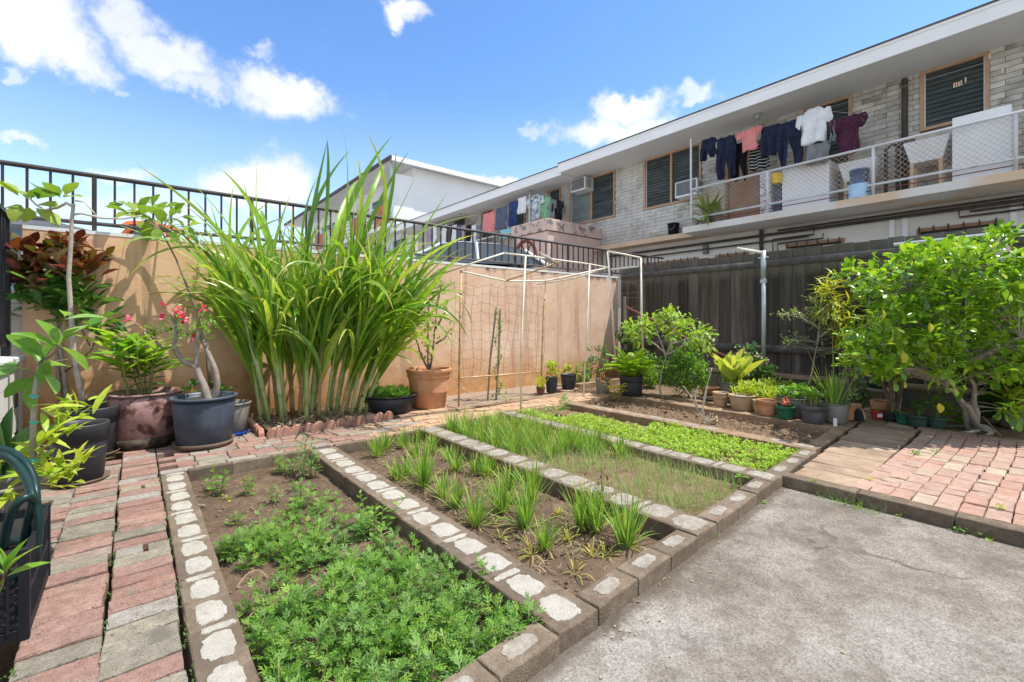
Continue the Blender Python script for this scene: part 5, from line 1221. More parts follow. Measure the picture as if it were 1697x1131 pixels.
for k in range(26):     # trailing straw coloured stems
    x, y = U(.32, .95), U(1.2, 2.3); a = U(0, 6.3); l = U(.06, .16); P = bez((x, y, -.075), (x + l * math.cos(a) * .5, y + l * math.sin(a) * .5, U(-.05, .02)), (x + l * math.cos(a + .8), y + l * math.sin(a + .8), -.07), 7)
    part('runner', MB().tube(P, .0022, 4), 'strawleaf', mw)
for (px, py, h, st, k, ln, lm, lab, tp) in (
    (365, 812, .13, 5, 9, .06, 'mug', 'feathery weed at the far left corner of the mugwort bed', 'lobed'), (412, 820, .11, 3, 8, .06, 'mug', 'small bright weed between the feathery weed and the upright ones in the first bed', 'lobed'),
    (455, 835, .13, 2, 9, .06, 'mug2', 'upright weed with slim leaves near the middle of the first bed far end', 'lobed'), (470, 785, .10, 6, 9, .06, 'mug', 'bushy weed left of the tallest feathery plant by the far edging', 'lobed'),
    (505, 792, .27, 7, 14, .065, 'mug2', 'tall feathery plant with thin upright tips at the far edging of the first bed', 'lobed'), (367, 832, .03, 2, 5, .04, 'lime', 'tiny yellow green sprout near the left kerb of the first bed', 'obov'),
    (503, 812, .05, 2, 7, .05, 'mug', 'tiny pale sprout in front of the tall feathery plant', 'lobed'), (552, 832, .05, 2, 7, .05, 'mug', 'small pale sprout beside the second kerb in the first bed', 'lobed'), (523, 848, .05, 3, 7, .05, 'mug', 'small sprout on bare soil left of the pepper seedling', 'lobed'),
    (615, 885, .17, 6, 13, .055, 'fresh', 'leafy pepper like plant leaning on the white patched kerb', 'oval'), (640, 915, .15, 4, 9, .06, 'mug2', 'blue green weed at the foot of the white patched kerb', 'lobed'), (683, 912, .08, 2, 7, .05, 'mug', 'small weed on soil beside the kerb, right of the blue green weed', 'lobed'),
    (575, 905, .12, 5, 9, .06, 'mug2', 'spreading weed in the middle of the first bed right of the dense growth', 'lobed'), (800, 985, .15, 4, 10, .06, 'mug', 'weed standing against the kerb near the front corner block', 'lobed'), (862, 1048, .11, 4, 8, .055, 'mug', 'weed with round lobes at the front right corner of the first bed', 'lobed')):
    mugwort_plant(px, py, h, st, k, ln, lm, lab, tpl=tp)
solo('twig', MB().tube([onz(294 + 0, 833, -.08), onz(340, 838, -.075)], .006, 5), 'chips', 'short pale stick lying on the soil of the first bed', 'stick', onz(330, 835, -.08))

# chive clumps
def blades(base, n, ln, w, spread, mb, droop=.5, seg=6, flat=.12):
    for _ in range(n):
        a = U(0, 6.283); el = math.radians(U(52, 88)) if random.random() > flat else math.radians(U(15, 50)); l = ln * U(.55, 1.1); r0 = abs(rng.normal()) * spread
        p = A([base[0] + r0 * math.cos(a), base[1] + r0 * math.sin(a), base[2]]); d = A([math.cos(a) * math.cos(el), math.sin(a) * math.cos(el), math.sin(el)]); P = [p.copy()]; st = l / seg
        dr = droop * U(.2, 1.6)
        for i in range(seg):
            d = d + A([0, 0, -dr * st / l * (i / seg) * 1.6]); d /= np.linalg.norm(d); p = p + d * st; P.append(p.copy())
            if p[2] < base[2] + .004: p[2] = base[2] + .004; d[2] = max(d[2], 0)
        W = w * np.array([.7, 1, 1, .9, .75, .5, .12][:seg + 1]) if seg == 6 else w * np.linspace(1, .15, seg + 1)
        mb.ribbon(P, W, fold=.3, var=random.random())
def clump(name, base, n, ln, w, spread, m, label, group=None, droop=.6, flat=.12, ym=0):
    t = thing(name, label, 'plant', base, group); mb = MB(); blades(base, n, ln, w, spread, mb, droop, flat=flat); part('blades', mb, m, t, 'stuff', smooth=True)
    if ym: mb = MB(); blades(base, ym, ln * .6, w, spread * 1.3, mb, 1.6, flat=.6); part('yellow_blades', mb, 'chivey', t, 'stuff', smooth=True)
    sb = MB(); 
    for _ in range(6): a = U(0, 6.3); sb.tube([(base[0] + spread * math.cos(a), base[1] + spread * math.sin(a), base[2] - .005), (base[0] + spread * .7 * math.cos(a), base[1] + spread * .7 * math.sin(a), base[2] + .03)], (.004, .002), 4)
    part('bulbs', sb, 'strawleaf', t, 'stuff'); return t
zz = lambda u, v, s, ox, oy: (ox + u / s, oy + v / s)
ck = [(200, 232, .19, 60), (300, 352, .17, 40), (346, 335, .15, 34), (435, 382, .27, 75), (533, 440, .17, 36), (602, 492, .19, 44), (697, 582, .22, 48), (832, 515, .25, 55), (950, 598, .24, 56), (985, 465, .26, 62),
      (1235, 590, .25, 60), (1310, 608, .24, 60), (1462, 690, .27, 70), (1050, 705, .16, 30), (600, 305, .18, 40), (698, 318, .17, 40), (560, 255, .14, 34), (470, 225, .17, 40), (330, 190, .18, 44), (240, 200, .17, 40),
      (390, 235, .17, 36), (760, 330, .17, 40), (870, 395, .18, 44), (800, 300, .14, 26), (410, 160, .15, 34), (520, 180, .15, 34)]
ords = ['nearest the front kerb', 'beside the yellowed stubs', 'with long arching blades', 'leaning left', 'with straight upright blades', 'slim and short', 'full and bushy', 'with pale blade tips']
names_ = []
rows_ = ['far left corner beside the white patched kerb', 'slim one along the white patched kerb, second from the far end', 'slim one just right of the second from the far end', 'tall full one in the left half of the bed', 'small one along the white patched kerb past the tall full one', 'thin upright one left of the bed middle', 'open spreading one nearest the white patched kerb', 'arching one in the middle of the bed', 'arching one right of the middle, above the flattened stubs', 'tall one close to the rough patched kerb in the middle',
   'dense dark one beside the reddish sprig', 'dense one directly behind the arching corner clump', 'large arching one nearest the right front corner', 'half collapsed one among yellow straws', 'one behind the tall full one, toward the far end', 'one against the far side kerb near the far third', 'small one deep in the far third', 'one in the far rows behind the tall full one', 'second in the far row from the left', 'one next to the far left corner clump',
   'one in the second far row beside the tall full one', 'one against the rough patched kerb before the middle', 'leaning one by the rough patched kerb above the middle', 'short one by the rough patched kerb', 'low one in the farthest row, centre', 'low one in the farthest row, right']
for (u, v, ln, n), lab in zip(ck, rows_):
    c = onz(560 + u / 3.056, 680 + v / 3.056, -.085); c.x = min(max(c.x, 1.31), 2.02); clump('chive_clump', c, int(n * 1.35), ln * 1.05, .0037, .022, 'chive', 'chive clump, ' + lab, 'chive clumps in the second bed', ym=8)
for (u, v, n, ln, lab) in ((825, 650, 9, .07, 'tiny yellowing chive stub near the white patched kerb'), (985, 735, 14, .12, 'collapsed yellow chive tuft nearest the white patched kerb'), (1165, 660, 16, .10, 'orange yellow chive stub in the middle of the bare soil'), (1115, 530, 14, .07, 'short yellow chive stub left of the dense dark clump'),
     (1200, 830, 9, .12, 'wilted pale tuft nearest the corner of front kerb'), (1290, 740, 12, .10, 'wilted tuft with green leaf left of the arching corner clump'), (1355, 740, 12, .10, 'drooping yellow green tuft beside the front kerb')):
    c = onz(560 + u / 3.056, 680 + v / 3.056, -.085); t = thing('chive_stub', lab, 'plant', c); mb = MB(); blades(c, n, ln, .0034, .012, mb, 2.2, flat=.55); part('blades', mb, 'chivey', t, 'stuff', smooth=True)
c = onz(560 + 1330 / 3.056, 680 + 500 / 3.056, -.085); t = thing('seedling', 'dark reddish leafed sprig among the dense chives near the front', 'plant', c)
mb = MB(); n = 60; place(mb, 'oval', A([c.x, c.y, -.02]) + rng.normal(size=(n, 3)) * A([.04, .04, .05]) + A([0, 0, .07]), rng.normal(size=(n, 3)) + A([0, 0, .5]), rng.uniform(.02, .035, n)); part('foliage', mb, 'rosered', t, 'stuff'); part('stem', MB().tube([(c.x, c.y, -.09), (c.x + .01, c.y, .12)], .003, 5), 'bark', t)
# dry straw litter in the chive bed
mb = MB()
for _ in range(260):
    x, y = U(1.3, 2.04), U(1.2, 3.6); a = U(0, 6.3); l = U(.02, .08); mb.ribbon(bez((x, y, -.078), (x + l * .5 * math.cos(a), y + l * .5 * math.sin(a), -.07), (x + l * math.cos(a + .5), y + l * math.sin(a + .5), -.078), 4), A([1, 1, 1, .4]) * .0018, var=random.random())
stuff('straw_litter', mb, 'strawleaf', 'dry straw litter lying between the chive clumps', 'straw')
# third bed: thick chives at the far half, thin seedlings in the near half
k3 = 0
lab3 = ['far left', 'far left, second', 'far middle', 'far middle, second', 'far right', 'far right, second', 'second row left', 'second row, left of middle', 'second row middle', 'second row, right of middle', 'second row right', 'second row, far right', 'third row left', 'third row, left of middle', 'third row middle', 'third row, right of middle', 'third row right', 'third row, far right', 'fourth row left', 'fourth row middle', 'fourth row right', 'front row left', 'front row middle', 'front row right', 'front edge, left of the bare part', 'front edge, middle of the bare part', 'front edge by the far kerb', 'last one by the far kerb']
pos3 = [(x, y) for y in (3.74, 3.5, 3.27, 3.05, 2.84, 2.63) for x in (2.37, 2.55, 2.73, 2.91)] + [(2.85, 2.45), (3.03, 2.5), (3.02, 2.3), (3.03, 2.75)]
for (x, y), lb in zip(pos3, lab3):
    if y < 2.7 and x < 2.5: continue
    c = Vector((x + U(-.03, .03), y + U(-.04, .04), -.075)); clump('chive_clump', c, 78, U(.19, .26), .0036, .042, 'chive', 'thick chive clump of the third bed, ' + lb, 'chive clumps in the third bed', ym=10, flat=.06)
mb = MB()
for _ in range(3300):
    x = U(2.32, 3.08); y = U(1.3, 3.0)
    if vnoise(A([x]), A([y]), 6, 5)[0] < -.12: continue
    b = (x, y, -.075); blades(b, 1, U(.07, .18), .0019, .004, mb, .6, seg=4, flat=.05)
stuff('chive_seedlings', mb, 'seedling', 'sparse thin chive seedlings over the near half of the third bed', 'seedlings')
c = onz(1080 + 825 / 5.653, 720 + 495 / 5.653, -.07); t = thing('seedling', 'round leafed seedling at the right front corner of the third bed', 'plant', c)
part('stem', MB().tube([c, c + Vector((0, 0, .07))], .003, 5), 'stem', t)
leafparts(t, 'leaf', 'wide', 'fresh', [c + Vector((0, 0, .07))] * 3, [(.3, -1, .2), (-1, .2, .3), (.8, .6, .3)], [.06, .05, .05])
# fourth bed ground cover
mb = MB(); P = []; 
for _ in range(2900):
    x, y = U(3.32, 4.12), U(1.32, 3.95); lim = -.2
    d = vnoise(A([x]), A([y]), 5, 8)[0]
    if x > 3.86 and y > 2.6 + d * .8: continue
    if y > 3.45 and x > 3.55: continue
    if d < -.21: continue
    P.append((x, y, -.07 + U(.015, .06) + max(0, d) * .08))
P = A(P); T_ = np.tile(A([0, 0, 1.]), (len(P), 1)) + rng.normal(size=(len(P), 3)) * .35; a, b = rosette(P, T_, 6, 1.1, .25, .006); place(mb, 'obov', a, b, rng.uniform(.02, .036, len(a)))
stuff('purslane_cover', mb, 'cover', 'low bright green leafy ground cover filling the fourth bed', 'ground cover')
c = onz(905, 685, -.03); t = thing('trailing_plant', 'small creeping plant with a grey green tip at the far end of the fourth bed', 'plant', c); P = c + Vector((0, 0, 0)); n = 60
tp = A([[c.x + U(-.28, .3), c.y + U(-.12, .12), -.04 + U(0, .06)] for _ in range(n)] + [[c.x + .22 + U(-.05, .05), c.y - .08 + U(-.05, .05), U(.0, .16)] for _ in range(26)]); a, b = rosette(tp, np.tile(A([0, 0, 1.]), (len(tp), 1)), 7, 1, .3, .01)
part('foliage', place(MB(), 'obov', a, b, rng.uniform(.02, .035, len(a))), 'guava', t, 'stuff')
# weeds along kerbs and terrace
def weed(px, py, z, r, n, ln, tpl, m, label, grp=None):
    c = onz(px, py, z); t = thing('weed', label, 'weed', c, grp); tp = np.tile(A(c), (n, 1)) + rng.normal(size=(n, 3)) * A([r, r, 0]); tp[:, 2] = z + rng.uniform(0, .015, n)
    D = rng.normal(size=(n, 3)) + A([0, 0, .6]); D[:, 2] = np.abs(D[:, 2]); part('foliage', place(MB(), tpl, tp, D, rng.uniform(.6, 1.1, n) * ln), m, t, 'stuff')
weed(877, 1090, -.07, .015, 14, .02, 'obov', 'fresh', 'tiny weed at the joint below the front kerb near the corner block'); weed(1032, 993, -.07, .012, 14, .025, 'obov', 'guava', 'tiny pale weed between kerb and concrete under the second bed')
weed(996, 1028, -.07, .01, 10, .02, 'obov', 'fresh', 'tiny sprout at the foot of the corner block'); weed(1181, 890, -.07, .012, 16, .025, 'lance', 'fresh', 'small weed on concrete below the third kerb end'); weed(1260, 833, -.07, .015, 16, .025, 'obov', 'guava', 'small pale weed on concrete below the third bed')
weed(1352, 800, 0, .015, 18, .025, 'lance', 'fresh', 'weed in the gap between boardwalk and bed kerb'); weed(1441, 795, 0, .012, 14, .03, 'lance', 'lime', 'weed between the boards and the pink bricks'); weed(1518, 753, 0, .02, 26, .035, 'lance', 'fresh', 'largest weed growing between the pink bricks')
weed(1548, 749, 0, .012, 14, .03, 'lance', 'fresh', 'small weed between the pink bricks, right of the largest'); weed(1657, 844, 0, .012, 18, .03, 'lance', 'lime', 'weed between the pink bricks near the right edge'); weed(1500, 856, -.07, .012, 22, .03, 'obov', 'lime', 'yellow green weed at the foot of the terrace kerb, middle')
weed(1640, 886, -.07, .03, 34, .06, 'oval', 'fresh', 'broad leafed weed at the foot of the terrace kerb near the right edge'); weed(1593, 882, -.07, .02, 24, .03, 'obov', 'fresh', 'low weed at the terrace kerb left of the broad leafed one'); weed(1570, 870, -.07, .015, 20, .03, 'obov', 'lime', 'yellowish low weed at the terrace kerb')
for (px, py, n, lab) in ((1400, 835, 46, 'grassy weed trailing along the foot of the terrace kerb, left'), (1370, 822, 26, 'grass tuft with long blades at the left end of the terrace kerb'), (1440, 850, 34, 'grassy weed trailing in the middle of the terrace kerb foot'), (1690, 900, 34, 'grass tuft at the kerb foot by the right edge')):
    c = onz(px, py, -.07); t = thing('weed', lab, 'weed', c); mb = MB()
    for k in range(n): q = (c.x + U(-.03, .05), c.y + U(-.14, .14), -.07); blades(q, 1, U(.04, .13), .0018, .002, mb, 1.2, seg=4, flat=.5)
    part('blades', mb, 'fresh', t, 'stuff')

# ---- sugar cane
cane = thing('sugarcane', 'huge clump of sugarcane with long arching leaves before the orange wall', 'sugarcane', (1.5, 4.95, .03))
bases = [(432, 700), (446, 700), (455, 684), (468, 700), (474, 694), (485, 688), (497, 692), (508, 697), (516, 688), (528, 694), (540, 690), (548, 683), (556, 686), (565, 692), (573, 686), (582, 688), (590, 682), (595, 689), (560, 680), (520, 682), (606, 684), (440, 690)]
leafspec = []
for i, (px, py) in enumerate(bases):
    b = onz(px, py, .02); b.y = min(b.y, 5.35); dx = (px - 505) / 100.0
    side = A([RT[0], RT[1], 0]) * (dx * .42 + U(-.12, .12)) + A([0, -1, 0]) * U(.0, .22)
    h = U(.65, 1.3); top = A(b) + side * h * .75 + A([0, 0, h]); mid = (A(b) + top) / 2 + side * -.10 + A([0, 0, .04])
    P = bez(b, mid, top, 12); r = U(.013, .023)
    mb = MB(); fatm = 'canestalk' if i in (2, 5, 6, 9, 13) else 'canegreen'
    R = [r * 1.1, r, r * .9, r * .8]; mb.tube(P, R, 8); part('stalk', mb, fatm, cane, smooth=True)
    nb = MB()
    if fatm == 'canegreen':
        for k in (3, 5): q = P[k]; nb.tube([q, P[k + 1], P[min(11, k + 2)]], (r * 1.3, r * 1.1), 7, cap=False)
    for k in (range(1, 9) if fatm != 'canegreen' else ()):
        q = P[k]; dq = P[k + 1] - P[k - 1]; dq /= np.linalg.norm(dq); nb.tube([q - dq * .006, q, q + dq * .006], (r * 1.02, r * 1.22, r * 1.02), 8)
    part('node' if fatm != 'canegreen' else 'leaf_sheath', nb, 'stake' if fatm != 'canegreen' else 'canegreen', cane, 'stuff', smooth=True)
    # leaves
    for k in range(27):
        f = U(.3, 1.0) if k > 2 else U(.82, 1.0); p = P[int(f * 11)]; low = f < .7
        tng = (P[-1] - P[-3]); tng /= np.linalg.norm(tng)
        a = U(0, 6.28); out = A([math.cos(a), math.sin(a), 0]); 
        if out[1] > .2: out[1] *= -.3
        young = k <= 2
        d = tng * (.9 if young else .7) + out * (U(.05, .3) if young else U(.08, .25) if low else U(.15, .6)) + A([RT[0], RT[1], 0]) * dx * .28 + A([0, 0, .6])
        leafspec.append((p, d, U(1.0, 1.55) if young else U(.8, 1.45), U(.014, .030), U(.05, .45) if young else (random.choice((U(.1, .6), U(.8, 2.4))) if low else random.choice((U(.2, .8), U(.5, 1.6), U(1.4, 3.4))))))
hero = [((520, 520), (.55, 0, .9), 1.35, .024, 2.6), ((430, 480), (-.6, -.1, .8), 1.3, .026, 2.4), ((440, 520), (-.75, -.2, .65), 1.2, .024, 2.2), ((470, 470), (-.35, 0, 1), 1.5, .026, .7), ((500, 430), (0, 0, 1), 1.2, .03, .15), ((575, 470), (.35, 0, 1), 1.5, .027, .25), ((590, 480), (.6, 0, .9), 1.5, .026, .5), ((600, 560), (.8, -.2, .8), 1.3, .022, 2.4), ((430, 560), (-.6, -.1, .7), 1.1, .02, .6),
        ((560, 440), (.3, 0, 1), 1.45, .028, .2), ((510, 400), (.1, 0, 1), 1.1, .027, .1), ((560, 400), (.25, 0, 1), 1.25, .026, .1), ((590, 390), (.35, 0, 1), 1.2, .024, .15), ((620, 420), (.5, 0, 1), 1.2, .022, .3), ((540, 380), (.1, 0, 1), .95, .022, .8), ((500, 470), (.15, 0, 1), 1.45, .032, .12), ((540, 450), (.2, 0, 1), 1.5, .03, .1), ((580, 460), (.3, 0, 1), 1.55, .028, .15), ((470, 480), (-.2, 0, 1), 1.45, .028, .2), ((450, 500), (-.45, 0, 1), 1.6, .022, .15), ((410, 520), (-.6, 0, 1), 1.4, .02, .2), ((600, 480), (.45, 0, 1), 1.5, .026, .3), ((620, 500), (.8, 0, 1), 1.35, .024, .3), ((400, 540), (-.9, -.1, .7), 1.0, .02, 1.2), ((610, 540), (.95, -.1, .6), 1.1, .022, 1.4), ((480, 500), (-.5, -.4, .9), 1.25, .03, 2.4), ((550, 520), (.5, -.5, .8), 1.2, .028, 2.6), ((590, 530), (.9, -.2, .8), 1.25, .026, 2.0), ((440, 540), (-.9, -.2, .7), 1.2, .024, 2.2), ((380, 560), (-.5, -.2, .6), .9, .02, .3), ((400, 500), (-.5, 0, 1), 1.2, .022, .3), ((455, 520), (-.3, -.1, 1), 1.5, .024, .25), ((610, 520), (.75, .0, .9), 1.4, .022, .4), ((600, 440), (.7, 0, .8), 1.2, .02, .4), ((540, 560), (.1, -.3, 1), 1.2, .024, 1.6)]
for (pp, dd, l, w, dr) in hero:
    p = A(atd(pp[0], pp[1], 4.55)); d = A([RT[0], RT[1], 0]) * dd[0] + A([0, 1, 0]) * dd[1] + A([0, 0, dd[2]]); leafspec.append((p, d, l * 1.0, w, dr))
leafspec = leafspec[-len(hero):] + leafspec[:-len(hero)]; extra = MB()
for li, (p, d, l, w, dr) in enumerate(leafspec):
    d = d / np.linalg.norm(d); seg = 16; P = [p.copy()]; st = l / seg; q = p.copy(); tw = rng.normal(size=3) * .03
    for i in range(seg):
        d = d + A([0, 0, -dr * 2.2 / seg * (i / seg) ** 1.3]) + tw; d /= np.linalg.norm(d); q = q + d * st
        if q[1] > 5.48 and q[2] < 1.9: q[1] = 5.48
        if q[2] < .05: q[2] = .05
        P.append(q.copy())
    s_ = np.linspace(0, 1, seg + 1); W = w * np.clip(np.minimum(.45 + s_ * 3, (1 - s_) ** .75 * 1.6), .02, 1)
    mb = MB() if li < 300 else extra; side = np.cross(d, A([random.gauss(0, .4), random.gauss(0, .4), 1.0])); mb.ribbon(P, W, fold=.32, var=0.0 if li < 300 else random.random(), up=(FW[0] * -.5 + rng.normal() * .5, FW[1] * -.5 + rng.normal() * .4, 1 if dr > .5 else .25))
    if li < 300: part('leaf', mb, 'cane', cane, smooth=True)
part('leaves', extra, 'cane', cane, 'stuff', smooth=True)
mb = MB()
for i in range(90):
    px, py = random.choice(bases); b = onz(px + U(-15, 15), py + U(-6, 6), .03); l = U(.1, .3); a = U(0, 6.3); mb.ribbon(bez(b, (b.x + l * .4 * math.cos(a), b.y + l * .4 * math.sin(a), U(.05, .2)), (b.x + l * math.cos(a), min(5.5, b.y + l * math.sin(a)), .04), 5), A([1, 1, .9, .6, .1]) * .006, var=random.random())
part('dry_leaves', mb, 'strawleaf', cane, 'stuff')
# scalloped edging
def scallop(p, q, label, n=4):
    p, q = A(p), A(q); d = q - p; L2 = np.linalg.norm(d); d /= L2; nrm = A([-d[1], d[0]]); V = []; m = n * 8
    for i in range(m + 1):
        s_ = i / m; z = .025 + .045 * abs(math.sin(math.pi * s_ * n)) ** .7; c = p + d * L2 * s_
        for o_, zz_ in ((-.022, -.05), (-.022, z - .008), (-.012, z), (.012, z), (.022, z - .008), (.022, -.05)): V.append((*(c + nrm * o_), zz_))
    F = [(i * 6 + j, i * 6 + j + 1, i * 6 + 7 + j, i * 6 + 6 + j) for i in range(m) for j in range(5)] + [tuple(range(6)), tuple(m * 6 + j for j in range(6))[::-1]]
    solo('scalloped_edging', MB().add(V, F), 'scallop', label, 'garden edging', (*p, 0))
xs_ = np.linspace(.90, 2.13, 5)
for i, lb in enumerate(('leftmost scalloped brick edging piece before the sugarcane', 'second scalloped edging piece from the left before the sugarcane', 'third scalloped edging piece from the left, before the cane', 'rightmost scalloped edging piece, beside the black basin')):
    y0 = 4.49; scallop((xs_[i] + .004, y0 + .015 * i), (xs_[i + 1] - .004, y0 + .015 * (i + 1)), lb, 3)
for i, lb in enumerate(('scalloped edging piece at the left side of the cane bed, near the corner', 'scalloped edging piece at the left side of the cane bed, nearest the wall')):
    scallop((.87, 4.52 + i * .34), (.87, 4.85 + i * .34), lb, 3)
# ------------------------------------------------------------------ pots and potted plants
def pot(t, c, rt, rb, h, m, style='plain', soil='potsoil', fill=.88, n=30, label=None, sy=1.0):
    """c: centre of the base, world; makes body, rim, soil as parts of t"""
    c = tuple(c); w = .012 if rt > .1 else .007
    prof = [(0, .002), (rb * .92, .002), (rb, .012)]
    if style == 'ringed': prof += [(rb + (rt - rb) * .35, h * .38), (rb + (rt - rb) * .35 + .006, h * .40), (rb + (rt - rb) * .40, h * .43), (rb + (rt - rb) * .78, h * .76)]
    else: prof += [(rb + (rt - rb) * .5, h * .5), (rt - .004, h * .84)]
    prof += [(rt * .965, h * .86), (rt * .955, h * .99), (rt * .93, h * .9), (rt * .85, h * (fill - .06))]
    part('pot_body', MB().lathe(prof, c, n, sy=sy), m, t, smooth=True, label=label)
    rim = {'plain': [(rt * .96, h * .88), (rt, h * .885), (rt * 1.01, h * .985), (rt * .99, h), (rt * .945, h), (rt * .94, h * .93)],
           'ringed': [(rt * .95, h * .775), (rt * .985, h * .78), (rt, h * .80), (rt * .985, h * .885), (rt * 1.03, h * .90), (rt * 1.035, h * .985), (rt * 1.01, h), (rt * .93, h), (rt * .92, h * .9)],
           'lip': [(rt * .965, h * .94), (rt * 1.05, h * .945), (rt * 1.06, h * .985), (rt * 1.03, h), (rt * .95, h), (rt * .94, h * .93)],
           'thin': [(rt * .97, h * .95), (rt * 1.01, h * .955), (rt * 1.015, h * .99), (rt * .96, h), (rt * .95, h * .95)],
           'collar': [(rt * .93, h * .70), (rt * .985, h * .71), (rt * 1.0, h * .975), (rt * .985, h), (rt * .90, h), (rt * .89, h * .9)]}[style]
    part('rim', MB().lathe(rim, c, n, sy=sy), m, t, smooth=True)
    if soil: part('soil', MB().add([(c[0], c[1], c[2] + h * fill + .008)] + [(c[0] + rt * .93 * math.cos(a) * U(.97, 1), c[1] + rt * .93 * sy * math.sin(a), c[2] + h * fill + U(-.006, .006)) for a in np.linspace(0, 6.283, 19)[:-1]], [(0, i + 1, (i + 1) % 18 + 1) for i in range(18)]), soil, t, smooth=True)
def saucer(t, c, r, h, m='saucer'):
    part('saucer', MB().lathe([(0, 0), (r * .86, 0), (r, h), (r * .97, h), (r * .85, .008), (0, .008)], (c[0], c[1], c[2]), 28), m, t, smooth=True)
def pottedthing(label, px, py, z, cat='potted plant', name='potted_plant', back=0.0, group=None):
    """px,py: front foot of the pot in the photograph on the plane z; back: radius, pushes the centre away from the viewer"""
    c = onz(px, py, z); d = Vector((c.x, c.y, 0)).normalized(); c = c + d * back; c.z = z
    return thing(name, label, cat, c, group), c
def stemsfan(t, c, n, h, r, m='stem', lean=.25, sw=.004):
    tips = []; mb = MB()
    for i in range(n):
        a = U(0, 6.3); q = U(0, r); b = A([c[0] + q * math.cos(a), c[1] + q * math.sin(a), c[2]]); l = h * U(.7, 1.1); tp = b + A([math.cos(a) * lean * l * U(.3, 1.4), math.sin(a) * lean * l * U(.3, 1.4), l]); P = bez(b, (b + tp) / 2 + A([0, 0, l * .12]), tp, 6)
        mb.tube(P, (sw, sw * .6), 5, cap=False); tips.append(P)
    part('stems', mb, m, t, 'stuff', smooth=True); return tips
def leafup(tips, k, spread=.9, up=.3, lo=.35):
    P = []; D = []
    for s_ in tips:
        for i in range(k):
            f = U(lo, 1); idx = min(len(s_) - 2, int(f * (len(s_) - 1))); p = s_[idx] + (s_[idx + 1] - s_[idx]) * U(0, 1); a = i * 2.4 + U(-.4, .4); d = A([math.cos(a) * spread, math.sin(a) * spread, up + U(-.2, .4)]); P.append(p); D.append(d)
    return A(P), A(D)

# -- left group
t, c = pottedthing('large mauve pot of green ginger stalks in front of the orange wall', 242, 746, 0, back=.24)
pot(t, c + Vector((0, 0, .07)), .255, .235, .37, 'mauve', 'thin'); part('pot_base', MB().lathe([(0, 0), (.235, 0), (.245, .085), (.0, .09)], c, 28), 'blackmud', t, smooth=True)
tips = stemsfan(t, (c.x, c.y, .39), 13, .48, .15, lean=.28, sw=.006); P, D = leafup(tips, 6, .8, .55, .4); leafparts(t, 'leaf', 'lance', 'gingerleaf', P, D, rng.uniform(.20, .32, len(P)))
P, D = leafup(tips, 3, 1, .1, .1); leafparts(t, 'leaf', 'oval', 'plum', P, D, rng.uniform(.07, .13, len(P)))
t, c = pottedthing('blue grey pot of desert rose with pink flowers and bent grey trunks', 339, 747, 0, back=.2)
saucer(t, c, .22, .045); pot(t, c + Vector((0, 0, .02)), .225, .19, .39, 'slate', 'lip')
zb = .37; dC = 4.0 * 0 + math.hypot(c.x, c.y) ; dd = FW[0] * c.x + FW[1] * c.y
W_ = lambda px, py, off=0: A(atd(px, py, dd + off))
l1 = [W_(346, 668), W_(338, 640), W_(330, 622), W_(325, 607)]; l2 = [W_(325, 608), W_(300, 597), W_(288, 575), W_(293, 552), W_(290, 535)]; l3 = [W_(353, 664, .05), W_(361, 640, .05), W_(358, 615, .05), W_(345, 585, .05), W_(333, 555, .05)]
l4 = [W_(325, 608), W_(325, 590), W_(327, 560), W_(328, 540)]; l5 = [W_(288, 577), W_(268, 577), W_(258, 565), W_(245, 553)]
for P, r in ((l1, (.034, .023)), (l2, (.022, .014)), (l3, (.03, .015)), (l4, (.018, .013)), (l5, (.012, .006))):
    P = A(P); s_ = np.linspace(0, 1, len(P)); q = np.linspace(0, 1, 14); PP = np.column_stack([np.interp(q, s_, P[:, i]) for i in range(3)])
    PP[1:-1] = (PP[:-2] + PP[1:-1] * 2 + PP[2:]) / 4; part('trunk', MB().tube(PP, r, 9), 'adenium', t, smooth=True)
fl = [(270, 508), (213, 530), (235, 545), (268, 528), (290, 520), (300, 525), (306, 528), (336, 512), (322, 560), (296, 516)]
tw = MB(); tipl = []
for (px, py) in ((290, 535), (300, 545), (245, 553), (330, 545), (340, 550), (320, 550), (255, 560), (268, 562), (310, 552), (335, 535), (238, 560), (283, 545), (345, 545), (327, 562)): p = W_(px, py); tipl.append(p)
tipl = A(tipl); P, D = rosette(np.repeat(tipl, 2, 0) + rng.normal(size=(28, 3)) * .03, np.tile(A([0, 0, 1.]), (28, 1)), 8, 1, .4, .02); part('foliage', place(MB(), 'obov', P, D, rng.uniform(.035, .06, len(P))), 'fresh', t, 'stuff', smooth=True)
hubs_ = A([l2[-1], l5[-1], l3[-1], l4[-1]])
for (px, py) in fl:
    p = W_(px, py); h = hubs_[np.argmin(np.linalg.norm(hubs_ - p, axis=1))]; tw.tube(bez(h, (h + p) / 2 + A([0, 0, .03]), p, 5), (.006, .003), 5)
    ax = _rot(rng.normal(size=3) * .5 + A([-FW[0], -FW[1], .5])); s1 = _rot(np.cross(ax, A([0, 0, 1.]))); s2 = np.cross(ax, s1); fb = MB()
    D = A([s1 * math.cos(q) + s2 * math.sin(q) + ax * .35 for q in np.arange(5) * 1.2566]); place(fb, 'petal', np.tile(p, (5, 1)), D, .048, var=rng.uniform(.0, .6, 5)); f_ = part('flower', fb, 'pinkflower', t)
    part('throat', MB().tube([p - ax * .03, p + ax * .002], (.004, .009), 7), 'palepink', f_)
part('twigs', tw, 'adenium', t, 'stuff', smooth=True)
t, c = pottedthing('small grey pot with blue saucer holding a tall thin sapling', 385, 725, 0, back=.13)
saucer(t, c, .13, .03, 'bluepl'); pot(t, c + Vector((0, 0, .02)), .145, .105, .27, 'greypl', 'lip')
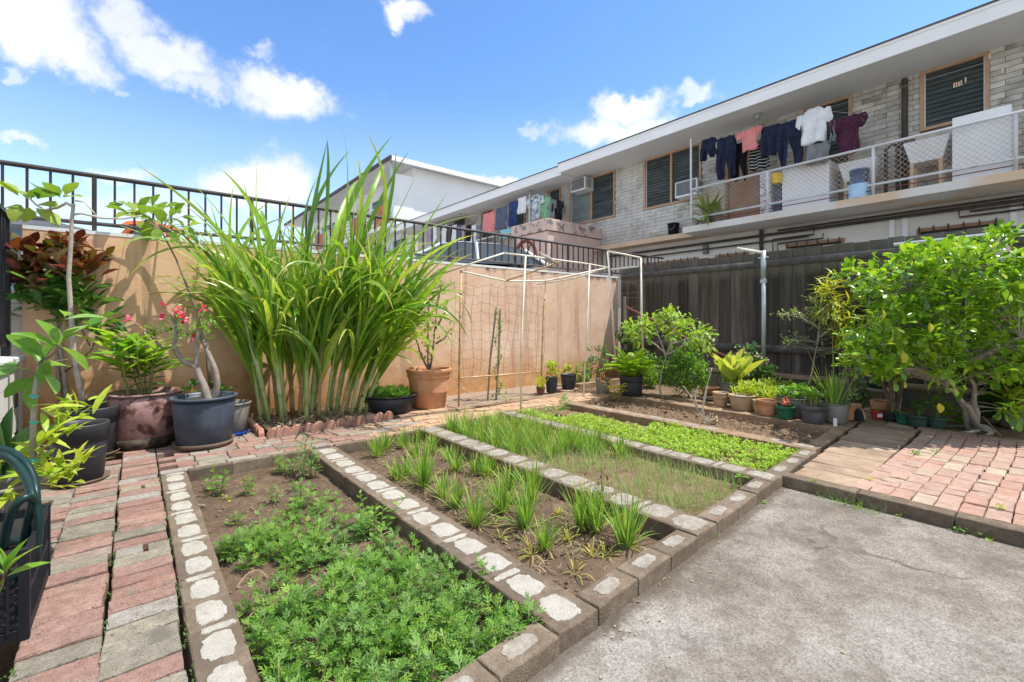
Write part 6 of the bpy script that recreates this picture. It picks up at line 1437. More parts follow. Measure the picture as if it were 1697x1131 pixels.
dd2 = FW[0] * c.x + FW[1] * c.y; Z_ = lambda px, py, off=0: A(atd(px, py, dd2 + off))
P = A([Z_(349, 640), Z_(345, 605), Z_(343, 570), Z_(328, 520), Z_(312, 480), Z_(292, 430), Z_(270, 388)]); part('trunk', MB().tube(P, (.016, .006), 7), 'bark', t, smooth=True)
lv = [(228, 345), (240, 352), (252, 340), (262, 352), (280, 360), (290, 350), (300, 372), (308, 385), (285, 385), (262, 378), (247, 372), (300, 360), (272, 345), (235, 365), (255, 362), (290, 390), (315, 375), (205, 338), (222, 352), (268, 370)]
P = A([Z_(270, 380)] * len(lv)) ; Q2 = A([Z_(x, y, U(-.15, .15)) for x, y in lv]); mbt = MB()
for q in Q2: mbt.tube(bez(Z_(268, 385), (Z_(268, 380) + q) / 2 + A([0, 0, .02]), q, 5), (.004, .002), 4)
part('twigs', mbt, 'bark', t, 'stuff')
P3 = np.repeat(Q2, 2, 0); D3 = _rot(P3 - Z_(268, 372) + rng.normal(size=P3.shape) * .12 + A([0, 0, -.05])); leafparts(t, 'leaf', 'wide', 'fig', P3, D3, rng.uniform(.10, .17, len(P3)))
P, D = rosette(A([Z_(335, 655), Z_(365, 650), Z_(345, 645), Z_(318, 648)]), np.tile(A([0, 0, 1.]), (4, 1)), 4, 1, .4, .03); leafparts(t, 'leaf', 'wide', 'bushdk', P, D, rng.uniform(.09, .15, len(P)))

t, c = pottedthing('black nursery pot on a saucer, nearest of the black pots at the left', 133, 806, 0, back=.13); saucer(t, c, .15, .025); pot(t, c + Vector((0, 0, .01)), .145, .115, .36, 'black', 'collar', soil='potsoil', fill=.7)
t2, c2 = pottedthing('wide black pot behind the nearest black pot, with white barked fig tree', 152, 762, 0, back=.15); saucer(t2, c2, .17, .03); pot(t2, c2, .165, .13, .37, 'black', 'collar')
dd3 = FW[0] * c2.x + FW[1] * c2.y; Y_ = lambda px, py, off=0: A(atd(px, py, dd3 + off))
P = A([Y_(138, 670), Y_(130, 630), Y_(122, 580), Y_(118, 520), Y_(114, 460), Y_(118, 400), Y_(119, 365), Y_(122, 338)]); part('trunk', MB().tube(P, (.019, .011), 9), 'barkgrey', t2, smooth=True)
for Pp, r in (([(120, 342), (110, 337), (95, 345), (75, 348), (60, 340), (50, 330)], (.012, .006)), ([(119, 356), (135, 354), (170, 362), (205, 363), (235, 358)], (.011, .005)), ([(125, 333), (140, 335), (155, 352), (160, 358)], (.007, .004))):
    part('branch', MB().tube([Y_(x, y, .02 * i) for i, (x, y) in enumerate(Pp)], r, 7), 'barkpale', t2, smooth=True)
lv = [(45, 330, 18, 300), (52, 330, 62, 310), (40, 345, 5, 340), (35, 340, 25, 355), (60, 340, 85, 335), (50, 345, 42, 360), (100, 328, 88, 313), (105, 328, 124, 322), (108, 325, 120, 305), (70, 320, 65, 302), (235, 355, 255, 338), (225, 350, 210, 335), (230, 352, 240, 330), (215, 355, 195, 345), (62, 330, 88, 312), (30, 325, 8, 300), (60, 345, 95, 365), (235, 360, 262, 362)]
P = A([Y_(a, b) for a, b, _, _ in lv]); D = A([Y_(c_, d_, U(-.1, .1)) - Y_(a, b) for a, b, c_, d_ in lv]); leafparts(t2, 'leaf', 'wide', 'fig', P, D, np.maximum(.13, np.linalg.norm(D, axis=1)) * 1.15)
t3, c3 = pottedthing('dark pot by the wall at left, with red leaved croton', 170, 728, 0, back=.12); pot(t3, c3, .15, .12, .33, 'black', 'collar')
dd4 = FW[0] * c3.x + FW[1] * c3.y - .1; X_ = lambda px, py, off=0: A(atd(px, py, dd4 + off))
for P, r in (([(112, 665), (105, 610), (98, 560), (88, 500), (80, 450)], (.018, .01)), ([(100, 665), (95, 590), (92, 540), (60, 480), (35, 455)], (.014, .008)), ([(98, 560), (110, 520), (125, 470)], (.01, .007))): part('trunk', MB().tube([X_(x, y) for x, y in P], r, 8), 'barkgrey', t3, smooth=True)
tp = A([X_(x, y, U(-.2, .2)) for x, y in ((60, 425), (85, 430), (110, 425), (130, 430), (75, 412), (100, 412), (20, 448), (45, 455), (145, 428), (60, 445), (125, 445), (95, 440), (5, 440), (30, 470), (70, 455), (40, 420), (150, 445), (110, 410), (55, 465), (15, 462), (90, 455), (130, 415), (165, 428))]); P, D = rosette(tp, np.tile(A([.0, -.1, 1.]), (len(tp), 1)), 12, 1.2, .1, .04); leafparts(t3, 'leaf', 'oval', 'redleaf', P, D, rng.uniform(.11, .18, len(P)))
tp = A([X_(x, y, U(-.2, .1)) for x, y in ((90, 490), (115, 490), (130, 505), (75, 505), (105, 478), (60, 500), (140, 490), (45, 478), (80, 475), (120, 505), (95, 510), (65, 520), (150, 510), (110, 530))]); P, D = rosette(tp, np.tile(A([.0, -.1, 1.]), (len(tp), 1)), 11, 1.2, .1, .04); leafparts(t3, 'leaf', 'obov', 'plum', P, D, rng.uniform(.14, .22, len(P)))
for (px, py, n) in ((160, 548, 9), (135, 540, 8), (168, 535, 6)):
    part('branch', MB().tube([X_(100, 622), X_(130, 600), X_(152, 580), X_(px, py + 5)], (.007, .005), 6), 'bark', t3, smooth=True); P, D = rosette(A([X_(px, py, -.1)]), A([[.2, -.3, .8]]), n, 1.2, -.2, .02); leafparts(t3, 'leaf', 'obov', 'plum', P, D, rng.uniform(.15, .24, len(P)))
# near guava sapling, agave and yellow green plant
t, c = pottedthing('grey nursery pot at far left holding a bright yellow green leafy plant and guava sapling', 88, 868, 0, back=.13); c = Vector((-.47, 3.02, 0)); t.location = c; pot(t, c, .14, .115, .30, 'greypl', 'lip', fill=.8)
dd5 = FW[0] * c.x + FW[1] * c.y; V_ = lambda px, py, off=0: A(atd(px, py, dd5 + off))
P = [V_(55, 760), V_(56, 700), V_(58, 650), V_(62, 625), V_(67, 600)]; part('trunk', MB().tube(P, (.013, .007), 7), 'barkgrey', t, smooth=True)
for py, lb in ((656, 0), (699, 0), (762, 0)): part('plant_tie', MB().tube([V_(50, py, -.02), V_(58, py + 3, -.03), V_(64, py, -.02)], .005, 5), 'tie', t)
lv = [(67, 600, 28, 540, .16), (65, 618, 60, 575, .16), (70, 600, 85, 565, .15), (66, 610, 110, 595, .14), (70, 590, 105, 545, .15), (68, 615, 108, 640, .13), (60, 625, 22, 640, .13), (60, 622, 38, 655, .13), (50, 615, 25, 605, .12), (25, 610, 0, 590, .13), (98, 575, 80, 523, .15), (98, 572, 120, 545, .14), (102, 575, 130, 590, .12), (95, 578, 70, 560, .12), (108, 525, 110, 510, .08), (72, 595, 48, 570, .15), (30, 612, 5, 615, .1), (68, 640, 75, 600, .1), (108, 530, 150, 520, .12), (56, 660, 50, 675, .06)]
D = A([V_(c_, d_, U(-.08, .08)) - V_(a, b) for a, b, c_, d_, _ in lv]); leafparts(t, 'leaf', 'widel', 'guava', A([V_(a, b) for a, b, *_ in lv]), D, A([l[-1] for l in lv]) * 1.15)
for P in ([(67, 600), (85, 590), (100, 575), (105, 545), (108, 520)], [(62, 625), (45, 615), (25, 610)], [(67, 600), (90, 600), (112, 596)]): part('twig', MB().tube([V_(x, y) for x, y in P], (.005, .003), 5), 'bark', t)
tp = A([V_(x, y, U(-.12, .1)) for x, y in ((95, 690), (120, 690), (140, 682), (80, 720), (95, 715), (50, 780), (20, 790), (70, 790), (100, 775), (125, 770), (10, 810), (40, 805), (85, 800), (60, 765), (110, 790), (20, 760))])
P, D = rosette(tp, np.tile(A([.25, -.25, .8]), (len(tp), 1)), 7, 1.1, .2, .02); leafparts(t, 'leaf', 'lance', 'lime', P, D, rng.uniform(.08, .15, len(P)))
t = thing('agave', 'broad blue green spiky rosette plant beside the block wall at left', 'plant', (-.52, 3.35, .0)); pot(t, (-.52, 3.38, 0), .13, .11, .26, 'black', 'plain')
bc = A([-.50, 3.36, .27]); ag = []
for (dx, dy, dz, l) in ((-.5, -.3, .7, .34), (-.1, -.2, 1, .36), (.15, -.1, 1, .36), (.5, -.2, .8, .34), (-.8, -.2, .35, .32), (.7, .2, .6, .34), (.0, -.6, .5, .26), (.85, -.3, .3, .28), (-.3, .4, .9, .34)):
    d = _rot(A([RT[0] * dx, RT[1] * dx, 0]) + A([0, dy, dz])); P = bez(bc, bc + d * l * .55 + A([0, 0, .02]), bc + d * l + A([0, 0, -.02]), 9); part('leaf', MB().ribbon(P, .045 * A([.7, .95, 1.05, 1.1, 1.05, .9, .7, .4, .03]), up=(-FW[0], -FW[1], .6), fold=.35, side=None), 'aloe', t, smooth=True)

# milk crate with hose
ct = thing('milk_crate', 'black plastic milk crate with slatted sides at the left edge', 'crate', (-.43, 2.36, -.0)); x0, x1, y0, y1, H = -.60, -.262, 2.12, 2.60, .29
for zc, hh in ((.27, .035), (.02, .035), (.145, .014)):
    for lo, hi in (((x1 - .012, y0, zc - hh / 2), (x1, y1, zc + hh / 2)), ((x0, y0, zc - hh / 2), (x0 + .012, y1, zc + hh / 2)), ((x0 + .012, y0, zc - hh / 2), (x1 - .012, y0 + .012, zc + hh / 2)), ((x0 + .012, y1 - .012, zc - hh / 2), (x1 - .012, y1, zc + hh / 2))): part('crate_band', MB().bx(lo, hi, .002), 'crate', ct)
for (x, y) in ((x1 - .02, y0), (x1 - .02, y1 - .02), (x0, y0), (x0, y1 - .02)): part('corner_post', MB().bx((x - .002, y - .002, 0), (x + .023, y + .022, .292), .003), 'crate', ct)
part('crate_floor', MB().bx((x0 + .01, y0 + .01, .0), (x1 - .01, y1 - .01, .008)), 'crate', ct)
for i in range(9):        # lattice on the long sides
    ya = y0 + .03 + i * .05
    for X in (x1 - .006, x0 + .006):
        for sg in (1, -1):
            p, q = (X, ya, .03 if sg > 0 else .255), (X, ya + .045, .255 if sg > 0 else .03); part('lattice_bar', MB().tube([p, q], .005, 4), 'crate', ct)
for i in range(8):
    zc = .045 + i * .028; part('crate_slat', MB().bx((x0 + .03, y0 - .001, zc), (x1 - .03, y0 + .012, zc + .011)), 'crate', ct)
for i in range(5): x = x0 + .05 + i * .06; part('crate_rib', MB().bx((x, y0 - .004, .03), (x + .007, y0 + .008, .262)), 'crate', ct)
hz = thing('garden_hose', 'dark green garden hose coiled and looping out of the black crate', 'hose', (-.4, 2.4, .1))
dh = FW[0] * -.40 + FW[1] * 2.42
def sm(P, n=40):
    P = A(P); s_ = np.linspace(0, 1, len(P)); q = np.linspace(0, 1, n); R = np.column_stack([np.interp(q, s_, P[:, i]) for i in range(3)])
    for _ in range(6): R[1:-1] = (R[:-2] + 2 * R[1:-1] + R[2:]) / 4
    return R
H_ = lambda px, py, off=0: A(atd(px, py, dh + off))
for P in ([H_(-50, 800, .1), H_(-20, 765, .1), H_(5, 752, .1), H_(30, 770, .1), H_(48, 800, .05), H_(56, 830, 0), H_(45, 870, 0), H_(35, 930, 0)], [H_(-60, 740, .15), H_(-20, 742, .15), H_(15, 745, .15), H_(42, 765, .12), H_(56, 790, .1), H_(60, 820, .05), H_(62, 870, .05), H_(50, 940, .0)],
          [H_(5, 910, -.05), H_(12, 870, -.06), H_(25, 835, -.06), H_(45, 822, -.04), H_(60, 830, 0), H_(66, 860, 0), H_(60, 920, 0)], [H_(-20, 930, .1), H_(10, 900, .1), H_(40, 895, .1), H_(55, 920, .1), H_(30, 960, .05), H_(-10, 960, .05)]):
    part('hose_loop', MB().tube(sm(P), .0135, 10), 'hose', hz, smooth=True)
bt = thing('bamboo_sprig', 'small sprig of narrow green leaves rising in front of the black crate', 'plant', (-.45, 2.02, 0)); db = FW[0] * -.42 + FW[1] * 2.02; B_ = lambda px, py: A(atd(px, py, db))
part('stem', MB().tube([A([-.40, 1.98, -.07]), B_(-8, 990), B_(5, 960), B_(10, 945)], (.004, .003), 5), 'rust', bt)
lv = [(8, 950, 28, 890), (10, 948, 50, 895), (12, 955, 62, 925), (8, 955, -20, 930), (8, 960, -10, 985), (10, 950, 15, 900), (5, 940, -10, 900)]
leafparts(bt, 'leaf', 'lance', 'fresh', A([B_(a, b) for a, b, *_ in lv]), A([B_(c_, d_) - B_(a, b) for a, b, c_, d_ in lv]), A([max(.07, np.linalg.norm(B_(c_, d_) - B_(a, b))) for a, b, c_, d_ in lv]) * 1.1)

# -- basin and terracotta pot before the wall
t, c = pottedthing('wide shallow black basin of leafy greens beside the terracotta pot', 646, 690, 0, back=.28, name='planter'); pot(t, c, .295, .245, .2, 'black', 'lip', fill=.8, n=40)
n = 90; tp = A([[c.x + .24 * math.sqrt(U(0, 1)) * math.cos(a), c.y + .24 * math.sqrt(U(0, 1)) * math.sin(a), .17 + U(0, .05)] for a in rng.uniform(0, 6.3, n)]); P, D = rosette(tp, np.tile(A([0, 0, 1.]), (n, 1)), 7, 1, .3, .01); part('foliage', place(MB(), 'lobed', P, D, rng.uniform(.05, .085, len(P))), 'fresh', t, 'stuff')
part('shoot', MB().tube([A(c) + A([-.1, .05, .16]), A(c) + A([-.12, .05, .30])], .003, 5), 'stem', t); P, D = rosette(A([A(c) + A([-.12, .05, .3])]), A([[0, 0, 1.]]), 5, 1, .2, .01); leafparts(t, 'leaf', 'oval', 'fresh', P, D, .06)
t, c = pottedthing('big ringed terracotta pot with a wispy small leaved shrub', 711, 679, 0, back=.2); pot(t, c, .26, .195, .46, 'terracotta', 'ringed', n=40)
dT = FW[0] * c.x + FW[1] * c.y; T_2 = lambda px, py, off=0: A(atd(px, py, dT + off))
hubs = [[T_2(712, 612), T_2(722, 560), T_2(724, 505)], [T_2(711, 612), T_2(706, 560, .1), T_2(712, 490, .1)], [T_2(710, 612), T_2(690, 575), T_2(686, 545)], [T_2(722, 545), T_2(735, 525), T_2(740, 512)], [T_2(722, 570), T_2(740, 560), T_2(744, 548)], [T_2(724, 510), T_2(728, 480), T_2(734, 468)]]
tips = [T_2(x + U(-6, 6), y + U(-6, 6), U(-.15, .15)) for x, y in ((734, 468), (724, 475), (714, 480), (706, 490), (700, 500), (715, 500), (728, 495), (740, 512), (744, 548), (738, 545), (695, 520), (690, 505), (703, 515), (686, 545), (692, 555), (700, 570), (706, 582), (712, 590), (708, 545), (716, 530), (730, 520), (700, 540), (694, 495), (720, 462), (740, 480), (736, 500), (712, 570))]
shrub(t, hubs, tips, 'oval', 'sparseg', .052, k=20, tw=.0025, tr=(.014, .005), jit=.05, up=.4)

# -- trellis of pipes with net
tr_ = thing('trellis', 'rickety garden trellis of white pipes and bamboo poles with string netting', 'trellis', (3.8, 4.5, 0))
def pole_(pts, r, m, nm='pole'): part(nm, MB().tube([A(p) for p in pts], r, 8), m, tr_, smooth=True)
p863, p975 = onz(863, 683, -.02), onz(967, 660, -.02); f_ = lambda p: FW[0] * p.x + FW[1] * p.y
d863, d975 = f_(p863), f_(p975)
pole_([p863, atd(864, 560, d863), atd(871, 425, d863)], .0105, 'pvc'); pole_([p975, atd(972, 560, d975), atd(977, 437, d975)], .011, 'pvc')
B1 = atd(835, 420, d863 - .1); C1 = atd(1008, 444, 6.45); A1 = atd(733, 454, 5.1)
pole_([A1, atd(785, 436, 5.05), B1], .010, 'pvc'); pole_([B1, atd(871, 424, d863), atd(977, 438, d975), C1], .010, 'pvc')
p760 = onz(760, 676, -.04); d760 = f_(p760); p895 = onz(896, 652, -.04); d895 = f_(p895)
D1 = atd(764, 450, d760); F1 = atd(904, 466, d895); E1 = atd(838, 466, (d760 + d895) / 2)
pole_([p760, atd(762, 560, d760), D1], .013, 'bamboo'); pole_([p895, atd(899, 560, d895), F1], .012, 'bamboo'); pole_([D1, E1, F1, C1], .012, 'pvc')
pole_([E1, atd(885, 450, 5.9), atd(927, 434, 5.75)], .011, 'bamboo'); pole_([atd(890, 472, d895), atd(950, 462, 6.8), C1], .011, 'pvc'); pole_([atd(760, 627, d760), atd(828, 622, (d760 + d895) / 2), atd(897, 616, d895)], .011, 'bamboo')
for k in range(7):
    q = k / 6; p = p760.lerp(D1, q); part('node', MB().tube([p - Vector((0, 0, .012)), p + Vector((0, 0, .012))], .016, 7), 'stake', tr_)
    p = p895.lerp(F1, q); part('node', MB().tube([p - Vector((0, 0, .01)), p + Vector((0, 0, .01))], .014, 7), 'stake', tr_)
nt = MB(); a0, a1, b0, b1 = A(atd(752, 470, d760)), A(atd(750, 627, d760)), A(atd(905, 478, d895)), A(atd(897, 616, d895))
NU, NV = 11, 10
g_ = lambda u, v: (a0 * (1 - u) + b0 * u) * (1 - v) + (a1 * (1 - u) + b1 * u) * v + A([0, -.03, 0]) * math.sin(u * 9 + v * 7) + A([.012, 0, .02]) * math.sin(u * 23 + v * 5)
for i in range(NU + 1): nt.tube([g_(i / NU, v) for v in np.linspace(0, 1, 14)], .0022, 3, cap=False)
for j in range(NV + 1): nt.tube([g_(u, j / NV) + A([0, 0, -.025 * abs(math.sin(u * NU * math.pi))]) for u in np.linspace(0, 1, 23)], .0022, 3, cap=False)
for i in range(6): u = i / 5; nt.tube([A(D1) * (1 - u) + A(F1) * u, (A(D1) * (1 - u) + A(F1) * u) * .5 + (A(B1) * (1 - u) + A(C1) * u) * .5 - A([0, 0, .05]), A(B1) * (1 - u) + A(C1) * u], .0018, 3, cap=False)
part('netting', nt, 'net', tr_, 'stuff')
t = thing('vine', 'thin bean vine climbing two grey stakes inside the trellis', 'vine', onz(822, 660, -.04)); dv = f_(onz(822, 662, -.04)); v_ = lambda x, y, o=0: A(atd(x, y, dv + o))
part('stake', MB().tube([v_(808, 668), v_(812, 600), v_(822, 515)], .012, 6), 'stake', t); part('stake', MB().tube([v_(822, 665), v_(826, 600), v_(829, 513)], .013, 6), 'stake', t)
tp = A([v_(825 + 5 * math.sin(y * .13), y, U(-.04, .04)) for y in np.linspace(512, 668, 34)] + [v_(x, y) for x, y in ((836, 645), (842, 658), (848, 655), (835, 662), (845, 668))]); part('vine_stem', MB().tube(tp[:34][::-1], .003, 4), 'stem', t, smooth=True)
P, D = rosette(tp, np.tile(A([-.4, -.6, .2]), (len(tp), 1)), 3, 1, 0, .02); part('foliage', place(MB(), 'wide', P, D, rng.uniform(.035, .06, len(P))), 'guava', t, 'stuff')
f2 = thing('trellis_arch', 'tall white pipe arch leaning at the corner of wall and fence', 'trellis', onz(1021, 610, -.03))
for P in ([(1021, 612), (1015, 520), (1007, 417)], [(1007, 417), (1035, 422), (1062, 428)], [(1062, 428), (1063, 520), (1066, 600)], [(1012, 447), (1058, 442)]): part('pole', MB().tube([atd(x, y, 7.5) for x, y in P], .016, 8), 'pvc', f2, smooth=True)
gn = MB()
for k in range(9): gn.tube([atd(1012 + k * 6, 447 + U(0, 5), 7.5), atd(1014 + k * 6 + U(-5, 5), 500, 7.6), atd(1018 + k * 5, 580, 7.6)], .002, 3, cap=False)
for k in range(9): y = 455 + k * 14; gn.tube([atd(1012 + k, y, 7.5), atd(1035, y + U(-4, 6), 7.6), atd(1063, y + U(-5, 5), 7.5)], .002, 3, cap=False)
part('netting', gn, 'net', f2, 'stuff')
# dove on the trellis
bq = A(atd(905, 428, 5.5)); bd_ = thing('dove', 'small grey brown dove perched on the white trellis pipe', 'bird', bq - A([0, 0, .04])); ax = A([RT[0], RT[1], 0])
part('body', MB().tube([bq - ax * .075 + A([0, 0, .035]), bq - ax * .05 + A([0, 0, .03]), bq + A([0, 0, .0]), bq + ax * .05 - A([0, 0, .02]), bq + ax * .09 - A([0, 0, .045]), bq + ax * .13 - A([0, 0, .065])], (.012, .028, .036, .03, .018, .008), 10), 'bird', bd_, smooth=True)
part('head', MB().lathe([(0, -.02), (.014, -.014), (.02, 0), (.014, .014), (0, .02)], tuple(bq - ax * .07 + A([0, 0, .055])), 10), 'bird', bd_, smooth=True); part('beak', MB().tube([bq - ax * .085 + A([0, 0, .055]), bq - ax * .105 + A([0, 0, .05])], (.005, .001), 5), 'stake', bd_)

# galvanised post with pipe stub
pb = onz(1266, 640, -.03); pb = Vector((7.05, onX(1266, 600, 7.05).y, -.03)); gp = thing('metal_post', 'galvanised metal post in front of the fence with a white pipe arm on top', 'post', pb)
pt = onX(1265, 416, 7.05); part('post', MB().tube([pb, pt], .03, 10), 'galv', gp, smooth=True); part('sleeve', MB().tube([pt - Vector((0, 0, .42)), pt], .036, 10), 'galv', gp, smooth=True)
part('clamp', MB().tube([pt - Vector((0, .07, .1)), pt + Vector((0, .07, -.1))], .012, 6), 'galv', gp); part('clamp', MB().tube([pt - Vector((0, 0, .47)), pt - Vector((0, 0, .42))], .045, 10), 'galv', gp)
part('pipe_arm', MB().tube([onX(1221, 412, 6.9), onX(1262, 419, 7.02)], .022, 8), 'pvc', gp, smooth=True)
solo('iron_pipe', MB().tube([onX(1038, 509, 7.0), onX(1120, 552, 6.9), onX(1212, 596, 6.8)], .022, 7), 'rust', 'long dark red pipe leaning diagonally across the foot of the fence', 'pipe', onX(1212, 596, 6.8), smooth=True)
solo('wood_stake', MB().tube([onX(1035, 492, 7.1), onX(1038, 600, 7.1)], .03, 6), 'stake', 'weathered stake at the left end of the diagonal red pipe', 'stake', onX(1038, 600, 7.1))
sh = thing('shovel', 'shovel with black handle leaning in the corner by the leaning white pipe', 'shovel', atd(1000, 625, 7.6)); part('shaft', MB().tube([atd(1000, 626, 7.6), atd(1016, 585, 7.7), atd(1023, 560, 7.7)], (.03, .018), 7), 'rust', sh, smooth=True)
part('grip', MB().tube([atd(1018, 560, 7.7), atd(1022, 549, 7.7), atd(1032, 548, 7.7), atd(1030, 560, 7.7)], .012, 6), 'black', sh, smooth=True)
# ------------------------------------------------------------------ right side: pots on the kerb, shrubs along the fence
def rosfol(t, tips, k, tpl, m, lo, hi, up=.3, jit=.015, spread=1.0, nind=0, dirs=None, nm='foliage'):
    tips = A(tips); P, D = rosette(tips, np.tile(A([0, -.1, 1.]), (len(tips), 1)) if dirs is None else A(dirs), k, spread, up, jit); S = rng.uniform(lo, hi, len(P))
    if nind:
        i = rng.permutation(len(P)); a, b = i[:nind], i[nind:]; leafparts(t, 'leaf', tpl, m, P[a], D[a], S[a])
        if len(b): part(nm, place(MB(), tpl, P[b], D[b], S[b]), m, t, 'stuff', smooth=True)
    else: part(nm, place(MB(), tpl, P, D, S, rng.uniform(-.5, .5, len(P))), m, t, 'stuff', smooth=True)
def cloudpts(c, r, n, surf=.3): return sph(A(c), A(r), n, surf)
fdep = lambda p: FW[0] * p[0] + FW[1] * p[1]

# row of pots on the kerb: px centre, py foot, px width, px height, material, style, label, cat
def rowpot(px, py, w, h, m, style, label, z=.0, soil='potsoil', fill=.86, n=24, name='flower_pot', cat='flower pot', ratio=.8):
    c = onz(px, py, z); d = fdep(c); rt = w / 2 / FPX * d; 
    dirv = Vector((c.x, c.y, 0)).normalized(); c = c + dirv * rt * ratio; c.z = z; d = fdep(c); rt = w / 2 / FPX * d; hh = h / FPX * d * .96
    t = thing(name, label, cat, c); pot(t, c, rt, rt * ratio, hh, m, style, soil, fill, n); return t, c, hh, rt
t, c, h, r = rowpot(1194, 675, 25, 19, 'terra_tan', 'collar', 'tan clay pot with another pot nested in it, leftmost on the kerb')
part('inner_pot', MB().lathe([(r * .8, h * .7), (r * .88, h * 1.02), (r * .96, h * 1.03), (r * .98, h * 1.28), (r * .9, h * 1.28), (r * .85, h * 1.0)], tuple(c), 24), 'terra_tan', t, smooth=True)
t, c, h, r = rowpot(1213, 664, 38, 30, 'greypl', 'lip', 'dark pot of large yellow green lily like leaves behind the tan clay pots', z=-.0, name='potted_plant', cat='potted plant')
tb = A([[c.x + U(-.1, .1), c.y + U(-.1, .1), h * .9] for _ in range(46)]); a_ = rng.uniform(0, 6.3, 46); q_ = rng.uniform(.05, .62, 46); D = np.column_stack([np.cos(a_) * q_, np.sin(a_) * q_, np.full(46, 1.0)])
leafparts(t, 'leaf', 'lily', 'limebroad', tb, D, rng.uniform(.28, .48, 46), rng.uniform(-1.5, 1.5, 46))
rowpot(1229, 682, 38, 26, 'terra_tan', 'lip', 'wide tan pot filled with grey gravel on the kerb', soil='gravelpot')
t, c, h, r = rowpot(1251, 672, 30, 22, 'black', 'plain', 'black pot under a stack of black saucers behind the gravel pot')
for k in range(3): part('saucer', MB().lathe([(0, 0), (r * 1.0, 0), (r * (1.25 - k * .15), .03), (r * (1.18 - k * .15), .03), (r * .8, .01)], (c.x, c.y, c.z + h + .004 + k * .03), 22), 'black' if k < 2 else 'greypl', t, smooth=True)
rowpot(1260, 686, 24, 22, 'terra_tan', 'collar', 'tan pot half hidden behind the bright terracotta pot on the kerb')
rowpot(1272, 690, 33, 26, 'terracotta', 'collar', 'bright terracotta pot of bare soil on the kerb, left of the small green pot')
t, c, h, r = rowpot(1312, 693, 46, 33, 'greypl', 'lip', 'large grey pot behind the small green pot, with sprawling small leaves', name='potted_plant', cat='potted plant')
rosfol(t, cloudpts((c.x - .02, c.y, h + .05), (.17, .16, .07), 60), 7, 'oval', 'fresh', .03, .055)
for k in range(4): part('stem', MB().tube(bez((c.x + U(-.05, .05), c.y, h * .85), (c.x + U(-.1, .1), c.y - .1, h + .08), (c.x + U(-.2, .2), c.y + U(-.2, .1), h + U(0, .12)), 6), .004, 5), 'pvc', t)
t, c, h, r = rowpot(1301, 696, 29, 22, 'greenpl', 'collar', 'small green pot with a red and white flower cluster, on the kerb', name='potted_plant', cat='potted plant')
rosfol(t, cloudpts((c.x, c.y, h + .03), (.045, .045, .03), 14), 6, 'small', 'redflower', .02, .035); rosfol(t, cloudpts((c.x, c.y, h + .0), (.04, .04, .02), 8), 5, 'oval', 'bushdk', .02, .035, nm='leaves')
t, c, h, r = rowpot(1383, 703, 42, 34, 'greypl', 'lip', 'large grey pot of tall green onions at the right end of the kerb', name='potted_plant', cat='potted plant')
mb = MB(); blades((c.x, c.y, h * .85), 60, .38, .006, .05, mb, .25, flat=.05); part('onion_leaves', mb, 'chive', t, 'stuff', smooth=True); blades((c.x, c.y, h * .85), 3, .8, .006, .02, (mb := MB()), .1, flat=0); part('tall_onion_leaf', mb, 'chive', t, 'stuff', smooth=True)
mb = MB(); 
for k in range(5): mb.ribbon(bez((c.x + .02, c.y - .12, h * .9), (c.x + .05 + .02 * k, c.y - .22, h * 1.0), (c.x + .02 * k, c.y - .24, h * U(.3, .6)), 6), A([.004] * 6), var=random.random())
part('dry_leaf', mb, 'strawleaf', t, 'stuff')
t, c, h, r = rowpot(1348, 704, 39, 31, 'slategrey', 'collar', 'round dark grey pot with young leafy shoots, left of the onion pot', name='potted_plant', cat='potted plant')
tb = [(c.x + U(-.09, .09), c.y + U(-.05, .09), h + U(.02, .16)) for _ in range(16)]; rosfol(t, tb, 7, 'oval', 'fresh', .035, .06); 
for p in tb[:8]: part('stem', MB().tube([(p[0], p[1], h * .85), p], .004, 4), 'stem', t)
t, c, h, r = rowpot(1403, 697, 26, 26, 'terracotta', 'lip', 'terracotta pot painted pale green inside, right of the onion pot'); part('inner_paint', MB().lathe([(r * .90, h * .99), (r * .84, h * .9), (0, h * .885)], tuple(c), 20), 'mint', t)
rowpot(1416, 690, 20, 20, 'terracotta', 'plain', 'small terracotta pot behind the black pot at the right end of the kerb')
rowpot(1421, 698, 23, 18, 'black', 'thin', 'small black pot at the right end of the kerb row')
part('tag', MB().bx((5.235, 1.38, .0), (5.24, 1.41, .08)), 'white', thing('plant_tag', 'white plant label standing by the onion pot', 'plant tag', (5.24, 1.4, 0)))
# second row
for (px, py, w, h_, m, st, lab, lm, hi, npts, tpl) in (
    (1177, 655, 30, 12, 'terracotta', 'plain', 'terracotta bowl left of the lily leafed pot', None, 0, 0, 'oval'), (1240, 664, 26, 16, 'terracotta', 'plain', 'terracotta pot of yellow green rosettes behind the black saucers', 'lime', .06, 26, 'long'),
    (1273, 664, 28, 16, 'terracotta', 'lip', 'terracotta pot of bright yellow green leaves behind the kerb row', 'lime', .07, 34, 'lance'), (1295, 662, 26, 14, 'terra_tan', 'plain', 'tan pot of yellow green leaves behind the small green pot', 'lime', .06, 30, 'lance'),
    (1326, 664, 30, 12, 'black', 'lip', 'black bowl with dark leaves behind the large grey pot', 'rose', .05, 16, 'oval'), (1360, 662, 26, 14, 'greypl', 'plain', 'grey pot with a pale leafy shoot near the leaning trunk', 'sparse', .06, 14, 'oval')):
    t, c, h, r = rowpot(px, py, w, h_, m, st, lab, z=-.02, name='potted_plant' if lm else 'flower_pot', cat='potted plant' if lm else 'flower pot')
    if lm: rosfol(t, cloudpts((c.x, c.y, c.z + h + .05), (.13, .13, .07), npts), 8, tpl, lm, hi * .8, hi * 1.3)
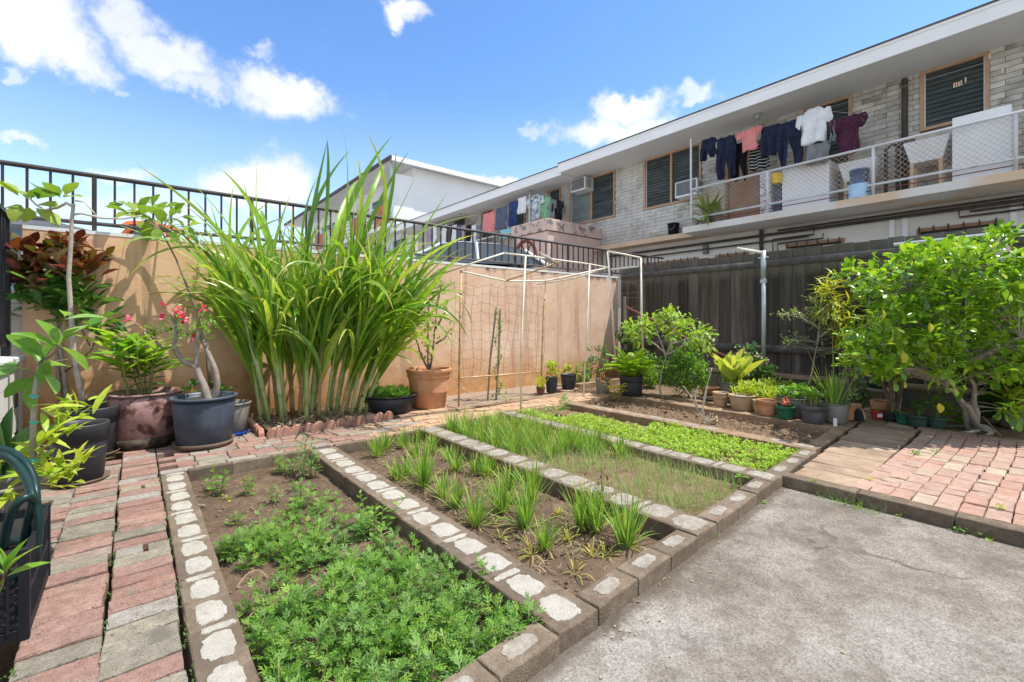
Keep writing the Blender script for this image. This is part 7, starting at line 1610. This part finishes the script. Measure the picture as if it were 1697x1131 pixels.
t = thing('potted_plant', 'spreading mound of yellow striped leaves in the second row of pots', 'potted plant', (5.75, 2.35, -.03)); pot(t, (5.75, 2.35, -.03), .12, .09, .14, 'terracotta'); rosfol(t, cloudpts((5.75, 2.35, .17), (.3, .3, .09), 110), 8, 'lance', 'lime', .05, .09)
# right group beyond the boardwalk
for (px, py, w, h_, m, st, lab) in ((1455, 696, 22, 15, 'redpl', 'lip', 'small red pot with a white label beside the boardwalk'), (1477, 699, 26, 16, 'black', 'lip', 'small black pot with sprouts right of the red pot'), (1497, 704, 22, 17, 'greenpl', 'lip', 'small bright green pot with sprouts, middle of the row by the boardwalk'),
    (1521, 709, 29, 20, 'dkgreenpl', 'collar', 'dark green pot with seedling at the back edge of the boardwalk'), (1552, 712, 28, 20, 'dkgreenpl', 'collar', 'dark green pot nearest the trunk of the big bush')):
    t, c, h, r = rowpot(px, py, w, h_, m, st, lab, z=-.0, name='potted_plant', cat='potted plant')
    mb = MB(); blades((c.x, c.y, h * .8), 9, .09, .0025, .03, mb, .6); part('sprouts', mb, 'chive', t, 'stuff')
    if m == 'redpl':
        q = A(atd(1458, 689, fdep(c) - r * 1.0)); part('label', MB().box(q, (.05, .004, .035), -TH), 'white', t)
    if px == 1521: rosfol(t, cloudpts((c.x, c.y, h + .07), (.05, .05, .07), 12), 6, 'oval', 'bushdk', .03, .05)
t, c, h, r = rowpot(1462, 684, 34, 18, 'terracotta', 'plain', 'wide terracotta bowl with twigs behind the small red pot', name='potted_plant', cat='potted plant'); mb = MB(); blades((c.x, c.y, h * .8), 14, .1, .002, .05, mb, .6); part('twigs', mb, 'strawleaf', t, 'stuff')
t = thing('pot_stack', 'stack of old grey green nursery pots below the fence ledge', 'pots', onX(1462, 665, 6.9)); c = wloc(t); c.z = -.03; t.location = c
for k in range(3): part('pot', MB().lathe([(0, 0), (.11, 0), (.14, .22), (.15, .22), (.15, .25), (.13, .25)], (c.x, c.y, c.z + .075 * k), 22), 'greypl' if k != 1 else 'dkgreenpl', t, smooth=True)
q = onX(1470, 660, 6.75); t = thing('cup', 'white cup with blue green print beside the stack of old pots', 'cup', (q.x, q.y - .08, .03)); part('body', MB().lathe([(0, 0), (.045, 0), (.055, .19), (.05, .19), (.04, .02)], (q.x, q.y - .08, .03), 16), 'tealpl', t, smooth=True); t.location.z = .03
t, c = pottedthing('dark grey pot with young plant at the right edge by the soil strip', 1690, 713, -.02, back=.14); pot(t, c, .17, .14, .19, 'greypl', 'lip'); rosfol(t, cloudpts((c.x, c.y, .26), (.14, .14, .1), 30), 6, 'lance', 'fresh', .07, .13, nind=60)
solo('cane_stick', MB().tube([onz(1658, 722, -.02), atd(1628, 690, 4.35)], .005, 5), 'chips', 'thin pale stick leaning by the trunk of the big bush', 'stick', onz(1658, 722, -.02))

# pots by the wall corner
t, c, h, r = rowpot(914, 652, 21, 27, 'black', 'thin', 'tall narrow black pot with light green shoots by the wall corner', z=-.03, name='potted_plant', cat='potted plant'); rosfol(t, [(c.x + U(-.06, .06), c.y + U(-.06, .06), c.z + h + U(.0, .22)) for _ in range(24)], 8, 'oval', 'lime', .035, .06, up=.6)
t, c, h, r = rowpot(942, 646, 27, 25, 'black', 'thin', 'wider black pot on a board beside the narrow one by the wall corner', z=-.0, name='potted_plant', cat='potted plant'); part('support_board', MB().bx((c.x - .2, c.y - .14, -.05), (c.x + .18, c.y + .12, -.004)), 'board', t)
rosfol(t, [(c.x + U(-.12, -.04), c.y + U(-.06, .06), c.z + h + U(.0, .12)) for _ in range(5)], 7, 'oval', 'lime', .05, .08, up=.6)
t, c, h, r = rowpot(896, 654, 15, 12, 'rustpot', 'plain', 'small brown pot with grassy leaves behind the bamboo pole', z=-.03, name='potted_plant', cat='potted plant'); mb = MB(); blades((c.x, c.y, c.z + h * .8), 36, .24, .007, .03, mb, .9); part('blades', mb, 'lime', t, 'stuff')
t = thing('bush', 'small green bush between the wall and the rose pot', 'bush', atd(968, 640, 8.0)); t.location.z = -.04; rosfol(t, cloudpts(atd(966, 622, 8.0), (.18, .15, .22), 60), 9, 'oval', 'fresh', .03, .06)
t, c, h, r = rowpot(999, 656, 25, 27, 'greypl', 'plain', 'grey brown pot holding a rose bush and a clay shard', z=-.03, name='potted_plant', cat='potted plant')
part('clay_shard', MB().box((c.x - .04, c.y - .03, c.z + h + .03), (.14, .015, .13), .3, tilt=.4), 'terracotta', t)
dq = fdep(c); rq = lambda x, y, o=0: A(atd(x, y, dq + .2 + o)); shrub(t, [[rq(998, 628), rq(995, 610), rq(990, 580)], [rq(998, 628), rq(1003, 605), rq(1005, 580)]], [rq(U(972, 1008), U(570, 618), U(-.2, .2)) for _ in range(40)], 'oval', 'rose', .05, k=9, tw=.002, tr=(.008, .003))
rosfol(t, [rq(1000, 598), rq(992, 610), rq(1001, 608)], 8, 'small', 'redflower', .02, .03, nm='flowers')
t, c, h, r = rowpot(1046, 660, 38, 36, 'black', 'collar', 'large black pot overflowing with yellow green fern fronds', z=-.02, name='potted_plant', cat='potted plant', ratio=.9)
n = 70; a_ = rng.uniform(0, 6.3, n); q_ = rng.uniform(.2, 1.3, n); leafparts(t, 'frond', 'fern', 'fern', np.column_stack([c.x + .06 * np.cos(a_), c.y + .06 * np.sin(a_), np.full(n, c.z + h * .9)]), np.column_stack([np.cos(a_) * q_, np.sin(a_) * q_, rng.uniform(.2, 1.1, n)]), rng.uniform(.28, .48, n), rng.uniform(-.3, .3, n))
t = thing('potted_plant', 'low ginger like plant with yellow tips in front of the large fern pot', 'plant', onz(1020, 665, -.05)); cc = A(wloc(t)); tips = stemsfan(t, cc, 9, .24, .05, lean=.35); P, D = leafup(tips, 7, .9, .3); leafparts(t, 'leaf', 'lance', 'yellowleaf', P, D, rng.uniform(.07, .12, len(P)))
t = thing('bush', 'pale feathery bush to the right of the large fern pot', 'bush', atd(1078, 640, 7.2)); t.location.z = -.03; rosfol(t, cloudpts(atd(1075, 625, 7.2), (.16, .16, .22), 70), 9, 'lance', 'fresh', .05, .08)

# small tree with layered lime leaves
t = thing('small_tree', 'small pale trunked tree with layered yellow green leaf tiers before the fence', 'tree', onz(1097, 662, -.03)); dt = fdep(onz(1097, 662, -.03)); s_ = lambda x, y, o=0: A(atd(x, y, dt + o))
hubs = [[s_(1099, 662), s_(1085, 635), s_(1105, 590)], [s_(1103, 592), s_(1095, 565), s_(1090, 555)], [s_(1105, 588), s_(1085, 570), s_(1060, 555)], [s_(1105, 588), s_(1120, 545), s_(1112, 520)], [s_(1105, 588), s_(1130, 575), s_(1145, 560)], [s_(1112, 570), s_(1140, 560), s_(1165, 560)]]
tt_ = [(1040, 540), (1050, 545), (1060, 540), (1068, 548), (1055, 552), (1075, 540), (1085, 545), (1092, 538), (1080, 552), (1100, 545), (1100, 520), (1108, 516), (1115, 518), (1095, 528), (1120, 524), (1130, 530), (1124, 540), (1112, 548), (1108, 560), (1120, 556), (1135, 548), (1165, 545), (1172, 550), (1160, 555), (1150, 560), (1165, 565), (1140, 568), (1050, 560), (1045, 550), (1128, 535), (1140, 555), (1170, 575), (1158, 572), (1066, 530), (1142, 538)]
tips = [s_(x + U(-4, 4), y + U(-3, 3), U(-.35, .35)) for x, y in tt_ for _ in (0, 1)]; shrub(t, hubs, tips, 'obov', 'limetree', .095, k=11, tw=.003, bark='barkgrey', tr=(.016, .006), up=.25, jit=.03)
t = thing('shrub', 'round soft green shrub beside the pale trunk of the small tree', 'shrub', onz(1140, 662, -.03)); p0 = wloc(t); c = A(atd(1136, 618, fdep(p0) + .1)); 
shrub(t, [[A(p0), A(p0) + A([0, 0, .2]), c + A([0, 0, .1])], [A(p0), A(p0) + A([.1, 0, .2]), c + A([.12, -.1, 0])]], list(cloudpts(c, (.29, .29, .30), 190, .35)) + list(cloudpts(c + A([.02, .05, .22]), (.2, .2, .2), 60)), 'oval', 'fresh', .045, k=13, tw=.002, tr=(.012, .005), jit=.035, up=.2)
t = thing('shrub', 'dark leafy undergrowth in the corner between wall and fence', 'shrub', atd(1065, 620, 8.0)); t.location.z = -.03; rosfol(t, list(cloudpts(atd(1055, 600, 8.0), (.42, .3, .25), 120)) + list(cloudpts(atd(1040, 560, 8.0), (.25, .2, .22), 50)) + list(cloudpts(atd(1085, 610, 7.8), (.3, .2, .2), 60)), 7, 'oval', 'bushdk', .05, .08)
# bare twigs in the dug bed
t = thing('dead_plant', 'bare dried plant with thin twigs in the dug bed', 'dead plant', onz(1171, 703, -.07)); dk = fdep(onz(1171, 703, -.07)); b_ = lambda x, y: A(atd(x, y, dk))
for P in ([(1175, 703), (1160, 690), (1155, 675), (1140, 648), (1132, 640)], [(1160, 690), (1168, 665), (1172, 640)], [(1155, 675), (1150, 655), (1158, 640)], [(1175, 703), (1163, 690), (1163, 668), (1175, 625), (1180, 610)], [(1185, 705), (1180, 695), (1182, 685)], [(1190, 708), (1176, 700), (1165, 696)], [(1168, 700), (1178, 690), (1176, 684)]): part('twig', MB().tube(sm([b_(x, y) for x, y in P], 12), (.008, .0035), 5), 'barkpale', t, smooth=True)
rosfol(t, [b_(1178, 705), b_(1185, 700), b_(1170, 700)], 5, 'lance', 'strawleaf', .05, .09, nm='dry_leaves')
# begonia with pink flowers
t = thing('begonia', 'dark leafed plant with small pale pink flowers in front of the metal post', 'plant', onz(1240, 650, -.03)); g = atd(1245, 622, 6.35); rosfol(t, list(cloudpts(g, (.33, .3, .24), 120)) + list(cloudpts(A(g) + A([-.05, .05, .28]), (.15, .15, .14), 26)), 7, 'oval', 'rose', .05, .085)
fp = [atd(x, y, 6.15) for x, y in ((1230, 580), (1224, 587), (1236, 585), (1216, 592), (1242, 595), (1218, 602), (1254, 592), (1230, 605), (1262, 600), (1268, 603), (1246, 610), (1238, 600), (1258, 605), (1225, 595), (1270, 598))]; rosfol(t, fp, 8, 'small', 'palepink', .022, .04, nm='flowers')
mb = MB(); [mb.tube(bez((g.x, g.y, 0), ((g.x + p.x) / 2, (g.y + p.y) / 2, p.z * .6), p, 5), .004, 4, cap=False) for p in fp]; part('stems', mb, 'stem', t, 'stuff')
t = thing('flower_stalk', 'thin stalk with a single white bud left of the begonia', 'plant', atd(1192, 640, 6.4)); part('stem', MB().tube([atd(1200, 640, 6.4), atd(1190, 600, 6.4), atd(1182, 568, 6.4)], .004, 5), 'stem', t); part('bud', MB().lathe([(0, -.03), (.02, -.01), (.02, .01), (0, .03)], tuple(atd(1182, 565, 6.4)), 9), 'whitec', t, smooth=True)
# rose bushes along the ledge
for (pts, lab, base) in (([(1285, 585), (1300, 580), (1315, 590), (1305, 605), (1290, 600), (1325, 595), (1320, 610), (1340, 582), (1350, 575)], 'sparse rose bush with yellowing leaves left of the leaning trunk', (1310, 640)), ([(1420, 560), (1405, 570), (1395, 590), (1430, 575), (1440, 590), (1385, 575), (1375, 590), (1450, 560), (1410, 545)], 'tangled rose bush with thin bare stems right of the leaning trunk', (1402, 650)),
                         ([(1415, 650), (1425, 655), (1435, 650), (1420, 665), (1432, 668), (1442, 660), (1408, 660), (1425, 640)], 'low rose bush by the ledge at the end of the kerb', (1425, 672)), ([(1390, 620), (1400, 625), (1395, 612), (1382, 618)], 'small dark bush behind the onion pot', (1395, 645))):
    b = onz(base[0], base[1], -.03); d = fdep(b); t = thing('rose_bush', lab, 'rose bush', b); tips = [A(atd(x + U(-8, 8), y + U(-7, 7), d + U(-.25, .25))) for x, y in pts for _ in range(4)]
    mx = A(atd(sum(p[0] for p in pts) / len(pts), sum(p[1] for p in pts) / len(pts), d)); shrub(t, [[A(b), (A(b) + mx) / 2 + A([.1, .05, 0]), mx], [A(b), (A(b) + mx) / 2 - A([.1, .05, 0]), mx + A([.15, -.2, .05])], [A(b), (A(b) + mx) / 2, mx + A([-.1, .2, .05])]], tips, 'oval', 'rose' if base[0] > 1400 else 'sparse', .055, k=7, tw=.003, tr=(.012, .004), jit=.035)
# leaning thin tree
t = thing('small_tree', 'thin leaning tree with sparse small leaves behind the pots', 'tree', onz(1336, 664, -.03)); d = fdep(onz(1336, 664, -.03)); s_ = lambda x, y, o=0: A(atd(x, y, d + o))
tips = [s_(x + U(-7, 7), y + U(-5, 5), U(-.25, .25)) for x, y in ((1292, 522), (1300, 520), (1310, 518), (1320, 520), (1330, 522), (1345, 512), (1355, 520), (1365, 515), (1340, 530), (1350, 538), (1375, 525), (1385, 530), (1370, 540), (1360, 550), (1395, 545), (1335, 510), (1328, 562), (1310, 560), (1300, 568), (1355, 570), (1370, 580), (1345, 500)) for _ in (0, 1, 2)]
shrub(t, [[s_(1336, 662), s_(1346, 610), s_(1354, 570)], [s_(1354, 572), s_(1358, 540), s_(1363, 510)], [s_(1358, 545), s_(1340, 530), s_(1300, 520)], [s_(1356, 560), s_(1375, 545), s_(1392, 540)]], tips, 'oval', 'sparse', .042, k=8, tw=.0025, bark='barkgrey', tr=(.015, .005), jit=.03)
# croton with yellow spikes
t = thing('croton', 'croton with upright yellow and green leaf spikes against the fence', 'shrub', onX(1408, 650, 6.9)); t.location.z = -.03; dcr = 6.1; s_ = lambda x, y, o=0: A(atd(x, y, dcr + o)); b = A(wloc(t))
tops = [(1372, 478), (1380, 470), (1368, 495), (1388, 500), (1375, 510), (1365, 520), (1410, 490), (1420, 500), (1405, 505), (1425, 515), (1400, 525), (1412, 535), (1395, 545), (1385, 540), (1425, 545), (1430, 560), (1410, 560), (1440, 555), (1395, 565), (1445, 570), (1390, 520), (1435, 530), (1370, 485), (1415, 480), (1450, 550), (1405, 575)]
tips = [s_(x, y, U(-.3, .3)) for x, y in tops for _ in (0, 1)]; shrub(t, [[b, b + A([0, 0, .4]), s_(1380, 520)], [b, b + A([0, 0, .3]), s_(1412, 530)], [b, b + A([0, -.1, .3]), s_(1435, 565)]], tips, 'long', 'crotonleaf', .17, k=16, tw=.006, tr=(.02, .012), up=.5, jit=.05, nind=120)

# the big bush
t = thing('big_bush', 'large spreading bush with glossy bright green leaves on twisted grey trunks at the right', 'bush', onz(1614, 714, -.02)); b0 = A(wloc(t)); d0 = fdep(b0); s_ = lambda x, y, o=0: A(atd(x, y, d0 + o))
hubs = [[b0, s_(1622, 660), s_(1605, 615)], [b0 + A([.02, .03, 0]), s_(1600, 655, .05), s_(1545, 590, .1)], [s_(1605, 618), s_(1600, 560), s_(1585, 520)], [s_(1585, 522), s_(1575, 490), s_(1560, 470)], [s_(1605, 616), s_(1630, 560), s_(1660, 530)], [s_(1660, 532), s_(1680, 480), s_(1672, 440)],
        [s_(1548, 592), s_(1500, 560, .15), s_(1470, 540, .3)], [s_(1560, 600), s_(1530, 550, -.1), s_(1500, 500)], [s_(1585, 524), s_(1540, 490, .2), s_(1500, 460, .3)], [s_(1600, 600, -.1), s_(1640, 590, -.3), s_(1690, 560, -.4)], [b0 + A([0, 0, .05]), s_(1610, 670, -.15), s_(1570, 640, -.25)]]
pts = [(1540, 445, 38, 26), (1500, 440, 30, 20), (1590, 430, 45, 25), (1640, 425, 40, 25), (1660, 395, 22, 12), (1690, 440, 30, 26), (1455, 470, 24, 20), (1415, 452, 10, 8), (1480, 500, 40, 30), (1530, 500, 50, 30), (1590, 490, 50, 35), (1650, 480, 40, 35), (1445, 560, 32, 22), (1490, 560, 45, 26), (1430, 590, 30, 15), (1530, 560, 45, 30), (1470, 600, 40, 14), (1580, 560, 30, 25), (1640, 560, 40, 30), (1690, 520, 30, 40),
       (1600, 610, 18, 10), (1550, 615, 22, 10), (1660, 625, 20, 15), (1700, 620, 25, 30), (1555, 600, 34, 14), (1515, 605, 30, 12), (1600, 588, 36, 16), (1640, 598, 22, 16), (1572, 632, 12, 7), (1480, 615, 26, 8), (1680, 590, 20, 25), (1515, 425, 30, 8), (1625, 418, 24, 8), (1570, 424, 26, 7), (1450, 445, 16, 9), (1720, 480, 30, 50), (1740, 560, 40, 60), (1670, 680, 14, 10)]
tips = []
for (x, y, rx, ry_) in pts:
    for _ in range(max(4, int(rx * ry_ / 48))): tips.append(s_(x + rng.normal() * rx * .6, y + rng.normal() * ry_ * .6, U(-.55, .55)))
tips = [p for p in tips if p[2] > .12 and p[0] < 7.3]
shrub(t, hubs, tips, 'obov', 'bush', .108, k=13, tw=.003, bark='barkgrey', tr=(.034, .010), up=.35, jit=.035, nind=290)
for (x, y, s) in ((1462, 512, .09), (1496, 582, .1), (1540, 535, .08), (1556, 668, .08)): leafparts(t, 'yellow_leaf', 'wide', 'yellowleaf', [s_(x, y, -.62)], [(RT[0] * .3, RT[1] * .3, -1)], [s])
for k in range(4): part('surface_root', MB().tube([b0 + A([0, 0, .05]), b0 + A([U(-.2, .2), U(-.25, -.02), .03]), b0 + A([U(-.35, .3), U(-.3, .3), -.01])], (.03, .008), 7), 'barkgrey', t, smooth=True)
# second, darker trunk left of it
t = thing('bush', 'bush with dark twisted trunk and low drooping leaves left of the big bush', 'bush', onz(1483, 690, -.02)); b1 = A(wloc(t)); d1 = fdep(b1); s_ = lambda x, y, o=0: A(atd(x, y, d1 + o))
tips = [s_(x + rng.normal() * rx * .6, y + rng.normal() * ry_ * .6, U(-.4, .4)) for (x, y, rx, ry_) in ((1430, 570, 25, 12), (1460, 585, 35, 18), (1500, 585, 35, 20), (1520, 540, 40, 30), (1440, 600, 25, 8), (1470, 545, 35, 25)) for _ in range(26)]
shrub(t, [[b1, s_(1478, 650), s_(1470, 605)], [b1 + A([.04, 0, 0]), s_(1490, 650), s_(1500, 600)], [b1, s_(1468, 640, .1), s_(1450, 600, .1)], [s_(1470, 607), s_(1460, 590), s_(1440, 580)], [b1 + A([.05, .05, 0]), s_(1480, 640, .2), s_(1490, 590, .2)]], tips, 'obov', 'bush', .085, k=9, tw=.004, tr=(.032, .018), up=.1, jit=.03)
# leafy plants in the shade at the far right
t = thing('shrub', 'broad leaved dark green plant low in the shade at the right of the big bush', 'shrub', atd(1665, 690, 4.5)); t.location.z = -.03; rosfol(t, list(cloudpts(atd(1665, 650, 4.4), (.2, .18, .16), 34)) + list(cloudpts(atd(1640, 680, 4.6), (.2, .15, .1), 20)), 6, 'wide', 'bushdk', .09, .15, nind=120, spread=1.2, up=0)
t = thing('shrub', 'narrow leaved yellow green plant at the right edge below the bush', 'shrub', atd(1692, 680, 4.35)); t.location.z = -.03; cc = A(wloc(t)); rosfol(t, [atd(1690, 610, 4.3), atd(1680, 640, 4.3), atd(1700, 590, 4.3), atd(1675, 660, 4.2), atd(1705, 640, 4.2), atd(1695, 655, 4.2)], 15, 'lance', 'lime', .14, .22, up=.2, nind=80); part('stem', MB().tube([cc, atd(1692, 650, 4.3), atd(1698, 590, 4.3)], .012, 6), 'bark', t)
t = thing('shrub', 'low leafy shoots on soil in front of the second trunk of the bushes', 'shrub', onz(1565, 700, -.02)); rosfol(t, [A(atd(x, y, 4.75)) for x, y in ((1545, 672), (1560, 676), (1575, 680), (1585, 690), (1550, 668), (1590, 702), (1582, 712))], 8, 'obov', 'bush', .08, .14, up=0, spread=1.3)
# reed screen behind the bush
t = thing('reed_screen', 'pale upright reed screen leaning on the fence at the right edge', 'screen', (7.1, -.8, .1))
y = .55
while y > -2.2: part('reed', MB().tube([(7.2, y, .2), (7.12 + U(-.03, .03), y + U(-.02, .02), 1.12 + U(-.1, .1))], .011, 5), 'reed', t); y -= .034
# galvanised post standing before the fence at the right
q = onX(1660, 400, 7.3); solo('metal_post', MB().tube([(7.3, q.y, .2), (7.3, q.y, 2.02)], .04, 8), 'galv', 'galvanised post behind the crown of the big bush near the right edge', 'post', (7.3, q.y, .2), smooth=True)
# timber pieces behind the beds
solo('timber', MB().bx((5.55, 1.5, -.06), (5.66, 4.2, -.0), .005), 'block_tan', 'long low timber on soil behind the row of pots', 'timber', (5.6, 2.8, -.05))
solo('timber', MB().bx((5.3, 4.75, -.06), (7.1, 4.84, .05), .005), 'block_tan', 'low timber edging near the corner of the orange wall', 'timber', (6, 4.8, -.05))
for (px, py, a, lab) in ((1170, 645, .2, 'flat board on soil left of the clay pots'), (1180, 664, .1, 'second flat board beside the nested clay pots')):
    q = onz(px, py, -.03); solo('board', MB().box((q.x, q.y, -.005), (.12, .34, .02), a, .002), 'board', lab, 'board', (q.x, q.y, -.01))

# fallen leaves and grit on paving and slab
mb = MB(); n = 150; P = []; 
for k in range(n):
    q = random.random()
    if q < .35: x = U(1.2, 3.2); y = FL(x) - U(.0, .14)
    elif q < .6: x = U(-.25, .1); y = U(1.2, 3.8)
    elif q < .85: x, y = U(3.45, 5.7), U(-.6, 1.2)
    else: x, y = U(.9, 3.1), U(-.3, .9)
    z = -.066 if (y < FL(x) and x < 3.28 and x > .13) else .006
    P.append((x, y, z))
a_ = rng.uniform(0, 6.3, n); place(mb, 'small', A(P), np.column_stack([np.cos(a_), np.sin(a_), np.full(n, .08)]), rng.uniform(.006, .018, n)); stuff('leaf_litter', mb, 'strawleaf', 'small fallen leaves scattered over the slab and bricks', 'leaf litter')
mb = MB()
for k in range(120):     # moss and weeds in the path joints
    x = random.choice((-.066, .133, -.27)) + U(-.006, .006); y = U(1.1, 3.8); n_ = 5; D = rng.normal(size=(n_, 3)); D[:, 2] = np.abs(D[:, 2]); place(mb, 'small', np.tile(A([x, y, -.012]), (n_, 1)) + rng.normal(size=(n_, 3)) * .006, D, .012)
stuff('joint_moss', mb, 'bushdk', 'tiny weeds and moss in the dark joints of the left brick path', 'moss')
